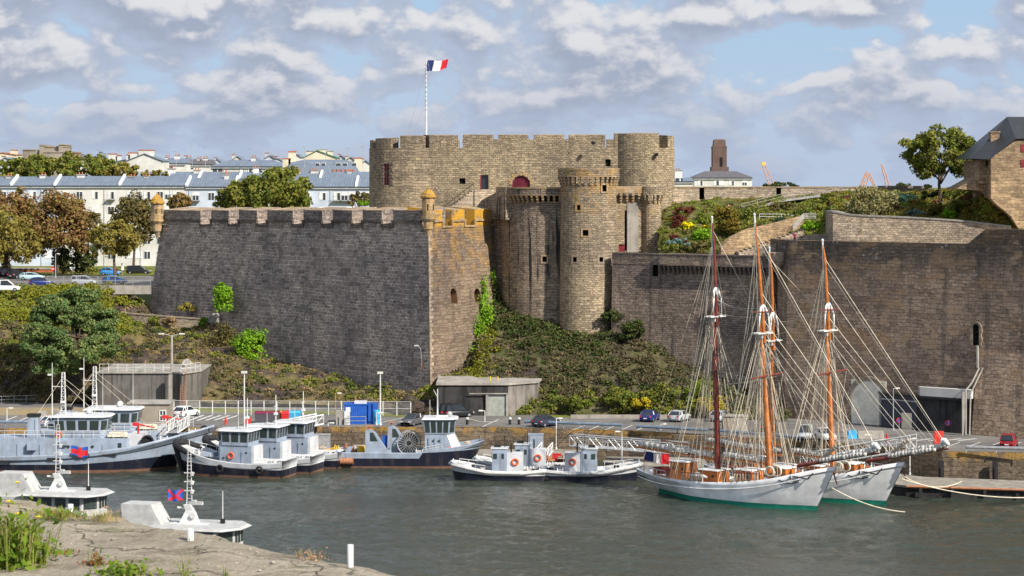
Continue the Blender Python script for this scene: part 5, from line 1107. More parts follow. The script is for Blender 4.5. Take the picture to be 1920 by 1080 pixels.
# ================================================================ SHRUBS, UNDERGROWTH
n_=[0]
for i,(px,py,rx,ry,d,mat,lab) in enumerate([
 (1287,396,22,8,344,'redbush','dark red heather mound along the foot of the rampart near the keep'),(1273,418,12,14,340,'redbush','mauve red shrub at the keep corner'),(1292,424,14,8,338,'gold','bright yellow flowering mound near the keep'),
 (1323,430,11,6,337,'gold','smaller bright yellow mound behind the green garden shrub'),(1318,415,22,12,341,'bright','pale green shrub between the two yellow mounds'),(1318,446,18,16,334,'vivid','glossy green shrub below the small yellow mound'),
 (1265,446,8,6,333,'redbush','orange red cushion plant at the keep foot'),(1285,453,6,4,331,'redbush','small orange red cushion plant beside blue-green mat'),(1270,456,22,8,331,'teal','blue-green creeping mat along the keep foot'),(1310,462,26,7,329,'dkolive','dark brown heather mound on the curtain wall top'),
 (1262,465,20,7,329,'green','low green mound at the curtain edge under the keep'),(1400,405,22,16,340,'green','rounded olive green shrub right of the pointed conifer'),(1418,432,20,10,333,'dkolive','brownish shrub above the stair parapet'),(1390,435,16,10,335,'green','green shrub at the low end of stair parapet'),
 (1470,390,26,10,341,'dkolive','brown twiggy shrub beside the rising path'),(1468,416,18,8,334,'bluegreen','blue green mound before the two bar fence'),(1525,425,24,12,326,'vivid','large bright leaved shrub at the stair railing'),(1545,398,16,14,334,'green','green shrub above the pale wall corner'),
 (1560,372,26,8,340,'green','low green shrub where the path meets the rampart'),(1590,378,12,10,338,'redbush','russet shrub left of the sparse tree'),(1430,345,0,0,0,'',''),
 (1465,348,42,6,362,'dkgreen','dark low tree line peeping over the rampart by the crane'),(1694,353,16,8,346,'dkgreen','small dark shrub on the skyline wall'),
 (1660,372,20,11,334,'bluegreen','blue green juniper right of the sparse tree'),(1690,378,22,12,330,'bluegreen','larger blue green juniper on the garden crest'),(1725,385,18,14,326,'gold_green','bronze green shrub below the lone tree'),(1672,392,14,9,324,'redbush','wine red shrub above the retaining wall'),
 (1752,368,22,7,322,'dkgreen','dark clipped mound under the lone tree'),(1805,362,30,9,318,'green','spreading green juniper left of the stone house'),(1830,372,22,8,314,'redbush','red tinged spreading shrub below the stone house'),(1840,355,18,7,316,'green','upper spreading green juniper against the house buttress'),
 (1800,395,22,18,314,'green','dense mid green shrub in the middle of the crest'),(1760,398,16,11,317,'gold_green','golden brown shrub above the wall centre'),(1840,400,24,15,309,'gold_green','bronze heather mass at the garden end'),(1876,408,24,12,306,'gold_green','last bronze heather mound before the house wall'),(1780,405,12,10,312,'vivid','light green dome shrub just above the wall'),
 (1715,402,12,8,318,'teal','grey green low shrub behind the retaining wall'),(1645,400,10,7,326,'teal','grey green cushion left of the wine red shrub'),(1625,385,18,9,332,'bluegreen','blue green shrub behind the sparse tree'),(1862,388,20,10,309,'redbush','rusty heather under the curved house wall'),
 (1740,350,6,4,330,'dkgreen','tiny dark shrub at the trunk of the lone tree')]):
    if rx==0: continue
    g_=1.18 if px>1600 else 1.0
    bush('shrub',px,py,rx*g_,ry*g_,d,mat,lab,100+i,int(500+rx*ry*4.2),.28,nc=10+rx//2)
cover('ground_cover',NG,'green',260,.55,42,.26,51,dens=-.05,flat=.6); cover('ground_cover',NG,'gold_green',160,.5,40,.26,52,dens=.0,flat=.6)
cover('ground_cover',NG2,'bright',120,.7,60,.28,55,dens=-.05,flat=.8); cover('ground_cover',NG2,'redbush',60,.6,60,.26,56,dens=.05,flat=.7); cover('ground_cover',NG2,'gold_green',380,.75,60,.26,53,flat=.6); cover('ground_cover',NG2,'green',180,.6,42,.26,54,dens=.0,flat=.6)
# hillside left : u across (0..1), v up (0..1)
cover('undergrowth',NL,'ygreen',620,1.0,75,.42,61,u=(.0,.40),v=(.58,1.0)); cover('undergrowth',NL,'green',420,1.0,70,.42,62,u=(.0,.42),v=(.55,1.0),dens=-.05)
cover('undergrowth',NL,'dkgreen',120,.9,60,.4,63,u=(.05,.45),v=(.25,.6),dens=.0)
cover('undergrowth',NL,'scrub',620,.8,60,.34,67,u=(.0,.6),v=(.0,.62),dens=-.1); cover('undergrowth',NL,'dkgreen',160,.8,60,.34,68,u=(.3,.9),v=(.1,.9),dens=.02)
cover('undergrowth',NL,'scrub',520,.6,45,.30,64,u=(.42,.95),v=(.1,1.0),dens=-.1); cover('dry_grass',NL,'dry',300,.5,34,.26,65,u=(.3,.95),v=(.25,.9),dens=.05)
cover('undergrowth',NL,'green',170,.7,50,.32,66,u=(.55,.85),v=(.3,1.0),dens=.08)
cover('undergrowth',NR,'scrub',800,.65,55,.30,71,u=(.0,1),v=(.05,1.0)); cover('undergrowth',NR,'dkgreen',420,.75,60,.32,72,u=(.2,1),v=(.0,1.0),dens=.0); cover('undergrowth',NR,'bramble',520,.75,60,.30,70,u=(.22,1),v=(.22,1.0)); cover('undergrowth',NR,'green',120,.7,60,.32,73,u=(.3,.85),v=(.0,.25),dens=-.1)
cover('undergrowth',NR,'ygreen',230,.7,60,.34,74,u=(.02,.27),v=(.15,.75)); cover('undergrowth',NR,'dkgreen',200,.9,60,.34,75,u=(.25,.6),v=(.7,1.0)); cover('dry_grass',NR,'dry',110,.5,34,.26,76,u=(.0,.35),v=(.1,.4),dens=-.1); cover('dry_grass',NR,'dry',90,.45,30,.24,77,u=(.3,.9),v=(.3,.8),dens=.12)
def ivy(name,pts,mat,label,seed,n,size=.3,spread=.5):
    rng=np.random.default_rng(seed); out=[]
    for (px,py,d,rx,ry) in pts:
        c=np.array(P(px,py,d)); k=int(n*rx*ry/28); q=c+rng.normal(size=(k,3))*np.array((rx*d/F*.5,spread,ry*d/F*.5)); out.append(leafquads(q,np.tile((0.2,-.8,.3),(k,1)),size,rng))
    o=quadmesh(name,np.concatenate(out),mat); tag(o,label,'creeper'); return o
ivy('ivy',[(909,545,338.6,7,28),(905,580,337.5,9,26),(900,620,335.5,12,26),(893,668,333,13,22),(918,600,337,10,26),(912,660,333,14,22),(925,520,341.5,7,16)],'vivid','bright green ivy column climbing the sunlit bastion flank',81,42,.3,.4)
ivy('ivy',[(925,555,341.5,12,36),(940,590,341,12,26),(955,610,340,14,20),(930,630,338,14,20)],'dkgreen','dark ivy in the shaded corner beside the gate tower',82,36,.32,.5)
ivy('ivy',[(234,603,373.5,7,12),(238,596,373.6,6,6)],'dkgreen','dark ivy patch at the left end of the terrace wall',83,80,.3,.2)
bush('shrub',289,606,10,12,371,'green','green bush spilling down the middle of the terrace wall',84,900,.3)
bush('shrub',315,604,12,10,370,'dry','dry straw coloured bush against the terrace wall',85,900,.3)
bush('shrub',383,604,7,11,366,'vivid','small bright bush at the right end of the terrace wall',86,600,.3)
bush('shrub',347,578,14,12,372,'olive','olive bush growing on the terrace against the bastion',87,900,.3)
bush('shrub',420,566,18,34,362,'vivid','tall bright green bush standing against the shaded bastion',88,3600,.34,nc=34,hollow=.15)
bush('shrub',470,652,26,34,349,'vivid','wide bright green bush low against the shaded bastion',89,3800,.34,nc=34,hollow=.15)
bush('shrub',420,640,26,26,354,'dkolive','dark leafy bush left of the wide bright one',90,2600,.34,nc=24)
bush('shrub',1157,595,40,18,331,'dkgreen','dark bush at the junction of turret and curtain wall',91,3000,.34,nc=24)
bush('shrub',1185,625,26,20,327,'dkgreen','dark rounded bush against the low curtain wall',92,2400,.34,nc=20)
bush('shrub',1200,757,17,12,311.5,'yellow','yellow flowering bush behind the blue parked car',93,1500,.26)
bush('shrub',1340,763,24,18,309.5,'yellow','yellow bush seen through the schooner rigging',94,1800,.26)
bush('shrub',1098,762,11,9,312,'bright','small light green bush at the road edge below the tower slope',95,900,.26)
bush('shrub',1165,750,34,18,314,'green','broad green bush left of the yellow one at the road',96,2400,.3,nc=22)
bush('shrub',1260,745,44,26,314,'green','large green bush mass behind the silver parked car',97,3400,.32,nc=28)
bush('shrub',1310,740,30,24,313,'bright','lighter green bush under the curtain behind the rigging',98,2200,.3,nc=20)
bush('shrub',1070,755,20,12,313.5,'green','small green bush right of the concrete bunker',99,1300,.28)
bush('shrub',1450,765,24,14,312,'dkgreen','shaded bush at the harbour wall corner',80,1500,.3)
cover('dry_grass',NL,'dry',260,.6,46,.26,69,u=(.42,.8),v=(.25,.75),dens=-.02)
cover('ground_cover',NG,'bright',150,.7,60,.28,57,dens=-.1,flat=.75); cover('ground_cover',NG,'dkolive',110,.7,60,.28,58,dens=-.05,flat=.75); cover('ground_cover',NG,'green',220,.8,60,.28,59,u=(.45,1),v=(.35,1),flat=.75)
cover('undergrowth',NL,'dkolive',260,.9,64,.34,90,u=(.0,.62),v=(.18,.62),dens=-.05); cover('undergrowth',NL,'green',260,.9,64,.36,91,u=(.0,.55),v=(.35,.7),dens=.0)
# rocks at the corner foot
def rock(px,py,rx,ry,d,label,seed,mat='rock'):
    import bmesh
    bm=bmesh.new(); bmesh.ops.create_icosphere(bm,subdivisions=3,radius=1); c=P(px,py,d); 
    for v_ in bm.verts:
        n=noise.fractal(v_.co*1.3+Vector((seed,0,0)),.8,2.1,5); v_.co*=1+.45*n; v_.co=Vector((v_.co.x*rx*d/F,v_.co.y*rx*.6*d/F,v_.co.z*ry*d/F))
    me=bpy.data.meshes.new('boulder'); bm.to_mesh(me); bm.free(); me.materials.append(M[mat]); o=bpy.data.objects.new('boulder',me); COL.objects.link(o); o.location=c; tag(o,label,'rock')
rock(770,764,34,18,315.5,'brown rock outcrop under the bastion corner by the fence end',1); rock(812,766,16,22,314.5,'jagged brown rock against the stained bunker edge',2); rock(350,683,10,9,331,'pale grey boulder on the slope above the ladder',4,'concl'); rock(402,598,12,10,366,'pale boulder at the right end of the terrace wall',5,'concl')
# ================================================================ QUAY FURNITURE
mb=MB(); y0=4.006
mb.poly([(-120,326,y0),(X(190,324),324,y0),(X(235,318),318,y0),(X(120,313),313.5,y0),(-120,314,y0)]); struct(mb.build('sandy_verge','sand'))
mb=MB(); mb.poly([(X(330,324),325,y0),(X(800,314),315.5,y0),(X(770,310),311,y0),(X(600,316),315.5,y0),(X(330,319),318.5,y0)]); struct(mb.build('grass_verge','lawn'))
mb=MB(); mb.poly([(X(1015,311),311.2,y0),(X(1290,309),309,y0),(X(1290,312),313,y0),(X(1015,316),316,y0)]); struct(mb.build('grass_verge','lawn'))
mb=MB(); mb.bx(X(1070,309.5),X(1250,309.5),309.3,309.7,4,4.5); o=mb.build('kerb_wall',['concl']); tag(o,'low pale kerb wall along the green slope behind the blue car','wall')
# road marks
mb=MB(); z=4.012
def seg(px0,py0,px1,py1,w_):
    a,b=G(px0,py0,z),G(px1,py1,z); d_=(b-a).normalized(); n=Vector((-d_.y,d_.x,0))*w_/2; mb.poly([a-n,b-n,b+n,a+n])
for k in range(6): seg(338+k*16,789-k*.3,366+k*16,778+k*.2,.35)
seg(334,783,430,781,.15); seg(350,776,392,776,.15)
for k in range(4): seg(10+k*26,789,32+k*26,780,.22)
for k in range(7): seg(1640+k*26,826,1662+k*28,822.5,.4)
for k in range(5): seg(1075+k*30,806,1096+k*30,797,.16)
for k in range(4): seg(1775+k*38,838,1800+k*38,829,.16)
for a,b,c,d_ in ((640,793,668,779),(905,800,935,786),(700,796,760,782)): seg(a,b,c,d_,.16)
seg(1260,815,1700,829,.14); seg(830,796,1060,795,.12); struct(mb.build('road_markings','road_white'))
# --- cars
def make_car(L_=4.2,Wd=1.74,Hh=1.48,kind='hatch'):
    """returns a function that makes parts under a root for a paint"""
    def go(root,paint,rear_red=True):
        hx=L_/2
        if kind=='van': top=[(-hx+.05,1.0),(-hx+.25,Hh*.97),(-hx+.9,Hh),(hx-2.0,Hh),(hx-1.05,.98)]
        else: top=[(-hx+.12,.92),(-hx+.62,Hh*.93),(-hx+1.3,Hh),(hx-2.1,Hh*.98),(hx-1.15,.92)]
        st=[(-hx,.42,.62,.80),(-hx+.08,.24,.90,.93),(-hx+.5,.18,.95,1.0),(0,.18,.93,1.0),(hx-1.1,.18,.90,1.0),(hx-.35,.2,.78,.94),(hx-.05,.28,.62,.82),(hx,.4,.5,.7)]
        mb=MB(); rings=[]
        for x,zl,zh,ws in st:
            w_=Wd/2*ws; rings.append([(x,-w_*.94,zl),(x,-w_,zl+.12),(x,-w_,zh-.2),(x,-w_*.93,zh),(x,w_*.93,zh),(x,w_,zh-.2),(x,w_,zl+.12),(x,w_*.94,zl)])
        mb.loft(rings,0,True,True); mb.build('body',[paint],root,smooth=True)
        mb=MB(); wl,wt=Wd/2*.92,Wd/2*.74; A=[];
        for x,z in top: A.append((x,z))
        lo=[(x,-wl if z<.95+.06 else -wt,z) for x,z in A]; hi=[(x,-y,z) for x,y,z in lo]
        lo=[(A[0][0],-wl,A[0][1]-.02)]+[(x,-wt,z-.03) for x,z in A[1:4]]+[(A[4][0],-wl,A[4][1]-.02)]; hi=[(x,-y,z) for x,y,z in lo]
        for i in range(4): mb.poly([lo[i],hi[i],hi[i+1],lo[i+1]] [::-1])
        mb.poly(lo); mb.poly(hi[::-1]); gh=mb.build('windows',['cglass'],root)
        mb=MB(); R1=[(x,-wt-.01,z) for x,z in A[1:4]]; R2=[(x,wt+.01,z) for x,z in A[1:4]]
        for i in range(2): mb.poly([R1[i],R1[i+1],R2[i+1],R2[i]])
        for sg in (-1,1):
            q=[Vector((lo[i][0],sg*abs(lo[i][1]),lo[i][2])) for i in range(5)]
            mb.tube(q[0],q[1],.05,.05,4); mb.tube(q[3],q[4],.05,.04,4); mb.tube(q[1]+Vector((0,0,.0)),q[3],.05,.05,4)
            mid=(q[1]+q[3])/2; mb.tube(Vector((mid.x-.1,q[0].y,.92)),mid,.05,.05,4)
            if L_>4: mb.tube(Vector((-hx+1.0,q[0].y,.92)),Vector((-hx+.9,q[1].y,Hh-.04)),.07,.07,4)
        mb.build('roof',[paint],root)
        for sx_ in (-hx+.78,hx-.82):
            for sg in (-1,1):
                mb=MB(); mb.disc((sx_,sg*(Wd/2-.09),.31),.32,'y',.2,14); wh=mb.build('wheel',['tyre'],root); mb=MB(); mb.disc((sx_,sg*(Wd/2+.0),.31),.19,'y',.05,10); mb.build('rim',['alu'],wh)
        for sg in (-1,1):
            mb=MB(); mb.box((-hx+.03,sg*Wd*.37,.68),(.1,.24,.2)); mb.build('tail_light',['red_paint'],root); mb=MB(); mb.box((hx-.06,sg*Wd*.33,.55),(.12,.34,.16)); mb.build('headlight',['lamp_lens'],root)
        mb=MB(); mb.box((-hx-.005,0,.45),(.03,.5,.11)); mb.build('number_plate',['flag_white'],root)
    return go
def car(px,py,z,rz,paint,label,kind='hatch',L_=4.2,Hh=1.48,group='cars parked by the castle'):
    p=G(px,py,z); e=empty('parked_car',p,R(rz),label,'car',group); make_car(L_,1.76,Hh,kind)(e,paint); return e
g1='cars parked on the quay'
car(772,797,4.02,-112,'car_grey','dark grey hatchback facing the water near the blue containers',group=g1); 
e=car(836,781,4.02,95,'car_black','black van with open rear parked left against the stained bunker','van',4.2,1.85,g1); car(858,782,4.02,28,'car_black','second black van, parked right before the pale bunker gate','van',4.3,1.85,g1)
car(1024,799,4.02,50,'car_dark','black hatchback behind the blue guard rail in mid quay',group=g1); car(1219,789,4.02,68,'car_blue','dark blue saloon with lit rear parked by the yellow bush',group=g1)
car(1274,789,4.02,62,'car_silver','silver hatchback parked right of the blue saloon',group=g1); car(1352,789,4.02,60,'car_silver','silver car mostly hidden behind the red mast',group=g1); car(1441,809,4.02,80,'car_black','black car behind the schooner foremast',group=g1)
car(1510,823,4.02,-100,'car_silver','silver four-wheel drive facing the camera behind the white gangway','van',4.2,1.7,g1); car(1548,825,4.02,-80,'car_white','white car parked beside the silver four-wheel drive',group=g1)
car(1892,838,4.02,70,'car_red','dark red estate car parked alone at the right edge','van',4.3,1.65,g1); car(349,781,4.02,65,'car_white','white estate car parked before the slatted fence','hatch',4.4,1.5,g1); car(107,800,4.02,35,'car_white','white hatchback behind the big grey tug',group=g1)
g2='cars on the upper street'
car(60,525,18.35,178-180,'car_pale','pale blue-green coupe stopped on the upper street',group=g2,L_=4.4,Hh=1.4); car(34,522,18.35,60,'car_black','dark car with red rear lights behind the pale coupe',group=g2); car(17,518,18.35,70,'car_dark','dark blue car parked at the kerb left of the pale coupe',group=g2); car(-2,518,18.35,70,'car_blue','blue car cut by the left picture edge',group=g2)
car(207,516,18.35,0,'car_sky','bright blue car passing behind the no entry sign','hatch',3.9,group=g2); car(260,514,18.35,0,'car_black','black people carrier beside the bastion wall','van',4.6,1.65,g2); car(158,534,18.35,0,'car_silver','grey car seen through the mesh fence on the upper street','van',4.4,1.6,group=g2); car(215,532,18.35,0,'car_sky','sky blue car behind the mesh fence near the bastion',group=g2); car(78,536,18.35,20,'car_blue','blue car roof just above the parapet by the bushes',group=g2); car(12,546,18.35,8,'car_white','white van roof at the near edge of the upper street','van',4.4,1.8,group=g2)
car(260,495,18.4,90,'car_sky','light blue car half seen under the trees beside the bastion',group=g2)
# --- lamps
def lamp(px,pyb,pyt,z,label,head='arm',r=.07,mat='white_metal',flip=1,group='quay lamp posts'):
    p=G(px,pyb,z); h=(pyb-pyt)*p.y/F; e=empty('lamp_post',p,0,label,'lamp post',group); mb=MB(); mb.tube((0,0,0),(0,0,h),r*1.3,r*.8,8); mb.tube((0,0,0),(0,0,.25),r*2.2,r*2.0,8); mb.build('pole',[mat],e)
    if head=='flood': 
        mb=MB(); mb.box((0,0,h),(.75,.35,.30)); mb.build('lamp_head',['lamp_lens'],e)
    elif head=='double':
        mb=MB()
        for s_ in (-1,1): mb.pipe([(0,0,h-.3),(s_*.5,0,h),(s_*1.2,0,h+.15)],.06); 
        mb.build('arm',[mat],e)
        for s_ in (-1,1): mb=MB(); mb.box((s_*1.45,0,h+.08),(.8,.35,.18)); mb.build('lamp_head',['lamp_lens'],e)
    else:
        mb=MB(); mb.pipe([(0,0,h-.05),(flip*.25,0,h+.02),(flip*.45,0,h+.02)],.05); mb.build('arm',[mat],e); mb=MB(); mb.box((flip*.55,0,h-.06),(.62,.30,.16),0,0,(.7,.8)); mb.build('lamp_head',['lamp_lens'],e)
    return e
lamp(322,766,628,4,'tall concrete lamp mast with two arms beside the wooden ladder','double',.18,'concl'); lamp(458,806,700,4,'tall white floodlight post behind the three tugs','flood',.09); lamp(713,797,701,4,'tall white floodlight post right of the blue containers','flood',.09)
lamp(13,826,765,1.3,'white pontoon lamp at the far left behind the grey tug'); lamp(259,818,770,1.3,'white pontoon lamp before the small quay hut'); lamp(909,829,770,1.3,'white pontoon lamp beside the workboat bow',flip=-1); lamp(1043,842,784,1.3,'white pontoon lamp above the two small tugs'); lamp(615,838,793,1.3,'thin white pontoon lamp near the three tugs stern')
lamp(706,797,774,4,'short white light post at the blue container',flip=1,r=.06); lamp(1239,846,795,1.3,'white pontoon lamp behind the schooner stern',r=.06); lamp(1166,872,809,1.3,'white lamp beside the small tug near the schooner',r=.07,flip=-1); lamp(1634,884,815,1.3,'white pontoon lamp between schooner bow and gangway',r=.06,flip=-1); lamp(1706,890,822,1.3,'white pontoon lamp under the right end of the gangway',r=.06)
lamp(629,778,737,4,'rusty orange marker post before the slatted fence',r=.07,mat='rust_pipe'); lamp(1675,807,728,4,'slim dark lamp post beside the blocked arch',r=.05,mat='grey_trim')
lamp(104,521,476,18.3,'grey street lamp on the upper street lawn',r=.09,mat='galv',group='street lamps above'); lamp(128,512,484,18.3,'shorter street lamp beside the hedge',r=.07,mat='galv',group='street lamps above'); lamp(16,521,482,18.3,'dark street lamp between parked cars',r=.07,mat='galv',group='street lamps above')
e=empty('wall_lamp',P(791,712,325.3),0,'white swan neck lamp on a rusty bracket at the bastion corner','lamp'); mb=MB(); mb.pipe([(0,0,0),(0,-.4,2.9),(-.15,-.45,4.4),(-.55,-.45,4.9)],.05); mb.build('arm',['galv'],e); mb=MB(); mb.box((-.75,-.45,4.8),(.6,.3,.16)); mb.build('lamp_head',['lamp_lens'],e); mb=MB(); mb.tube((-.1,-.5,2.2),(.9,.2,2.2),.05); mb.tube((-.1,-.5,1.1),(.9,.2,1.1),.05); mb.tube((0,-.45,1.1),(0,-.45,2.2),.05); mb.build('bracket',['rust_pipe'],e)
for px,yb,yt,k in ((99,520,504,0),(217,519,507,1)):
    p=G(px,yb,18.3); h=(yb-yt)*p.y/F; e=empty('no_entry_sign',p,0,'round red no entry sign on a post, '+('left of the street lamp' if k==0 else 'right, before the bright blue car'),'sign'); mb=MB(); mb.tube((0,0,0),(0,0,h),.04); mb.build('post',['galv'],e); mb=MB(); mb.disc((0,-.06,h),.38,'y',.04,18); mb.disc((0,-.056,h),.385,'y',.02,18,0); mb.box((0,-.09,h-.07),(.5,.03,.13),1); mb.build('sign_face',['red_paint','flag_white'],e)
p=G(136,520,18.3); e=empty('street_sign',p,0,'white triangular back of a street sign on the upper kerb','sign'); mb=MB(); mb.tube((0,0,0),(0,0,1.6),.04); mb.build('post',['galv'],e); mb=MB(); mb.loft([[(-.55,-.05,1.9),(.55,-.05,1.9),(0,-.05,1.0)],[(-.55,-.1,1.9),(.55,-.1,1.9),(0,-.1,1.0)]],0,True,True); mb.build('sign_plate',['white_trim'],e)
p=G(230,519,18.3); e=empty('street_sign',p,0,'white square parking sign on a post near the bastion','sign'); mb=MB(); mb.tube((0,0,0),(0,0,2.6),.04); mb.build('post',['galv'],e); mb=MB(); mb.box((0,-.06,1.2),(.5,.04,.8)); mb.box((0,-.06,2.1),(.5,.04,.4)); mb.build('sign_plate',['white_trim'],e)
for px,py,dd,k in ((1686,788,296,0),(1777,793,292,1)):
    c=P(px,py,dd-1.2 if k else 296.2); e=empty('no_parking_sign',c,0,'round blue and red no parking sign '+('beside the arch' if k==0 else 'on the stained annex wall'),'sign'); mb=MB(); mb.disc((0,0,0),.36,'y',.04,20); f=mb.build('sign_rim',['red_paint'],e); mb=MB(); mb.disc((0,-.03,0),.27,'y',.03,20); mb.build('sign_face',['blue_paint'],e); mb=MB(); mb.box((0,-.05,-.27),(.07,.03,.54)); mb.xf(Matrix.Rotation(R(-45),4,'Y')); mb.build('diagonal_bar',['red_paint'],e)
    if k==0: mb=MB(); mb.tube((0,.04,-.3),(0,.04,c.z*-1+4),.035); mb.build('post',['galv'],e)
# --- fences on the quay
railing('slat_fence','pale slatted fence with white posts along the quay back verge',[tuple(G(326,777,4)),tuple(G(640,778.5,4)),tuple(G(770,779.5,4))],1.9,1.75,.03,'white_metal',2,slats=.16,cat='fence',post=.075)
railing('handrail','long grey handrail along the shaded wall foot at the left edge',[tuple(G(-20,757,4)),tuple(G(72,754,4)),tuple(G(112,752,4))],1.0,1.8,.05,'galv',2)
def guard(label,pts,mat='galv'):
    b=Vector(pts[0]); e=empty('guard_rail',b,0,label,'guard rail','guard rails on the quay edge'); q=[Vector(p)-b for p in pts]
    mb=MB()
    for a,c in zip(q[:-1],q[1:]):
        for zz,dy in ((.50,0),(.62,-.06),(.74,0)): mb.tube(a+Vector((0,dy,zz)),c+Vector((0,dy,zz)),.075,.075,5)
    mb.build('rail',mat,e)
    for a,c in zip(q[:-1],q[1:]):
        n=max(1,round((c-a).length/2.9))
        for i in range(n+1): s_=a.lerp(c,i/n); m_=MB(); m_.box((s_.x,s_.y+.1,s_.z),(.12,.12,.65)); m_.build('post',mat,e)
M_('rail_blue',(.25,.32,.40),.4,.3)
guard('blue grey guard rail in mid quay before the black hatchback',[G(984,799,4),G(1167,806,4)],'rail_blue'); guard('blue grey guard rail behind the long gangway',[G(1194,808,4),G(1270,812,4),G(1327,815,4)],'rail_blue'); guard('pale guard rail on the quay edge at the far right',[G(1812,848,4),G(1925,851,4)],'galv'); guard('dark guard rail on the left quay edge behind the tug',[G(-30,800,4),G(90,800,4)],'rail_blue'); guard('guard rail stretch half hidden by schooner rigging',[G(1345,816,4),G(1500,829,4)],'rail_blue')
railing('pontoon_railing','light pontoon railing with thin posts below the quay wall',[tuple(G(300,828,1.3)),tuple(G(640,832,1.3)),tuple(G(900,832,1.3)),tuple(G(1140,845,1.3))],1.1,3.4,.035,'white_metal',1)
for k,(px,py,w_) in enumerate(((876,796,''),(956,796,''),(973,796,''),(1022,0,''))):
    if py==0: continue
    p=G(px,py,4); e=empty('bollard',p,0,'black and white capped bollard on the quay edge, '+('left, chained'," middle, chained".strip(),'right, beside the guard rail')[k],'bollard','bollards on the quay edge'); mb=MB(); mb.tube((0,0,0),(0,0,.7),.2,.17,10); mb.build('post',['black_iron'],e); mb=MB(); mb.tube((0,0,.7),(0,0,.95),.24,.2,10); mb.build('cap',['white_metal'],e)
a,b=G(876,796,4)+Vector((0,0,.8)),G(956,796,4)+Vector((0,0,.8)); mb=MB(); mb.rope(a,b,.45,.04,10); o=mb.build('chain',['rope']); tag(o,'pale slack chain between two quay bollards','chain')
# --- containers, bins, huts
d=306; p=G(674,795,4); e=empty('blue_container',p,0,'dark blue corrugated container with white roof unit on the quay','container')
mb=MB(); Wc,Dc,Hc=4.0,2.6,2.55
n=24
for i in range(n):
    x=-2.0+i*3.1/n; mb.poly([(x,0,0.1),(x+.065,-.05*(i%2),.1),(x+.065,-.05*(i%2),Hc),(x,0,Hc)]); mb.poly([(x+.065,-.05*(i%2),.1),(x+3.1/n,0,.1),(x+3.1/n,0,Hc),(x+.065,-.05*(i%2),Hc)])
mb.bx(-2.0,1.1,.01,2.5,.1,Hc); mb.bx(-2.05,1.15,-.1,2.6,0,.12); mb.bx(-2.05,1.15,-.08,2.6,Hc-.05,Hc+.1); mb.build('container_body',['blue_paint'],e)
mb=MB(); mb.bx(1.16,2.35,-.2,2.0,0,2.65); mb.build('side_unit',['blue_paint'],e); mb=MB(); mb.bx(-.7,.9,.3,1.6,Hc+.1,Hc+.42); mb.build('roof_unit',['white_metal'],e); mb=MB(); mb.bx(-1.8,-1.2,-.14,-.06,1.6,2.2); mb.build('label_plate',['white_trim'],e)
for k,(px,py,mt,lb) in enumerate(((706,795,'sky_paint','light blue portable cabin right of the dark blue container'),)):
    p=G(px,py,4); o=MB(); o.lathe((0,0,0),[(.5,0),(.5,1.6),(.42,1.85),(.01,1.95)],12); o=o.build('blue_tank',[mt]); o.location=p; tag(o,lb.replace('portable cabin','upright tank'),'tank')
p=G(643,796,4); e=empty('fuel_pump',p,0,'grey and white dockside machinery cabinet left of the blue container','cabinet'); mb=MB(); mb.bx(-.9,.1,-.3,.5,0,1.9,0); mb.build('cabinet',['concl'],e); mb=MB(); mb.bx(.2,.9,-.4,.5,0,1.75); mb.build('side_cabinet',['white_metal'],e); mb=MB(); mb.tube((-.4,-.4,0),(-.4,-.4,1.1),.12); mb.tube((.3,-.5,0),(.3,-.5,.9),.14); mb.build('pipe',['galv'],e)
railing('crowd_barrier','grey crowd barrier standing before the blue container',[tuple(G(652,797,4)),tuple(G(686,797,4))],1.1,2.4,.04,'galv',2,cat='barrier')
def bin_(px,py,w_,h,mat,lid,label):
    p=G(px,py,4); e=empty('waste_bin',p,0,label,'bin','large bins at the gangway'); mb=MB(); mb.box((0,0,.15),(w_,1.3,h-.15),0,0,(1.08,1.08)); mb.build('bin_body',[mat],e); mb=MB(); mb.box((0,0,h),(w_*1.14,1.5,.28),0,0,(.9,.7)); mb.build('lid',[lid],e)
bin_(490,793,1.5,1.3,'car_grey','maroon','grey bin with maroon lid, left of two by the gangway'); bin_(514,793,1.5,1.3,'car_grey','maroon','grey bin with maroon lid nearest the yellow bin'); bin_(526,792,.4,1.2,'yellow_paint','yellow_paint','narrow yellow bin between grey and red bins'); bin_(535,793,.9,1.3,'red_paint','red_paint','red bin between the yellow and blue bins'); bin_(553,791,1.4,1.2,'sky_paint','sky_paint','bright blue bin at the end of the bin row')
for px,py,h,k in ((465,797,1.0,0),(1760,838,1.9,1),(423,796,.8,2),(1663,829,.9,3)):
    p=G(px,py,4); o=MB(); 
    if k<2: o.box((0,0,.2),(.75 if k==0 else 1.15,.5,h-.2)); o.tube((-.25,0,0),(-.25,0,.3),.05); o.tube((.25,0,0),(.25,0,.3),.05)
    else: o.tube((0,0,0),(0,0,h),.14,.12,8); o.tube((-.25,0,h*.6),(.25,0,h*.6),.09,.09,6); o.lathe((0,0,h),[(.16,0),(.12,.12),(.01,.17)],8)
    o=o.build('fire_hose_box' if k<2 else 'hydrant',['hydrant']); o.location=p; tag(o,('small red hose box on the quay edge behind the tugs','tall red hose cabinet behind the far bowsprit','low red hydrant left of the red hose box','low red hydrant at the white gangway end')[k],'hose box' if k<2 else 'hydrant')
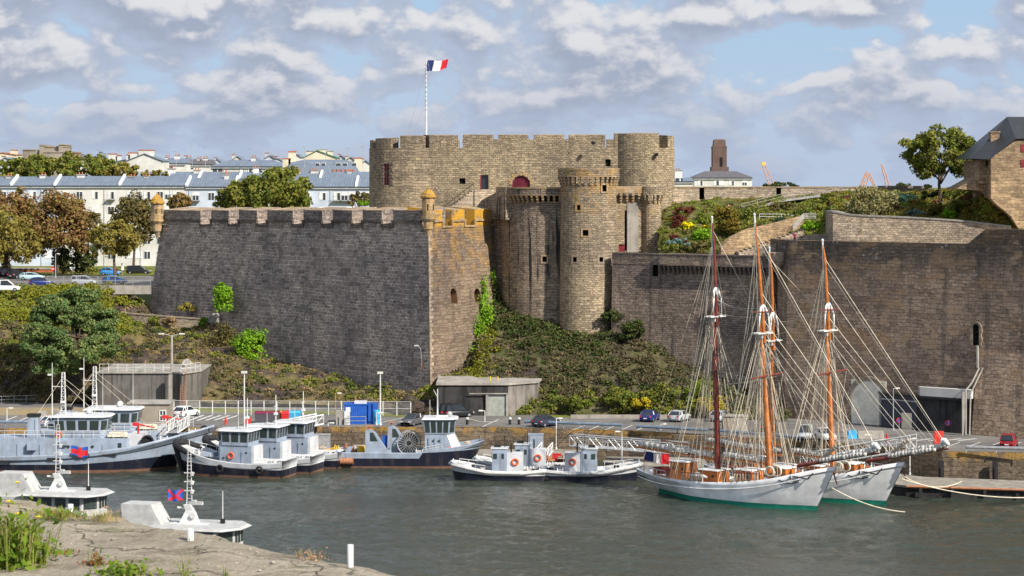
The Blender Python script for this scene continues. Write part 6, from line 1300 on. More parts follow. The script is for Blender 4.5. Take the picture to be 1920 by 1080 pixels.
p=G(281,801,4); e=empty('quay_hut',(p.x,p.y+.6,4),R(0),'small beige concrete hut with a white window behind the tug','hut'); mb=MB(); mb.bx(-2.9,.6,0,4,-.5,2.95); mb.bx(.6,2.4,.0,4,-.5,2.95,1); mb.build('hut_wall',['concrete_block','concrete_block'],e); mb=MB(); mb.bx(-3.1,2.6,-.25,4.2,2.95,3.15); mb.build('roof',['concl'],e); mb=MB(); mb.bx(1.2,2.0,-.05,.0,.8,2.1,0); mb.build('window',['glass'],e); mb=MB(); mb.bx(1.15,1.25,-.09,-.051,.75,2.15); mb.bx(1.95,2.05,-.09,-.051,.75,2.15); mb.bx(1.56,1.64,-.09,-.051,.75,2.15); mb.bx(1.2,2.0,-.095,-.052,1.4,1.5); mb.bx(1.15,2.05,-.095,-.052,2.08,2.18); mb.bx(1.15,2.05,-.095,-.052,.72,.82); mb.build('window_frame',['white_trim'],e)
p=G(1380,810,4); e=empty('quay_hut',p,0,'small pinkish concrete kiosk on the quay behind the schooner masts','hut'); mb=MB(); mb.bx(-1.6,.1,0,2.2,0,1.9,0); mb.build('hut_wall',['concrete_block'],e); mb=MB(); mb.bx(.1,1.5,-.05,2.2,0,1.95); mb.build('side_wall',['concl'],e); mb=MB(); mb.bx(-1.7,1.6,-.15,2.3,1.95,2.07); mb.build('roof',['concl'],e)
for k,(px,py) in enumerate(((80,781),(107,783),(140,781),(164,782),(193,781))):
    p=G(px,py,4); o=MB(); o.box((0,0,0),(1.0+.2*(k%2),.9,.75+.35*(k%2)),0,0,(.93,.93)); o=o.build('concrete_cube',['concl']); o.location=p; tag(o,'squat pale concrete block on the sandy verge behind the tug masts','block','concrete blocks on the verge')
p=G(222,764,4); o=MB(); o.box((0,0,0),(2.2,.9,.8),0,0,(1.1,1.1)); o=o.build('planter',['concl']); o.location=p; tag(o,'pale tapered planter at the foot of the streaked bunker wall','planter')
# annex against the harbour wall
dA=292.6; xa,xb,xc=X(1664,294),X(1724,293),X(1818,289)
e=empty('wall_annex',(xb,dA,4),0,'dark flat roofed annex with stained concrete front against the harbour wall','annex')
mb=MB(); mb.prism([(xa,299.0),(xb,294.8),(xb+.3,300),(xa,304)],4,Z(748,293),0); mb.build('dark_cabin',['car_dark'],e,world=True)
mb=MB(); mb.prism([(xb+.05,294.78),(xc,290.2),(xc+.6,294),(xb+.3,299)],4,Z(748,293),0); mb.build('stained_front',['dark'],e,world=True)
mb=MB(); mb.prism([(xa-.2,298.4),(xb,294.1),(xc+.1,289.6),(xc+.6,294),(xa,304)],Z(747.9,293),Z(744,293),0); mb.build('roof',['black_iron'],e,world=True)
mb=MB(); mb.prism([(X(1723,295),294.2),(xc+.35,289.6),(xc+.8,290.6),(X(1723,295),295.2)],Z(743.5,293),Z(727,293),0); mb.build('upper_band',['white_render'],e,world=True)
mb=MB(); mb.tube((xa,298.8,Z(750,297)),(xb,294.6,Z(750,297)),.07,.07,4); mb.build('trim',['white_metal'],e,world=True)
mb=MB(); q1=Vector((xa,299.0,0)).lerp(Vector((xb,294.8,0)),.58); q2=Vector((xa,299.0,0)).lerp(Vector((xb,294.8,0)),.86); mb.prism([(q1.x-.06,q1.y-.08),(q2.x-.06,q2.y-.08),(q2.x,q2.y),(q1.x,q1.y)],4,Z(774,296)); mb.build('door',['cream_render'],e,world=True)
mb=MB(); mb.pipe([P(1811,815,288.5),P(1811,732,289),P(1822,718,289.4),P(1836,690,290.3)],.13); mb.pipe([P(1818,815,288.3),P(1820,738,288.8),P(1843,690,290)],.11); mb.bx(X(1803,289),X(1808,289),288.6,289,4,Z(735,289)); o=mb.build('drain_pipe',['concl']); tag(o,'pale drain pipes running down the wall beside the annex','pipe')
mb=MB(); mb.pipe([P(1833,648,291),P(1833,690,290.6)],.16); mb.pipe([P(1838,652,291),P(1842,655,291),P(1842,690,290.4)],.12); o=mb.build('drain_pipe',['concl']); tag(o,'short twin pipes dropping from the arched wall window','pipe')
p=G(1598,822,4); e=empty('covered_pallets',p,0,'blue tarpaulin bundle on crates beside the blocked arch','bundle'); mb=MB(); mb.box((0,0,0),(1.2,1,1.0),0,0,(.8,.8)); mb.build('tarpaulin',['sky_paint'],e); mb=MB(); mb.box((2.3,.1,0),(3.2,1,.9)); mb.build('crate',['concl'],e)
# --- pontoons and gangways
def slab(label,pts,z0,z1,mats=('pier','dark'),fend=None):
    b=Vector((pts[0][0],pts[0][1],z0)); e=empty('pontoon',b,0,label,'pontoon'); mb=MB(); mb.prism(pts,z0,z1-.25,0); mb.build('float',[mats[1]],e,world=True); mb=MB(); cx=sum(p[0] for p in pts)/len(pts); cy=sum(p[1] for p in pts)/len(pts); pp=[(p[0]+(.12 if p[0]>cx else -.12),p[1]+(.12 if p[1]>cy else -.12)) for p in pts]; mb.prism(pp,z1-.25,z1,0); mb.build('deck',[mats[0]],e,world=True); return e
slab('long pale pontoon along the quay behind the tugs and workboat',[(-120,288.5),(-52,289),(-20,291.5),(10,290.5),(11,297),(-20,297.2),(-120,294.5)],-.6,1.3)
slab('short pontoon between the small tugs and the gangway',[(11.3,284),(16,280),(24,280),(24,288.5),(12,289.5)],-.6,1.25)
e=slab('dark floating pontoon with pale deck right of the schooner bows',[(X(1540,276),276.5),(X(1680,262),263.5),(X(1700,262),262.2),(X(2060,262),257),(X(2060,262),264),(X(1730,271),269.6),(X(1560,280),281)],-.6,1.25+.0)
mb=MB()
for k in range(6): 
    x=X(1720+k*58,262)+.2; m2=MB(); m2.box((x,261.2-k*.62,-.5),(.35,.35,1.6)); m2.build('fender_post',['rubber'],e,world=True)
mb=MB(); mb.tube((X(1700,262),261.9,1.15),(X(2060,262),256.7,1.15),.16,.16,6); mb.build('fender_rail',['rust_pipe'],e,world=True)
for px in (1765,1866):
    p=P(px,880,270.2); o=MB(); o.box((0,0,-2.4),(.55,.5,3.4)); o.box((0,-.3,-2.4),(.35,.2,2.6)); o=o.build('mooring_pile',['rubber']); o.location=p; tag(o,'black timber fender pile on the right quay wall, '+('behind the bowsprit' if px<1800 else 'farther right, alone'),'pile')
def gangway(label,a,b,w_=1.6,h=1.25,mat='white_metal'):
    a=Vector(a); b=Vector(b); L_=(b-a).length; dv=(b-a).normalized(); nv=Vector((-dv.y,dv.x,0)).normalized(); e=empty('gangway',a,0,label,'gangway'); n=max(4,round(L_/1.3))
    for sg in (-.5,.5):
        mb=MB(); o_=nv*w_*sg; up=Vector((0,0,h))
        mb.tube(o_,b-a+o_,.11,.11,6); mb.tube(o_+up,b-a+o_+up,.09,.09,6); mb.tube(o_+up*.62,b-a+o_+up*.62,.04,.04,4)
        for i in range(n+1):
            p0=(b-a)*(i/n)+o_
            mb.tube(p0,p0+up,.05,.05,4)
            if i<n: p1=(b-a)*((i+1)/n)+o_; mb.tube(p0 if i%2 else p0+up,p1+up if i%2 else p1,.045,.045,4)
        mb.build('side_truss',[mat],e)
    mb=MB(); q=nv*w_*.45; mb.poly([-q,b-a-q,b-a+q,q]); mb.poly([-q-Vector((0,0,.1)),q-Vector((0,0,.1)),b-a+q-Vector((0,0,.1)),b-a-q-Vector((0,0,.1))]); mb.build('walkway',['deck_grey'],e)
    return e
gangway('long grey truss gangway spanning low behind the small tugs and schooner stern',P(1072,835,288),P(1288,851,283),1.9,1.3,'galv')
gangway('white truss gangway rising to the quay behind the schooner bows',P(1507,876,277),P(1712,843,268.5),1.7,1.7)
gangway('white gangway sloping down from the bins to the pontoon',P(540,806,295),P(600,794,298.5),1.5,1.2)
gangway('white ladder like gangway at the bunker end of the big tug',P(322,812,290),P(345,797,298),1.4,1.3)
gangway('short slanting gangway between the small tugs',P(1003,872,283),P(1026,846,290),1.4,1.1)

# --- stores lying on the pontoons
def crate(px,py,dd,z,w_,h,mat,label,cat='crate',name='store_crate'):
    x=X(px,dd); o=MB(); o.box((0,0,0),(w_,w_*.7,h),0,0,(.97,.97)); o.box((0,0,h),(w_*1.04,w_*.74,.06)); o.box((0,-w_*.36,h*.4),(w_*.9,.04,.07)); o=o.build(name,[mat]); o.location=(x,dd,z); tag(o,label,cat); return o
def netpile(px,dd,z,r,mat,label,seed):
    rn=random.Random(seed); mb=MB()
    for k in range(14):
        a,q=rn.uniform(0,6.3),rn.uniform(0,r*.6); mb.torus((q*math.cos(a),q*math.sin(a)*.7,.12+rn.uniform(0,.5)*(1-q/r)),r*rn.uniform(.35,.6),.06,'z' if k%3 else 'x',12,4)
    o=mb.build('net_pile',[mat]); o.location=(X(px,dd),dd,z); tag(o,label,'net'); 
netpile(628,293.5,1.3,1.3,'yellow_paint','tangled yellow net heap on the pontoon beside the tug stern',1); netpile(655,292.5,1.3,1.5,'rust_pipe','rust coloured rope heap on the pontoon behind the workboat stern',2); netpile(1025,284,1.25,1.3,'rust_pipe','orange brown rope heap on the short pontoon between small tugs',3); netpile(1056,285,1.25,1.1,'rope','pale rope heap on the short pontoon nearest the long gangway',4)
netpile(603,294,1.3,1.0,'rope','pale rope coil heap on the pontoon behind the middle tug',5)
crate(600,803,296,1.3,2.6,2.0,'galv','large grey steel locker on the pontoon under the sloping gangway'); crate(572,803,296,1.3,1.5,2.5,'navy_grey','tall blue grey cabinet on the pontoon behind the tug wheelhouses','cabinet','pontoon_cabinet'); crate(1005,800,291,1.3,1.9,2.6,'navy_grey','blue grey cabin on the pontoon behind the small tugs','cabinet','pontoon_cabinet')
crate(700,803,294,1.3,1.2,.9,'blue_paint','blue crate on the pontoon behind the gantry of the workboat'); crate(735,803,294,1.3,1.6,.7,'red_brick','brown low crate on the pontoon behind the cable drum'); crate(1044,803,285.5,1.25,1.1,.8,'red_paint','small red crate on the short pontoon by the long gangway'); crate(675,803,294,1.3,1.8,.8,'galv','low grey crate on the pontoon left of the blue crate')
for k,(px,dd) in enumerate(((1650,271.5),(1663,270.8))):
    o=MB(); o.lathe((0,0,0),[(.45,0),(.6,.35),(.6,.75),(.35,1.1),(.05,1.2)],14); o=o.build('mooring_buoy',['vivid_paint']); o.location=(X(px,dd),dd,1.25); tag(o,'pale green mooring buoy on the right pontoon, '+('left' if k==0 else 'right')+' one of two','buoy')
railing('pontoon_barrier','white tube barrier on the pontoon behind the far schooner bow',[(X(1640,273),274,1.25),(X(1690,269),270,1.25)],1.1,1.6,.04,'white_metal',2,cat='barrier')
cover('undergrowth',NR,'green',110,.85,70,.34,78,u=(.25,.95),v=(.0,.28),dens=-.02); cover('undergrowth',NL,'green',200,.8,60,.34,79,u=(.45,.95),v=(.3,1.0),dens=.0)
# ================================================================ BOATS
def hull(e,st,zb,split,bul,mats,rows=6,sub=4,deck='deck_grey',flare=1.0,rail=True,name='hull'):
    """st: (x deck, half beam, deck height, x waterline, half beam waterline) bow to stern; mats: below split, above split, boot"""
    xs=np.arange(len(st)); t=np.linspace(0,len(st)-1,(len(st)-1)*sub+1); A=np.array(st,float)
    def sm(col):   # smooth interpolation through the stations
        y=A[:,col]; out=[]
        for q in t:
            i=min(len(y)-2,int(q)); f=q-i; p0=y[max(0,i-1)]; p1=y[i]; p2=y[i+1]; p3=y[min(len(y)-1,i+2)]
            out.append(.5*((2*p1)+(-p0+p2)*f+(2*p0-5*p1+4*p2-p3)*f*f+(-p0+3*p1-3*p2+p3)*f**3))
        return np.array(out)
    X_,B_,Z_,XW,BW=[sm(k) for k in range(5)]; B_=np.maximum(B_,.02); BW=np.maximum(BW,.01)
    def pt(i,z,sg):
        f=max(0,(z-zb)/(Z_[i]-zb)); return (XW[i]+(X_[i]-XW[i])*f,sg*(BW[i]+(B_[i]-BW[i])*f**flare),z)
    mb=MB()
    for sg in (-1,1):
        for i in range(len(t)-1):
            def lev(k):
                sp=split(X_[k],Z_[k]); L_=[(-.6,2),(zb,0)]
                for q in range(1,rows): L_.append((zb+(sp-zb)*q/rows,0))
                L_.append((sp,1))
                for q in range(1,rows): L_.append((sp+(Z_[k]-sp)*q/rows,1))
                L_.append((Z_[k],1)); return L_
            a,b=lev(i),lev(i+1)
            for q in range(len(a)-1):
                p=[pt(i,a[q][0],sg),pt(i+1,b[q][0],sg),pt(i+1,b[q+1][0],sg),pt(i,a[q+1][0],sg)]; mb.poly(p if sg>0 else p[::-1],None,a[q][1])
            # bulwark cap and inside
            w_=.12; o0=pt(i,Z_[i],sg); o1=pt(i+1,Z_[i+1],sg); i0=(o0[0]-.02,sg*max(0,abs(o0[1])-w_),o0[2]); i1=(o1[0]-.02,sg*max(0,abs(o1[1])-w_),o1[2]); j0=(i0[0],i0[1],i0[2]-bul); j1=(i1[0],i1[1],i1[2]-bul)
            mb.poly([o0,o1,i1,i0] if sg>0 else [o0,i0,i1,o1],None,3); mb.poly([i0,i1,j1,j0] if sg>0 else [i0,j0,j1,i1],None,3)
            if sg>0: mb.poly([j0,j1,(j1[0],-j1[1],j1[2]),(j0[0],-j0[1],j0[2])],None,4)
    k=len(t)-1; a=[pt(k,z,-1) for z in (-.6,zb,split(X_[k],Z_[k]),Z_[k])]; b=[pt(k,z,1) for z in (-.6,zb,split(X_[k],Z_[k]),Z_[k])]
    for q in range(3): mb.poly([b[q],b[q+1],a[q+1],a[q]],None,(2,0,1)[q])
    o=mb.build(name,list(mats)+[mats[1] if len(mats)<4 else mats[3],deck][len(mats)-3:] if len(mats)>3 else list(mats)+[mats[1],deck],e,smooth=True)
    return X_,B_,Z_
def wheelhouse(e,x0,x1,w_,z0,z1,c,mat='navy_grey',wz=(.45,.9),over=.3,flare=1.06,nf=3,ns=3,roof='navy_white',rearw=2,front=1,name='wheelhouse'):
    """walls with chamfered front corners, leaning glazing band, overhanging roof; front=+1 faces +x"""
    f=front; xa,xb=(x0,x1) if f>0 else (x1,x0)
    ol=[(xa,-w_),(xb-f*c,-w_),(xb,-w_+c),(xb,w_-c),(xb-f*c,w_),(xa,w_)]
    if f<0: ol=[(x,-y) for x,y in ol]
    cx,cy=(x0+x1)/2,0; zA=lerp(z0,z1,wz[0]); sc=lambda k:[(cx+(x-cx)*k,cy+(y-cy)*k) for x,y in ol]
    mb=MB(); top=sc(flare); mb.loft([[(x,y,z0) for x,y in ol],[(x,y,zA) for x,y in ol],[(x,y,z1) for x,y in top]],0,True,True); wh=mb.build(name,[mat],e)
    n=len(ol); zB=lerp(z0,z1,wz[1])
    for i in range(n):
        a,b=Vector(ol[i]),Vector(ol[(i+1)%n]); at,bt=Vector(top[i]),Vector(top[(i+1)%n]); L_=(b-a).length
        k={0:ns,1:1,2:nf,3:1,4:ns,5:rearw}[i]
        if L_<.3 or k==0: continue
        d=(b-a).normalized(); nn=Vector((d.y,-d.x))
        for q in range(k):
            u0=(q+.12)/k; u1=(q+.88)/k; fl=lambda z:(z-zA)/(z1-zA)
            def pp(u_,z): q0=a.lerp(b,u_); q1=at.lerp(bt,u_); r=q0.lerp(q1,fl(z))+nn*.03; return (r.x,r.y,z)
            mb=MB(); mb.poly([pp(u0,zA+.06),pp(u1,zA+.06),pp(u1,zB),pp(u0,zB)]); mb.build('window',['bglass'],wh)
    mb=MB(); ro=[(cx+(x-cx)*(flare+over/max(.8,abs(x-cx))),y*(flare+over/w_)) for x,y in ol]; mb.prism(ro,z1,z1+.16,0,top=[(cx+(x-cx)*.93,y*.93) for x,y in ro]); mb.build('roof',[roof],e)
    return wh
def railset(e,pts,h=.9,mat='white_metal',sp=1.2,r=.03,bars=2,name='deck_rail'):
    mb=MB(); P_=[Vector(p) for p in pts]
    for a,b in zip(P_[:-1],P_[1:]):
        for k in range(bars): q=Vector((0,0,h*(k+1)/bars)); mb.tube(a+q,b+q,r,r,4)
        n=max(1,round((b-a).length/sp))
        for i in range(n+1): q=a.lerp(b,i/n); mb.tube(q,q+Vector((0,0,h)),r,r,4)
    return mb.build(name,[mat],e)
def lifebuoy(e,c,ax='y',r=.36):
    mb=MB(); mb.torus(c,r,.09,ax,18,6); return mb.build('lifebuoy',['orange'],e)
def tyre(e,c,r=.38,ax='y',mat='rubber'):
    mb=MB(); mb.torus(c,r,.13,ax,16,6); return mb.build('fender_tyre',[mat],e)
def lattice(mb,a,b,w_,n,r=.035):
    a=Vector(a); b=Vector(b)
    for sx_ in (-w_,w_):
        for sy_ in (-w_,w_): mb.tube(a+Vector((sx_,sy_,0)),b+Vector((sx_*.6,sy_*.6,0)),r,r,4)
    for i in range(n+1):
        q=a.lerp(b,i/n); k=w_*(1-.4*i/n); mb.tube(q+Vector((-k,-k,0)),q+Vector((k,-k,0)),r*.8,r*.8,3); mb.tube(q+Vector((k,-k,0)),q+Vector((k,k,0)),r*.8,r*.8,3)
        if i<n: q2=a.lerp(b,(i+1)/n); mb.tube(q+Vector((-k,-k,0)),q2+Vector((k,-k,0)),r*.7,r*.7,3)
def clutter(e,pts,seed,mats=('deck_grey','rubber','rope','navy_grey','rust_pipe','white_metal')):
    """winches, bollards and coiled rope lying on a working deck"""
    rn=random.Random(seed)
    for i,(x,y,z,s_) in enumerate(pts):
        mb=MB(); k=i%4
        if k==0: mb.disc((x,y,z+.3*s_),.3*s_,'x',.7*s_,12); mb.disc((x-.4*s_,y,z+.35*s_),.42*s_,'x',.08,12,1); mb.disc((x+.4*s_,y,z+.35*s_),.42*s_,'x',.08,12,1); mb.build('winch',[mats[0],mats[5]],e)
        elif k==1: mb.torus((x,y,z+.12),.3*s_,.1,'z',14,5); mb.torus((x,y,z+.28),.28*s_,.09,'z',14,5); mb.build('rope_coil',[mats[2]],e)
        elif k==2: mb.tube((x,y,z),(x,y,z+.55*s_),.12,.12,8); mb.tube((x+.4,y,z),(x+.4,y,z+.55*s_),.12,.12,8); mb.tube((x-.15,y,z+.4*s_),(x+.55,y,z+.4*s_),.06,.06,6); mb.build('bitts',[mats[1]],e)
        else: mb.box((x,y,z),(.8*s_,.6,.55*s_),0,0,(.9,.9)); mb.build('locker',[mats[3]],e)
# ---- big grey tugs (two abreast)
def big_tug(loc,label):
    e=empty('naval_tug',loc,0,label,'tug','big naval tugs moored side by side at the left')
    st=[(1.4,.15,4.5,0,.05),(.4,1.6,4.3,-.7,.6),(-1.5,2.9,3.9,-2,1.6),(-5,4.1,3.2,-5,3.3),(-9,4.5,2.7,-9,4.0),(-15,4.6,2.2,-15,4.2),(-22,4.5,2.0,-22,4.1),(-28,3.7,2.0,-27,3.2),(-30.5,2.3,2.1,-29.5,1.6)]
    hull(e,st,.25,lambda x,z:.95+max(0,(x+12))*.072,.8,('hull_navy','navy_grey','boot_rust'))
    for x in (-29.3,-25.3,-20.5,-14.4,-7.6):
        mb=MB(); mb.box((x,-(4.66 if x<-10 else 4.30),1.28 if x<-15 else 1.55+.06*(x+15)),(1.7,.14,.24)); mb.build('vent_slot',['rubber'],e)
    for x in (-26.8,-10.3): mb=MB(); mb.torus((x,-4.66,1.9 if x<-20 else 2.1),.22,.07,'y',14,5); mb.build('fairlead',['rubber'],e)
    # deckhouse
    mb=MB(); mb.prism([(-22.5,-2.7),(-5.8,-2.7),(-4.8,-1.4),(-4.8,1.4),(-5.8,2.7),(-22.5,2.7)],1.3,4.0,0); dh=mb.build('deckhouse',['navy_grey'],e)
    for x in (-13.0,-10.0,-6.6): mb=MB(); mb.box((x,-2.75,2.9),(.42,.06,.55)) if x>-8 else mb.disc((x,-2.74,3.0),.18,'y',.08,12); mb.build('porthole',['bglass'],dh)
    for x in (-19.0,-16.2,-8.4): mb=MB(); mb.box((x,-2.76,1.4),(.75,.08,1.9)); mb.build('door',['navy_grey'],dh)
    mb=MB(); mb.box((-17.5,-3.0,2.6),(1.1,.5,.9),0); mb.box((-13.5,-2.95,3.2),(.9,.4,.6),0); mb.build('locker',['navy_grey'],e)
    mb=MB(); mb.prism([(-5.7,-2.3),(-3.9,-2.1),(-3.9,2.1),(-5.7,2.3)],2.3,4.4,0); mb.build('fore_casing',['navy_white'],e)
    wheelhouse(e,-14.8,-8.4,2.3,4.0,6.6,.8,wz=(.36,.84),nf=3,ns=4)
    mb=MB(); mb.box((-17.6,-1.2,4.0),(1.5,1.3,2.6),0,0,(.85,.9)); mb.box((-17.6,-1.2,6.6),(1.5,1.35,.35),1); mb.build('funnel',['navy_grey','rubber'],e)
    railset(e,[(-22.2,-2.6,4.0),(-6.2,-2.6,4.0),(-5,-1.3,4.0)],.95); railset(e,[(-3.6,-1.6,4.0),(-1.2,-1.4,4.2)],1.5,sp=.6)
    lifebuoy(e,(-14.2,-2.75,4.5)); 
    mb=MB(); mb.box((-7.0,-1.7,4.15),(2.6,1.2,.55),0,0,(.8,.8)); mb.tube((-8.2,-1.7,4.1),(-5.8,-1.7,4.1),.1); mb.build('rescue_boat',['cream_render'],e)
    mb=MB(); mb.tube((-4.6,-1,4.3),(-4.6,-1,5.6),.14); mb.tube((-4.6,-1,5.6),(-2.6,-1,5.2),.12,.08); mb.box((-4.9,-1,5.4),(.8,.35,.4)); mb.build('deck_crane',['red_paint'],e)
    mb=MB(); lattice(mb,(-14.2,.2,6.6),(-14.2,.2,12.0),.28,9,.05); mb.tube((-15.6,.2,6.6),(-15.6,.2,13.2),.08,.04); mb.tube((-15.6,.2,10.2),(-14.2,.2,10.2),.05); mb.box((-15.9,.2,11.6),(.5,.2,.2)); mb.box((-14.2,-.2,8.2),(.5,.6,.25)); mb.build('lattice_mast',['white_metal'],e)
    mb=MB(); mb.rope((-14.0,.2,10.5),(-7.5,0,4.6),0,.035); mb.rope((-14.0,.2,11.2),(-9,1.8,6.8),0,.035); mb.rope((-14.2,.2,11.5),(-19,-2,4),0,.03); mb.build('stay',['rope'],e)
    mb=MB(); mb.tube((-9.0,-1.2,6.75),(-9.0,-1.2,12.6),.04,.02,4); mb.tube((-17.0,-2.2,4),(-17.0,-2.2,6.6),.03); mb.build('whip_aerial',['white_metal'],e)
    mb=MB(); mb.lathe((-11,.6,6.8),[(.0,0),(.35,.02),(.42,.3),(.3,.6),(.02,.72)],12); mb.box((-12,-.9,6.76),(1.6,.25,.2)); mb.build('radar',['white_metal'],e)
    mb=MB(); mb.disc((-26.5,-1.2,2.2),.85,'y',1.6,18); mb.disc((-26.5,-2.1,2.2),.55,'y',.2,14,1); mb.tube((-29,-.5,1.9),(-24.5,-.5,2.5),.35); mb.build('tow_winch',['navy_grey','white_metal'],e)
    mb=MB(); mb.disc((-3.2,-2.2,3.6),.7,'y',.6,16); mb.torus((-3.2,-2.6,3.6),.7,.14,'y'); mb.build('anchor_winch',['rubber'],e)
    clutter(e,[(-24,1.5,1.3,1.2),(-23.6,-3.2,1.3,1),(-28.5,2,1.3,1),(-25.5,-3.4,1.3,1),(-1.6,.6,3.2,1)],1)
    mb=MB(); mb.torus((.2,-1.0,3.9),.5,.14,'y'); 
    for q in (.3,.75): mb.disc((.8,-.45,q+.3),.16,'y',.3,10)
    mb.build('bow_fender',['rubber'],e)
    return e
t1=big_tug((X(328,287),288.0,0),'big grey naval tug with two tone hull, nearest at the left quay')
t2=dup(t1,(X(393,296),297.0-.6,0),0,'second big grey naval tug half hidden behind the nearest one'); t2.location=(X(385,294)-.5,295.5,0)
t2.location=(X(328,287)+2.3,297.2-0.2,0)
fl=empty('signal_flag',P(133,835,283.2),0,'blue flag with red and white cross hung on the tug side','flag')
flagmesh(2.2,1.15,lambda a,b:1 if abs(a-.5)<.12 or abs(b-.5)<.2 else 0,-.35,.0,14,6,.12).build('cloth',['blue_paint','flag_red'],fl,smooth=True)
# ---- three two-tone harbour tugs
def mid_tug(loc,rz,label):
    e=empty('harbour_tug',loc,rz,label,'tug','three black and grey harbour tugs moored abreast')
    st=[(.9,.2,3.9,0,.1),(.2,1.4,3.7,-.6,.8),(-1.4,2.3,3.1,-1.8,1.7),(-4,2.65,2.3,-4,2.3),(-7,2.7,1.85,-7,2.4),(-10,2.7,1.75,-10,2.4),(-12.5,2.65,1.9,-12.4,2.35),(-14.0,2.5,2.1,-13.9,2.2)]
    hull(e,st,.22,lambda x,z:1.05+max(0,x+9)*.07,.75,('hull_navy','navy_white','boot_rust'))
    mb=MB()
    for sg in (-1,1): mb.pipe([(1.15,0,3.7),(.5,sg*1.45,3.5),(-1.3,sg*2.45,2.85),(-2.6,sg*2.7,2.4)],[.42,.42,.32,.15],8)
    mb.tube((1.1,-.35,3.6),(.15,-.2,.2),.4,.3,8); mb.tube((1.1,.35,3.6),(.15,.2,.2),.4,.3,8); mb.build('bow_fender',['rubber'],e)
    for x in (-6.0,-11.2): tyre(e,(x,2.85,1.05)); tyre(e,(x,-2.85,1.05))
    mb=MB(); mb.prism([(-9.6,-1.5),(-5.4,-1.5),(-5.0,-1.0),(-5.0,1.0),(-5.4,1.5),(-9.6,1.5)],1.1,3.75,0); h_=mb.build('deckhouse',['navy_grey'],e)
    for sg in (-1,1):
        mb=MB(); mb.box((-8.6,sg*1.54,1.25),(.62,.08,1.8)); mb.build('door',['navy_grey'],h_); mb=MB(); mb.disc((-8.9,sg*1.56,2.9),.14,'y',.08,10); mb.disc((-5.9,sg*1.54,2.2),.14,'y',.06,10); mb.build('porthole',['bglass'],h_)
        lifebuoy(e,(-6.9,sg*1.62,2.5))
    mb=MB(); mb.bx(-9.62-.25,-9.6,-1.45,1.45,1.1,3.7); mb.build('aft_bulkhead',['navy_white'],e)
    wheelhouse(e,-9.2,-5.0,1.6,3.75,5.5,.7,wz=(.22,.9),nf=3,ns=3,over=.25,front=1,rearw=4)
    mb=MB(); mb.tube((-8.4,0,5.6),(-8.4,0,9.4),.09,.05,6); mb.tube((-8.4,-.6,8.0),(-8.4,.6,8.0),.04); mb.box((-8.4,0,6.9),(.4,.4,.3)); mb.box((-7.6,0,5.7),(.9,.2,.2)); mb.tube((-7.4,.4,5.6),(-7.4,.4,7.2),.03); mb.box((-7.0,-.7,5.66),(.4,.3,.25)); mb.build('mast',['white_metal'],e)
    mb=MB(); mb.box((-3.3,0,2.2),(2.2,1.8,.5),0,0,(.9,.9)); mb.tube((-4.7,-1.6,1.9),(-4.7,-.2,1.9),.28,.28,10); mb.build('deck_locker',['navy_grey'],e)
    railset(e,[(-.6,2.0,3.2),(-4.6,2.5,2.4)],.4,'white_metal',1.5,.04,1); railset(e,[(-.6,-2.0,3.2),(-4.6,-2.5,2.4)],.4,'white_metal',1.5,.04,1)
    railset(e,[(-10.2,1.9,1.4),(-13.4,1.8,1.4)],.7); clutter(e,[(-11.6,0,1.1,1.2),(-10.8,1.5,1.1,.9),(-12.6,-1.2,1.2,1),(-1.8,0,2.5,.9),(-2.2,1.3,2.4,.8),(-13,1.2,1.2,.9),(-11.8,-1.8,1.1,1)],2)
    return e
hd=Vector((-.955,.29,0)); rzB=math.atan2(hd.y,hd.x); bow=Vector((X(345,283),283.5,0))
m1=mid_tug(bow,rzB,'black and grey harbour tug with orange lifebuoy, the front one of three')
pp=Vector((3.0,4.75,0)); dup(m1,bow+pp,rzB,'harbour tug in the middle of the three abreast'); dup(m1,bow+pp*2,rzB,'harbour tug at the back of the three, beside the pontoon')
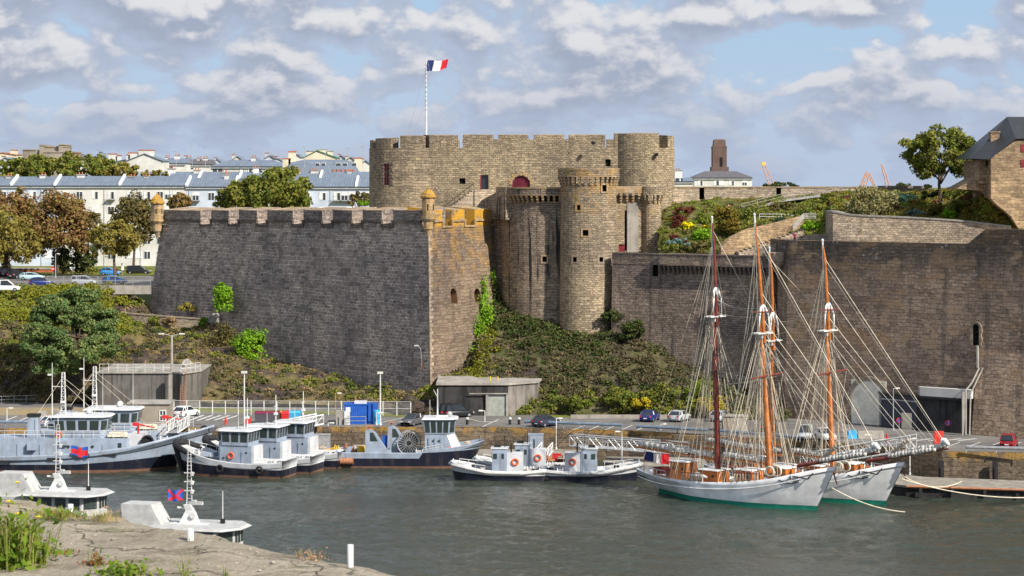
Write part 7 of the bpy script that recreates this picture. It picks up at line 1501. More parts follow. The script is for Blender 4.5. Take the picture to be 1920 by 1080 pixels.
# ---- diving / net workboat with cable drum
def workboat():
    e=empty('workboat',(X(885,289),290.6,0),R(-1.0),'grey and black workboat with cable drum and tall slanted bridge','workboat')
    st=[(1.5,.3,3.3,0,.1),(.9,1.7,3.2,-.6,.9),(-1,2.5,2.8,-1.4,1.9),(-4,2.9,2.4,-4,2.6),(-5.6,2.95,2.3,-5.6,2.7),(-6.6,2.95,1.95,-6.6,2.7),(-11,2.95,1.95,-11,2.7),(-15.6,2.9,1.95,-15.6,2.7),(-17.2,2.8,1.95,-17.0,2.6)]
    hull(e,st,.2,lambda x,z:(1.2 if x<-6.4 else 1.9+max(0,(x+6.4))*.05),.5,('hull_navy','navy_grey','boot_rust'))
    mb=MB(); P0=[(-5.9,-1.9),(-2.3,-1.9),(-1.2,-1.2),(-1.2,1.2),(-2.3,1.9),(-5.9,1.9)]; P1=[(-5.9,-1.8),(-3.2,-1.8),(-2.4,-1.2),(-2.4,1.2),(-3.2,1.8),(-5.9,1.8)]
    mb.loft([[(x,y,1.7) for x,y in P0],[(x,y,4.2) for x,y in P1]],0,True,True); dh=mb.build('deckhouse',['navy_grey'],e)
    mb=MB(); mb.loft([[(-2.28,-1.94,1.72),(-1.15,-1.22,1.72),(-1.15,1.22,1.72)],[(-3.2,-1.84,4.2),(-2.36,-1.22,4.2),(-2.36,1.22,4.2)]],0,False,False,False); mb.build('front_plate',['navy_white'],dh)
    for k in range(3): mb=MB(); mb.box((-5.2+k*.75,-1.96+.03*k,2.2),(.5,.06,1.5)); mb.build('door',['navy_grey'],dh)
    for k in range(2): mb=MB(); mb.disc((-4.9+k*.75,-1.99,3.3),.13,'y',.06,10); mb.build('porthole',['bglass'],dh)
    wheelhouse(e,-5.9,-2.2,1.9,4.2,6.0,.7,wz=(.05,.88),nf=3,ns=4,over=.25,flare=1.1,rearw=2)
    mb=MB(); mb.prism([(-5.9,-1.5),(-5.2,-1.5),(-5.2,1.5),(-5.9,1.5)],4.2,6,0); mb.build('rear_casing',['navy_grey'],e)
    lifebuoy(e,(-2.75,-1.98,2.15),'y',.33)
    mb=MB(); mb.tube((-4.4,0,6.1),(-4.4,0,9.7),.12,.06,6); mb.tube((-4.4,-.5,8.6),(-4.4,.5,8.6),.04); mb.tube((-4.4,0,8.6),(-4.9,0,9.6),.04); mb.box((-3.8,0,6.16),(1.5,.22,.22)); mb.tube((-5.4,.6,6.1),(-5.4,.6,8.2),.03); mb.build('mast',['white_metal'],e)
    mb=MB(); mb.lathe((-2.9,.5,6.16),[(.0,0),(.3,.05),(.36,.3),(.25,.55),(.02,.65)],12); mb.build('radome',['radome_white'],e)
    mb=MB(); c=(-8.0,0,2.9); mb.disc(c,1.05,'y',1.6,24,0)
    for sg in (-1,1):
        mb.torus((c[0],sg*.85,c[2]),1.45,.07,'y',28,5,1)
        for k in range(22): a=2*math.pi*k/22; mb.tube((c[0]+.3*math.cos(a),sg*.85,c[2]+.3*math.sin(a)),(c[0]+1.45*math.cos(a),sg*.85,c[2]+1.45*math.sin(a)),.035,.035,3,1)
    mb.build('cable_drum',['rubber','galv'],e)
    for (x,y_,sk) in ((-12.3,-2.2,0),(-9.8,2.2,0)):
        mb=MB(); pr=[(-1.1,0),(1.55,0),(1.55,.9),(.2,2.9),(-.4,3.3),(-1.0,3.3)]; mb.loft([[(x+a,y_-.6,1.45+z) for a,z in pr],[(x+a,y_+.6,1.45+z) for a,z in pr]],0,True,True); f=mb.build('gantry_leg',['navy_grey'],e)
        mb=MB(); mb.loft([[(x-.45,y_-.62,3.35),(x+.55,y_-.62,3.35),(x-.05,y_-.62,4.45),(x-.45,y_-.62,4.45)],[(x-.45,y_-.605,3.35),(x+.55,y_-.605,3.35),(x-.05,y_-.605,4.45),(x-.45,y_-.605,4.45)]],0,True,True); mb.build('dark_panel',['bglass'],f)
        mb=MB(); mb.tube((x-.6,y_,4.75),(x-.6,y_,5.2),.09); mb.box((x-.5,y_,5.15),(.7,.5,.14)); mb.build('top_lamp',['rust_pipe'],f)
    mb=MB(); mb.tube((-16.5,-2.95,.85),(-14.9,-2.95,.85),.38,.38,12)
    for k in range(5): mb.disc((-16.4+k*.38,-2.95,.85),.44,'x',.08,12)
    mb.build('stern_roller',['rust_pipe'],e)
    mb=MB(); mb.lathe((-13.2+-.9,.3,1.5),[(.5,0),(.5,.9),(.01,.95)],12); mb.build('yellow_buoy',['yellow_paint'],e)
    mb=MB(); mb.loft([[(-16.2,-2.2,1.5),(-15.5,-2.2,1.5),(-14.9,-2.2,2.6),(-15.6,-2.2,2.6)],[(-16.2,-1.9,1.5),(-15.5,-1.9,1.5),(-14.9,-1.9,2.6),(-15.6,-1.9,2.6)]],0,True,True); mb.build('stern_ramp',['navy_grey'],e)
    railset(e,[(-6,-2.8,2.0),(-3.6,-2.8,2.4)],.6); clutter(e,[(-14.5,1.2,1.5,1.1),(-13.0,1.8,1.5,1),(-11,.5,1.5,1),(-10.6,-.6,1.5,1),(-6.6,-1.4,1.5,1),(-.6,0,2.7,1)],3)
    mb=MB(); mb.box((-10.9,2.4,1.6),(1.4,.9,1.9)); mb.build('blue_crate',['blue_paint'],e)
    return e
workboat()
# ---- small tugs
def small_tug(loc,rz,label,face):
    e=empty('small_tug',loc,rz,label,'tug','small grey pusher tugs at the pontoon')
    st=[(.5,.3,2.2,0,.15),(.1,1.3,2.15,-.5,.9),(-1.4,1.9,1.85,-1.6,1.5),(-4,2.1,1.35,-4,1.8),(-7,2.1,1.2,-7,1.85),(-9.5,1.95,1.3,-9.4,1.7),(-11.2,1.4,1.45,-11,1.2)]
    hull(e,st,.15,lambda x,z:.62+max(0,x+5)*.09,.45,('hull_navy','navy_white','hull_navy'),rows=3)
    mb=MB()
    for sg in (-1,1):
        for a,b in (((.6,.0,1.9),(.15,1.35,1.85)),((.15,1.35,1.85),(-1.4,1.95,1.55)),((-1.4,1.95,1.55),(-4,2.15,1.0)),((-4,2.15,1.0),(-8,2.12,.9)),((-8,2.12,.9),(-11.1,1.5,1.1))): mb.tube((a[0],a[1]*sg,a[2]),(b[0],b[1]*sg,b[2]),.17,.17,6)
    mb.build('rubbing_strake',['radome_white'],e)
    mb=MB(); mb.bx(-6.4,-4.6,-.95,.95,.8,3.75); h_=mb.build('cabin',['navy_grey'],e); mb=MB(); mb.bx(-8.3,-6.403,-.85,.85,.8,3.25); mb.build('aft_cabin',['navy_white'],e)
    for sg in (-1,1):
        mb=MB(); mb.box((-5.9,sg*.97,.95),(.6,.06,2.4)); mb.build('door',['navy_grey'],h_)
        for x,w_ in ((-5.9,.3),(-5.0,.42)): mb=MB(); mb.box((x,sg*1.01,2.6),(w_,.05,.6)); mb.build('window',['bglass'],h_)
    for y_ in (-.5,.5): mb=MB(); mb.box((-4.57,y_,2.6),(.05,.6,.6)); mb.build('window',['bglass'],h_)
    mb=MB(); mb.box((-5.5,0,3.75),(2.1,2.1,.12)); mb.build('roof',['navy_white'],e)
    mb=MB(); mb.tube((-6.1,0,3.85),(-6.1,0,5.4),.05,.03); mb.tube((-6.3,-.6,3.9),(-6.3,-.6,4.8),.03); mb.box((-5.2,0,3.87),(.8,.5,.3)); mb.tube((-6.9,.4,3.3),(-6.9,.4,4.4),.1); mb.build('mast',['black_iron'],e)
    lifebuoy(e,(-7.4,.97,2.2)); lifebuoy(e,(-7.4,-.97,2.2))
    mb=MB(); mb.box((-11.25,0,.15),(.35,2.5,1.15),0,0,(1,.9)); mb.build('stern_fender',['rubber'],e)
    railset(e,[(-.5,-1.6,1.9),(-3.8,-1.95,1.5)],.35,'white_metal',1,.04,1); railset(e,[(-.5,1.6,1.9),(-3.8,1.95,1.5)],.35,'white_metal',1,.04,1); railset(e,[(.2,-.9,2.0),(.2,.9,2.0)],.35,'white_metal',1,.04,1)
    clutter(e,[(-9.2,0,.9,.9),(-9.0,.9,.9,.8),(-2.6,.0,1.3,.8),(-3.4,-.9,1.1,.8),(-8.8,-1.1,.9,.8),(-3.4,.8,1.1,.8),(-10,.4,.9,.8)],4)
    return e
s1=small_tug(Vector((X(852,277),277.5,0)),R(177),'small grey tug with rounded bow to the left, in front of the workboat',-1)
dup(s1,Vector((X(852,277)+2.8,281.8,0)),R(176),'second small grey tug alongside, showing its orange lifebuoy')
dup(s1,Vector((X(1194,277.5),276.6,0)),R(-3.5),'small grey tug with bow to the right by the schooner stern',None,(1.05,1.05,1.0))
# ---- schooners
def schooner(loc,rz,label,mastm,dark,mx=(-6.2,-13.5),rk=(.075,.030)):
    e=empty('schooner',loc,rz,label,'schooner','white topsail schooners moored abreast')
    st=[(2.5,.10,5.0,0,.03),(1.1,.85,4.75,-.7,.3),(-1.2,1.75,4.2,-2.2,1.0),(-4.2,2.7,3.4,-4.9,2.1),(-8,3.25,2.75,-8,2.9),(-12,3.4,2.35,-12,3.1),(-16,3.25,2.2,-15.5,2.7),(-19.5,2.7,2.2,-18.2,1.7),(-22.5,1.8,2.35,-20.6,.7),(-25,.55,2.55,-22,.08)]
    X_,B_,Z_=hull(e,st,.42,lambda x,z:.48,.55,('boat_green','boat_white','boat_green','boat_white'),rows=5,deck='teak',flare=.8)
    def rb(x): return float(np.interp(-x,-X_,B_)),float(np.interp(-x,-X_,Z_))
    for sg in (-1,1):
        mb=MB()
        for k in range(26):
            x0=-.3-k*.93; x1=x0-.93; a,b=rb(x0),rb(x1); mb.tube((x0,sg*(a[0]+.03),a[1]-.75),(x1,sg*(b[0]+.03),b[1]-.75),.045,.045,4)
        mb.build('rubbing_strake',['boat_white'],e)
    for sg in (-1,1):
        mb=MB(); mb.disc((-.4,sg*1.05,3.9),.14,'y',.25,10); mb.build('hawse_hole',['black_iron'],e)
        mb=MB(); mb.pipe([(-2.2,sg*1.95,3.8),(-.2,sg*1.5,3.55),(.3,sg*1.3,4.2)],.07); mb.tube((-2.2,sg*1.85,4.2),(-2.1,sg*2.15,3.4),.08); mb.tube((-1.3,sg*1.5,4.2),(-2.6,sg*2.0,3.7),.06); mb.build('anchor',['black_iron'],e)
        mb=MB(); mb.rope((-.4,sg*1.05,3.85),(-2.0,sg*2.05,3.0),.0,.04); mb.rope((-.4,sg*1.05,3.85),(-3.4,sg*2.45,3.3),.6,.05); mb.build('anchor_chain',['black_iron'],e)
    # houses
    def dhouse(x0,x1,w_,z0,z1,nm='deckhouse',doors=True,roof='boat_white'):
        mb=MB(); mb.bx(x0,x1,-w_,w_,z0,z1); h_=mb.build(nm,['varnish'],e); mb=MB(); mb.box(((x0+x1)/2,0,z1),(x1-x0+.3,w_*2+.3,.12),0,0,(.96,.96)); mb.build('roof',[roof],e)
        n=max(1,int((x1-x0)/.9))
        for i in range(n):
            for sg in (-1,1): mb=MB(); mb.disc((x0+(i+.5)*(x1-x0)/n,sg*(w_+.02),lerp(z0,z1,.62)),.17,'y',.06,10); mb.build('porthole',['bglass'],h_)
    dhouse(-19.6,-17.3,1.0,1.8,3.9,'chart_house'); dhouse(-15.3,-12.8,1.15,1.7,3.3); dhouse(-10.3,-8.0,1.1,1.9,3.7,'galley_house'); dhouse(-4.9,-3.6,.9,2.9,4.3,'fore_hatch')
    mb=MB(); mb.lathe((-21.3,0,2.0),[(1.25,0),(1.3,.9)],18,0,R(100),R(260)); mb.build('aft_coaming',['dark_varnish'],e); mb=MB(); mb.bx(-20.6,-19.9,-.5,.5,2,2.9); mb.build('wheel_box',['dark_varnish'],e); mb=MB(); mb.torus((-20.0,0,3.0),.5,.05,'x',18,5)
    for k in range(8): a=k*math.pi/4; mb.tube((-20,0,3.0),(-20,.62*math.cos(a),3.0+.62*math.sin(a)),.03,.03,4)
    mb.build('steering_wheel',['dark_varnish'],e)
    mb=MB()
    for sg in (-1,1):
        for k in range(30):
            x=-6.2-k*.45; b,z=rb(x); mb.tube((x,sg*(b-.1),z-.02),(x,sg*(b-.1),z+.02),.02)
    rl=[]
    for sg in (-1,1):
        P_=[]
        for k in range(8): x=-19-k*.75; b,z=rb(x); P_.append((x,sg*(b-.08),z))
        rl.append(P_)
    mb=MB()
    for P_ in rl:
        for a,b in zip(P_[:-1],P_[1:]): mb.tube(Vector(a)+Vector((0,0,.75)),Vector(b)+Vector((0,0,.75)),.03); mb.tube(a,Vector(a)+Vector((0,0,.75)),.025)
    mb.build('stern_rail',['white_metal'],e)
    # masts
    mast=[]
    for (x,m_,zt,zc_,rk_) in ((mx[0],mastm,32.0 if dark else 29.0,19.0,rk[0]),(mx[1],dark or mastm,31.6 if dark else 28.0,20.6 if dark else 17.5,rk[1])):
        f=lambda z,x=x,rk_=rk_:(x-(z-2)*rk_,0,z); mb=MB(); mb.pipe([f(1.8),f(9),f(zc_+1.2)],[.34,.32,.24],10,0); mb.pipe([(f(zc_-1.0)[0]+.38,0,zc_-1.0),(f(zc_+8)[0]+.25,0,zc_+8),(f(zt)[0],0,zt)],[.20,.15,.08],8,0); o=mb.build('mast',[m_],e)
        mb=MB(); mb.pipe([(f(zt-4.0)[0],0,zt-4.0),(f(zt)[0],0,zt+.2)],[.14,.10],8); mb.lathe(f(zt+.2),[(.14,0),(.16,.15),(.02,.3)],8); mb.build('mast_top',['white_metal'],e)
        mb=MB(); q=f(zc_); mb.box((q[0]+.1,0,zc_),(1.0,2.8,.14)); mb.box((q[0]+.1,0,zc_-.5),(.5,.7,.5)); mb.tube((q[0],-1.5,zc_+.1),(q[0],1.5,zc_+.1),.09); mb.build('crosstree',['white_metal'],e)
        mast.append((f,zt,zc_))
    def furl(name,a,b,r,seed,m_='sailcloth',n=14,droop=.12):
        rn=random.Random(seed); a=Vector(a); b=Vector(b); mb=MB(); pts=[]; rr=[]
        for i in range(n+1): q=a.lerp(b,i/n)+Vector((rn.uniform(-.05,.05),rn.uniform(-.07,.07),rn.uniform(-.1,.06)*droop*6)); pts.append(q); rr.append(r*rn.uniform(.75,1.2)*(1-.35*abs(2*i/n-1)**3))
        mb.pipe(pts,rr,8); 
        for i in range(1,n,3): mb.torus(pts[i],rr[i]*1.0,.018,'x',10,4,1)
        return mb.build(name,[m_,'dark_rope'],e,smooth=True)
    (f1,z1t,c1_),(f2,z2t,c2_)=mast
    mb=MB(); mb.tube((-14.0,0,4.4),(-25.6,0,5.0),.17,.12,8); mb.tube((-6.8,0,4.5),(-13.0,0,4.7),.15,.11,8); mb.build('boom',['varnish'],e)
    furl('furled_mainsail',(-14.2,0,4.95),(-25.0,0,5.45),.36,1); furl('furled_foresail',(-7.0,0,5.0),(-12.8,0,5.15),.34,2)
    mb=MB(); mb.tube((-14.3,0,5.6),(-22.0,.3,6.0),.12,.08,6); mb.build('gaff',['varnish'],e)
    # topsail bundles aloft, white cloth
    for (f,zc_,dz,s_) in ((f1,c1_,2.2,1),(f2,c2_,2.4,.8)):
        rn=random.Random(int(zc_*3+s_*9)); mb=MB(); q=Vector(f(zc_+dz))
        pts=[q+Vector((.35,-.75*s_,-1.9)),q+Vector((.5,-.8*s_,-.2)),q+Vector((.35,-.4,.7)),q+Vector((.3,.1,1.0)),q+Vector((.3,.55*s_,.6)),q+Vector((.45,.95*s_,-.3)),q+Vector((.5,1.05*s_,-2.2))]
        mb.pipe(pts,[.03,.09,.13,.15,.14,.09,.03],8); mb.pipe([q+Vector((.4,-.1,.9)),q+Vector((.42,.12,-.5)),q+Vector((.3,0,-1.6)),q+Vector((.32,-.1,-2.8))],[.13,.09,.11,.04],8)
        for z_ in (-.2,-1.2): mb.torus(q+Vector((.36,0,z_)),.13,.03,'z',10,4)
        mb.build('stowed_topsail',['white_cloth'],e,smooth=True)
    mb=MB(); q=Vector(f1(14.2)); mb.tube(q+Vector((.4,-3.0,0)),q+Vector((.4,3.2,.3)),.09,.09,6); q=Vector(f1(20.5)); mb.tube(q+Vector((.5,-2.1,1)),q+Vector((.5,2.1,.9)),.07,.07,6); mb.build('yard',['dark_varnish'],e)
    # bowsprit with stowed jibs
    bs0,bs1=Vector((-2.5,0,4.7)),Vector((8.0,0,6.9)); mb=MB(); mb.tube(bs0,bs1,.24,.10,9); mb.tube((2.0,0,4.6),(2.6,0,3.0),.1,.06,6); mb.build('bowsprit',['dark_varnish'],e)
    furl('stowed_jib',bs0.lerp(bs1,.38)+Vector((0,.1,.42)),bs1+Vector((-.3,0,.35)),.34,5); furl('stowed_jib',bs0.lerp(bs1,.28)+Vector((0,-.35,.2)),bs0.lerp(bs1,.86)+Vector((0,-.28,.15)),.27,6); furl('stowed_jib',bs0.lerp(bs1,.30)+Vector((0,.1,.5)),bs0.lerp(bs1,.52)+Vector((0,0,1.7)),.24,7,'rope',8)
    mb=MB(); q=bs1+Vector((0,0,.4)); mb.pipe([q,q+Vector((-.6,0,.5)),q+Vector((-1.0,.1,.1))],[.2,.34,.2],8); mb.build('jib_bundle',['white_cloth'],e,smooth=True)
    for dx in (2.0,4.8): mb=MB(); mb.rope(bs0.lerp(bs1,.45+dx*.1),(2.2,0,3.6),.2,.03); mb.build('bobstay',['dark_rope'],e)
    # standing rigging
    r0=.030
    for mi,(f,zt,zc_) in enumerate(mast):
        xm=mx[mi]
        for sg in (-1,1):
            mb=MB(); ch=[]
            for k in range(5):
                x=xm+.3-k*.75; b,z=rb(x); top_=Vector(f(zc_-.4)); bot=Vector((x,sg*(b+.05),z+.1)); mb.rope(bot,top_,0,.034,1,0); ch.append((bot,top_))
            for k in range(22):
                u_=.04+k*.038
                for j in range(3): mb.rope(ch[j][0].lerp(ch[j][1],u_),ch[j+1][0].lerp(ch[j+1][1],u_),0,.017,1,0)
            mb.build('shroud',['rope'],e)
            mb=MB()
            for k in range(3): x=xm-3.6-k*.6; b,z=rb(x); mb.rope((x,sg*b,z),f(zt-3-k*3.2),0,.026)
            for k in range(3): b,z=rb(xm-.4-k*.8); mb.rope((xm-.4-k*.8,sg*b*.3+sg*1.0,zc_),f(zt-2.5),0,.022)
            for k in range(2): mb.rope(f(zc_+1.2),(xm-4-k*.8,sg*(rb(xm-4-k*.8)[0]),rb(xm-4-k*.8)[1]),0,.03)
            mb.build('backstay',['pale_rope'],e)
        mb=MB(); rn=random.Random(mi+3)
        for k in range(14):
            a=Vector(f(rn.uniform(zc_-4,zc_+3)))+Vector((rn.uniform(-.5,.6),rn.uniform(-.8,.8),0)); bq=Vector((xm+rn.uniform(-3.2,2.6),rn.choice((-1,1))*rn.uniform(.6,2.9),rn.uniform(2.6,3.6))); mb.rope(a,bq,rn.choice((0,0,.4)),rn.uniform(.016,.027),4)
        mb.build('halyard',['rope'],e)
    mb=MB()
    for k,(zz,u_) in enumerate(((z1t-1.5,1.0),(z1t-2.2,.98),(c1_+2.0,.86),(c1_+.6,.82),(c1_-.5,.66),(c1_-1.2,.60),(c1_+5,.92))): mb.rope(f1(zz),bs0.lerp(bs1,u_),.0 if k<2 else .25,.030)
    mb.build('forestay',['pale_rope'],e)
    mb=MB(); mb.rope(f2(c2_+2.2),f1(c1_+2.4),.4,.03); mb.rope(f2(c2_+1.6),f1(c1_+2.8),.25,.03); mb.rope(f2(c2_+.6),f1(c1_+1.9),.3,.03); mb.rope(f2(z2t-1),f1(c1_+1.5),0,.03); mb.rope(f2(c2_-6),f1(c1_-5),.2,.028); mb.rope(f2(c2_-6.5),f1(c1_-4.6),.5,.028)
    for k in range(4): mb.rope(f2(c2_-.5-k*.5),(-24.5+k*2.2,0,5.7),0,.028)
    for k in range(3): mb.rope(f2(z2t-3-5*k),(-24.2+k,(-1,1,0)[k]*.5,3.2),0,.03)
    for k in range(5): mb.rope(f2(c2_-.3),(-9.5+k*.8,(-1)**k*.7,3.4),0,.026)
    for k in range(5): mb.rope(f1(c1_-.3),(-11.5+k*.9,(-1)**k*1.2,3.2),0,.026)
    for sg in (-1,1): mb.rope(Vector(f1(14.3))+Vector((.4,3*sg,0)),f1(c1_),0,.026); mb.rope(Vector(f1(14.3))+Vector((.4,3*sg,0)),f2(13.0),.3,.024); mb.rope(Vector(f1(14.3))+Vector((.4,3*sg,0)),(-9,2.8*sg,2.6),.0,.024)
    mb.build('running_rigging',['rope'],e)
    # deck gear: fife rails, coils, dinghy, barrels
    for mi,xm in enumerate(mx):
        mb=MB()
        for sg in (-1,1):
            b,z=rb(xm-1.2)
            for k in range(9): x=xm+.3-k*.36; bb,zz=rb(x); mb.rope((x,sg*(bb-.05),zz+.9),(x,sg*(bb-.08),zz-.1),0,.07,1,0,5)
            mb.tube((xm+.5,sg*(b-.05),z+.95),(xm-2.9,sg*(b-.05),z+.85),.06,.06,5,1)
        mb.build('pin_rail',['rope','dark_varnish'],e)
    clutter(e,[(-11.4,1.9,1.9,1),(-11.6,-2.1,1.9,1),(-16.5,-1.9,1.8,.9),(-17,1.6,1.8,.9),(-2.2,0,3.6,1.1),(-2.8,.9,3.4,.8),(-7.3,2.1,2.3,.8),(-1.0,0,4.0,.8)],7,('varnish','black_iron','pale_rope','dark_varnish','rust_pipe','white_metal'))
    mb=MB(); mb.pipe([(-15.8,-2.3,2.7),(-14.6,-2.45,2.8),(-13.3,-2.4,2.7)],[.08,.42,.12],8); mb.build('raft_canister',['white_metal'],e)
    mb=MB(); mb.torus((-4.6,-1.1,4.0),.55,.13,'y',16,6); mb.torus((-5.4,-1.3,3.9),.5,.13,'y',16,6); mb.build('rope_coil',['pale_rope'],e)
    return e
rzS=math.atan2(-.67,.743)
schooner((33.4,250.9,0),rzS,'white schooner with green waterline and one dark red mast, nearest the camera','varnish','dark_varnish')
schooner((41.6,255.0,0),rzS,'white schooner behind the nearer one, both masts orange varnished',"varnish",None,(-7.0,-15.3),(.055,.022))
for (px,py,dd,L_,lb) in ((1233,857,266,2.4,'limp blue, white and red tricolour on the nearer schooner stern'),(1375+0,905,0,0,'')):
    if not L_: continue
    fl=empty('ensign',(16.2,267.2,5.2),0,lb,'flag'); fmm=flagmesh(3.0,1.0,lambda a,b:0 if a<.33 else (1 if a<.67 else 2),-.28,.1,16,6,.15); 
    fmm.build('cloth',['flag_blue','flag_white','flag_red'],fl,smooth=True); fl.location=(X(1208,267),267,Z(846,267)); mb=MB(); mb.tube((.05,0,.1),(-.1,0,-2.4),.04); mb.build('staff',['varnish'],fl)
fl=empty('signal_flag',(X(1291,262),263,Z(848,262)),0,'small blue and white flag folded over the schooner main boom','flag'); flagmesh(1.6,.7,lambda a,b:0 if a<.45 else 1,-.2,.2,10,5,.1).build('cloth',['flag_blue','flag_white'],fl,smooth=True)
for (p,q,sg,lb) in ((P(1695,893,251),P(1803,903,262.0),.9,'pale mooring rope from the far schooner bow to the pontoon deck'),(P(1690,898,251),P(2000,928,258.5),1.0,'long pale mooring rope drooping along the dark pontoon side'),(P(1560,915,248),P(1697,960,249.6),.5,'pale rope slanting from the nearer schooner bow into the water')):
    mb=MB(); mb.rope(p,q,sg,.06,12,0,5); tag(mb.build('mooring_rope',['pale_rope']),lb,'rope')
# ---- patrol boats under the near bank, lower left
def patrol(loc,rz,label):
    e=empty('patrol_boat',loc,rz,label,'patrol boat','white patrol boats below the near bank')
    st=[(-3.0,.2,2.3,-3.6,.1),(-3.8,1.5,2.3,-4.4,1.0),(-6,2.9,2.2,-6,2.3),(-9,3.1,2.1,-9,2.8),(-16,3.1,1.9,-16,2.8),(-22,2.9,1.9,-22,2.7)]
    hull(e,st,.2,lambda x,z:1.0,.2,('radome_white','radome_white','hull_navy'),rows=3)
    wheelhouse(e,-12.2,-5.0,2.35,1.9,5.0,1.3,mat='radome_white',wz=(.55,.93),nf=3,ns=4,over=.75,flare=1.0,roof='radome_white',rearw=0)
    mb=MB(); mb.prism([(-19.5,-2.3),(-12,-2.5),(-12,2.5),(-19.5,2.3)],1.8,4.75,0,top=[(-19,-2.1),(-12,-2.35),(-12,2.35),(-19,2.1)]); mb.build('superstructure',['radome_white'],e)
    mb=MB(); mb.loft([[(-15.6,-1.3,4.7),(-15.6,1.3,4.7),(-11.7,1.3,4.7),(-11.7,-1.3,4.7)],[(-15.9,-1.15,6.9),(-15.9,1.15,6.9),(-13.0,1.15,6.9),(-13.0,-1.15,6.9)]],0,True,True); mb.build('funnel_casing',['radome_white'],e)
    mb=MB(); mb.box((-9.6,-.3,5.17),(3.4,1.0,.07)); mb.build('roof_panel',['white_metal'],e)
    mb=MB(); mb.loft([[(-10.6,-.55,5.1),(-10.6,.55,5.1),(-8.9,.55,5.1),(-8.9,-.55,5.1)],[(-10.0,-.3,6.4),(-10.0,.3,6.4),(-9.3,.3,6.4),(-9.3,-.3,6.4)],[(-10.2,-.4,6.9),(-10.2,.4,6.9),(-9.5,.4,6.9),(-9.5,-.4,6.9)]],0,True,True); mb.tube((-10.0,0,6.5),(-10.9,0,6.6),.1); mb.disc((-9.2,-.55,6.0),.25,'y',.2,10); mb.build('mast_base',['white_metal'],e)
    mb=MB(); zt=11.8
    for sy_ in (-.25,.25): mb.tube((-9.75+sy_,0,6.9),(-9.75+sy_*.5,0,zt),.045,.03,5)
    for k in range(14): z=7.1+k*.33; mb.tube((-10.0,0,z),(-9.5,0,z),.025,.025,4)
    for z in (8.1,8.9,9.7): mb.box((-9.75,0,z),(1.0,.1,.08)); mb.box((-9.45,-.1,z-.2),(.2,.25,.35))
    mb.tube((-9.75,0,zt-.1),(-9.75,0,zt+.9),.04); mb.build('mast',['white_metal'],e); mb=MB(); mb.box((-9.1,0,6.9),(1.3,.35,.28),0,0,(.95,.9)); mb.box((-9.3,0,6.95),(.4,.35,.35)); mb.build('radar',['radome_white'],e)
    mb=MB(); mb.tube((-6.9,.9,5.15),(-6.9,.9,8.1),.05,.03,5); mb.build('whip_aerial',['white_metal'],e); mb=MB(); mb.box((-6.9,.9,5.15),(.35,.35,.45)); mb.build('aerial_base',['rubber'],e)
    mb=MB(); mb.box((-4.4,0,2.0),(.9,1.2,.5)); mb.build('deck_locker',['white_metal'],e)
    return e
pb=patrol(Vector((-35.7,226.5,0)),R(-12),'white patrol boat with glazed bridge behind the grassy ledge, leftmost')
dup(pb,Vector((-19.6,204.2,0)),R(-14),'white patrol boat mostly hidden by the ledge, bow farthest right')
fl=empty('signal_flag',(X(333,197),196,Z(916,197)),0,'red and blue cross flag streaming from the nearer patrol mast','flag'); fq=flagmesh(1.35,.95,lambda a,b:1 if abs(a-b)<.16 or abs(a+b-1)<.16 else 0,-.25,0,12,8,.1); fq.v=[(-x,y,z) for x,y,z in fq.v]; fq.build('cloth',['blue_paint','flag_red'],fl,smooth=True); fl.location=(X(347,197),196,Z(914,197))
# ================================================================ FOREGROUND LEDGE
zg=34.3; ed=[]
for px,py in ((-300,905),(-60,917),(0,925),(60,931),(130,944),(240,961),(330,985),(400,997),(470,1010),(560,1024),(640,1041),(720,1058),(800,1080)):
    dd=(H-zg)*F/(py-HY); ed.append((X(px,dd),dd))
ed+=[(.1,9.0),(.9,7.6),(3.0,5.0),(9.0,0.0)]
nE=len(ed); rings=[]; rng=random.Random(2)
ed2=[]
for a,b in zip(ed[:-1],ed[1:]):
    k=6
    for i in range(k): q=Vector(a).lerp(Vector(b),i/k); j=noise.fractal(Vector((q.x*3,q.y*3,0)),.8,2,4)*.045; ed2.append((q.x+j,q.y+j))
mb_v=[]; W2=46
rows=[]
for i,(x,y) in enumerate(ed2):
    r=[]
    for j in range(W2):
        f=(j/(W2-1))**1.6; tx,ty=-14+(x+14)*.5,-3.0
        qx,qy=lerp(x,tx,f),lerp(y,ty,f); e_=min(1,j/2.5)
        z=zg+noise.fractal(Vector((qx*1.6,qy*1.6,3)),.9,2.1,5)*.035*e_-.05*(1-e_)+.0
        r.append((qx,qy,z))
    rows.append(r)
me=bpy.data.meshes.new('bank_ground'); n_r=len(rows); vs=[p for r in rows for p in r]; fs=[(i*W2+j,i*W2+j+1,(i+1)*W2+j+1,(i+1)*W2+j) for i in range(n_r-1) for j in range(W2-1)]
k0=len(vs)
for i in range(n_r): x,y,z=rows[i][0]; vs.append((x+.03,y+.03,z-.12)); vs.append((x+.05,y+.05,-1))
fs+=[(i*W2,(i+1)*W2,k0+2*(i+1),k0+2*i) for i in range(n_r-1)]; fs+=[(k0+2*i,k0+2*(i+1),k0+2*(i+1)+1,k0+2*i+1) for i in range(n_r-1)]
me.from_pydata(vs,[],fs); me.materials.append(M['grit']); me.polygons.foreach_set('use_smooth',[True]*len(me.polygons)); o=bpy.data.objects.new('bank_ground',me); COL.objects.link(o); o['kind']='structure'
def gp(px,py,dz=0): 
    d=(H-zg)*F/(py-HY); return Vector((X(px,d),d,zg+dz))
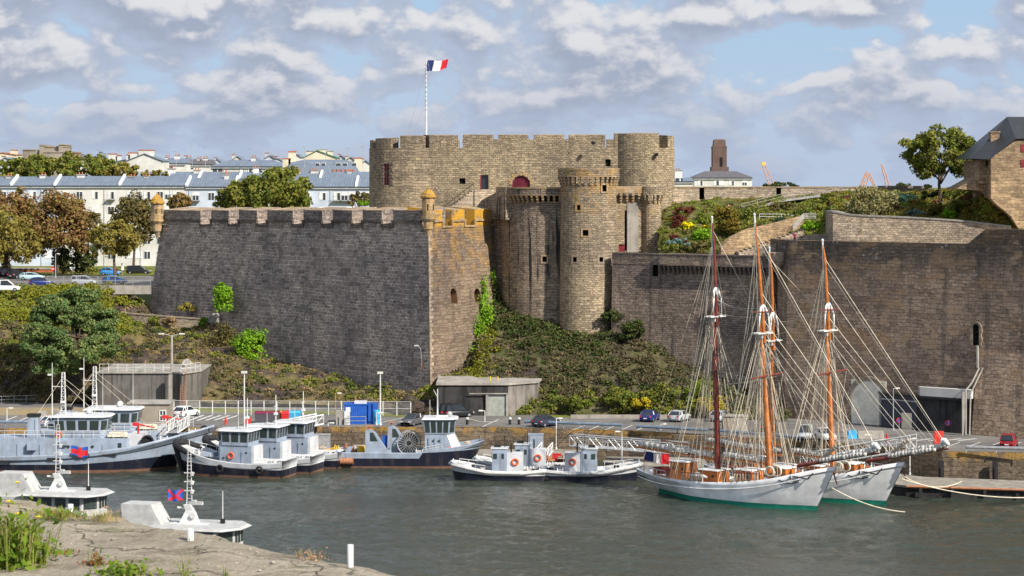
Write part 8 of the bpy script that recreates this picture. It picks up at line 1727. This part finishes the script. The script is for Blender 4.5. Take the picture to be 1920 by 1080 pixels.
for k,(px,py,h,r_) in enumerate(((357,1014,.068,.0155),(657,1066,.115,.0135),(132,960,.05,.015))):
    p=gp(px,py,-.01); e=empty('plastic_pipe',p,0,'short white pipe stub on the gritty ledge, '+('left of centre below the patrol mast' if k==0 else 'rightmost and tallest' if k==1 else 'farthest left, before the patrol boat'),'pipe'); mb=MB(); mb.lathe((0,0,0),[(r_,-.03),(r_,h),(r_*.75,h),(r_*.72,h-.04)],16); o=mb.build('tube',['white_metal'],e,smooth=True); mb=MB(); mb.lathe((0,0,0),[(r_*1.3,-.01),(r_*1.3,.012),(r_*.9,.014)],16); mb.build('collar',['concl'],e)
def blades(mb_,c,n,h,w_,spread,rn,m=0,lean=.5):
    for i in range(n):
        a=rn.uniform(0,6.28); l=Vector((math.cos(a),math.sin(a),0)); b=c+l*rn.uniform(0,spread); hh=h*rn.uniform(.4,1.1); t_=Vector((-l.y,l.x,0))*w_*rn.uniform(.5,1.2); k=lean*rn.uniform(.2,1.3)
        p1=b+Vector((0,0,hh*.6))+l*hh*k*.35; p2=b+Vector((0,0,hh*(1-.25*k)))+l*hh*k
        mb_.poly([b-t_,b+t_,p1+t_*.8,p1-t_*.8],None,m); mb_.poly([p1-t_*.8,p1+t_*.8,p2],None,m)
def leafy(mb_,c,n,size,rad,h,rn,m=0):
    for i in range(n):
        q=c+Vector((rn.gauss(0,rad*.5),rn.gauss(0,rad*.5),abs(rn.gauss(0,1))*h*.5)); nrm=Vector((rn.uniform(-1,1),rn.uniform(-1,.6),rn.uniform(.1,1.3))).normalized(); t_=nrm.cross(Vector((rn.uniform(-1,1),rn.uniform(-1,1),rn.uniform(-1,1)))).normalized(); b_=nrm.cross(t_); s=size*rn.uniform(.5,1.25)
        P_=[q+t_*s,q+t_*s*.45+b_*s*.42,q-t_*s*.35+b_*s*.5,q-t_*s,q-t_*s*.35-b_*s*.5,q+t_*s*.45-b_*s*.42]; mid=[p+nrm*(-.12*s if i_ in (1,2,4,5) else .0) for i_,p in enumerate(P_)]; mb_.poly(mid,None,m)
def weed(px,py,label,seed,parts,name='weed_plant'):
    rn=random.Random(seed); c=gp(px,py); e=empty(name,c,0,label,'plant')
    for (kind,mat,dx,dy,n,a,b,c_) in parts:
        mb=MB(); q=Vector((dx,dy,0))
        if kind=='b': blades(mb,q,n,a,b,c_,rn)
        elif kind=='l': leafy(mb,q,n,a,b,c_,rn)
        elif kind=='s':
            for k in range(n): x=rn.uniform(-b,b); mb.tube(q+Vector((x*.5,0,0)),q+Vector((x,rn.uniform(-b,b),a*rn.uniform(.6,1))),.0022,.0012,4)
        elif kind=='f':
            for k in range(n):
                x,y_=rn.uniform(-b,b),rn.uniform(-b,b); z=a*rn.uniform(.8,1.1)
                for t_ in range(12): an=t_*.5236; mb.poly([q+Vector((x,y_,z)),q+Vector((x+.019*math.cos(an-.2),y_+.019*math.sin(an-.2)*.8,z+.004)),q+Vector((x+.019*math.cos(an+.2),y_+.019*math.sin(an+.2)*.8,z+.004))])
                mb.lathe(q+Vector((x,y_,z-.002)),[(.009,0),(.01,.006),(.001,.011)],8)
        mb.build({'b':'grass_blades','l':'foliage','s':'stem','f':'flower_head'}[kind],[mat],e)
    return e
M_('flower_yellow',(.85,.62,.02),.6); M_('seed_head',(.42,.22,.12),.9)
weed(18,1058,'lush green leafy weed clump filling the lower left corner of the ledge',1,[('l','weed',0,0,700,.022,.17,.20),('l','weed',-.06,.08,380,.018,.22,.26),('b','grassy',0,.05,200,.26,.003,.22),('b','straw',-.03,.12,80,.26,.002,.14)])
weed(118,970,'low green and straw grass tuft with leaves at the left middle of the ledge',2,[('b','grassy',0,0,260,.05,.002,.12),('l','weed',0,0,160,.010,.16,.04),('l','russet',.02,-.02,60,.010,.12,.03)])
weed(200,975,'straw coloured grass tuft at the ledge edge before the patrol boat',3,[('b','straw',0,0,200,.05,.002,.10),('b','grassy',-.02,0,80,.05,.002,.08),('f','seed_head',0,0,1,.07,.02,0)])
weed(85,965,'short dry leafy tuft beside the yellow flowers on the ledge',4,[('l','grassy',0,0,90,.010,.07,.03),('l','russet',.03,0,80,.009,.07,.02)])
weed(178,1062,'dark red leaved weed with one thin upright stem on the ledge',5,[('l','russet',0,0,90,.012,.05,.05),('s','grassy',-.03,0,2,.12,.02,0),('l','weed',.01,.02,40,.010,.03,.09)])
weed(232,1078,'bright green low weed at the bottom edge of the ledge',6,[('l','weed',0,0,260,.014,.12,.05),('b','grassy',0,0,60,.06,.002,.12)])
weed(352,1086,'slender green weed stems at the bottom of the ledge',7,[('s','grassy',0,0,7,.10,.05,0),('l','weed',0,0,80,.007,.05,.10)])
weed(592,1050,'small reddish seeding plant on the ledge edge against the water',8,[('s','straw',0,0,9,.05,.05,0),('l','seed_head',0,0,70,.006,.06,.045)])
weed(560,1046,'thin dry stalks left of the reddish seeding plant',9,[('s','straw',0,0,6,.05,.02,0),('l','seed_head',0,0,24,.005,.03,.045)])
weed(422,1082,'tiny single green sprig near the bottom centre of the ledge',10,[('s','grassy',0,0,3,.05,.015,0),('l','weed',0,0,18,.006,.02,.04)])
weed(120,1040,'trailing green stem with russet leaves creeping over the grit',11,[('l','russet',.02,0,26,.011,.05,.02),('l','weed',-.05,0,60,.013,.06,.05)])
for k,(px,py,lb) in enumerate(((17,952,'yellow dandelion head nearest the left picture edge'),(34,976,'yellow dandelion head in the middle of the three'),(72,980,'yellow dandelion head beside the grass tuft'),(33,915,'small yellow flower rising against the patrol boat roof'))):
    weed(px,py,lb,20+k,[('s','grassy',0,0,1,.03,.004,0),('f','flower_yellow',0,0,1,.032,.002,0)],'dandelion')
rn=random.Random(8)
for k in range(26):
    px,py=rn.uniform(90,700),rn.uniform(1000,1078)
    if py<985+(px-330)*.2: continue
    import bmesh
    bm=bmesh.new(); bmesh.ops.create_icosphere(bm,subdivisions=2,radius=1); s=rn.uniform(.004,.012)
    for v_ in bm.verts: v_.co*=s*(1+.4*noise.noise(v_.co*1.5+Vector((k,0,0)))); v_.co.z*=.5
    me=bpy.data.meshes.new('pebble'); bm.to_mesh(me); bm.free(); me.materials.append(M['concl']); o=bpy.data.objects.new('pebble',me); COL.objects.link(o); o.location=gp(px,py,.002); tag(o,'small pale pebble lying loose on the gritty ledge','pebble','pebbles on the ledge')
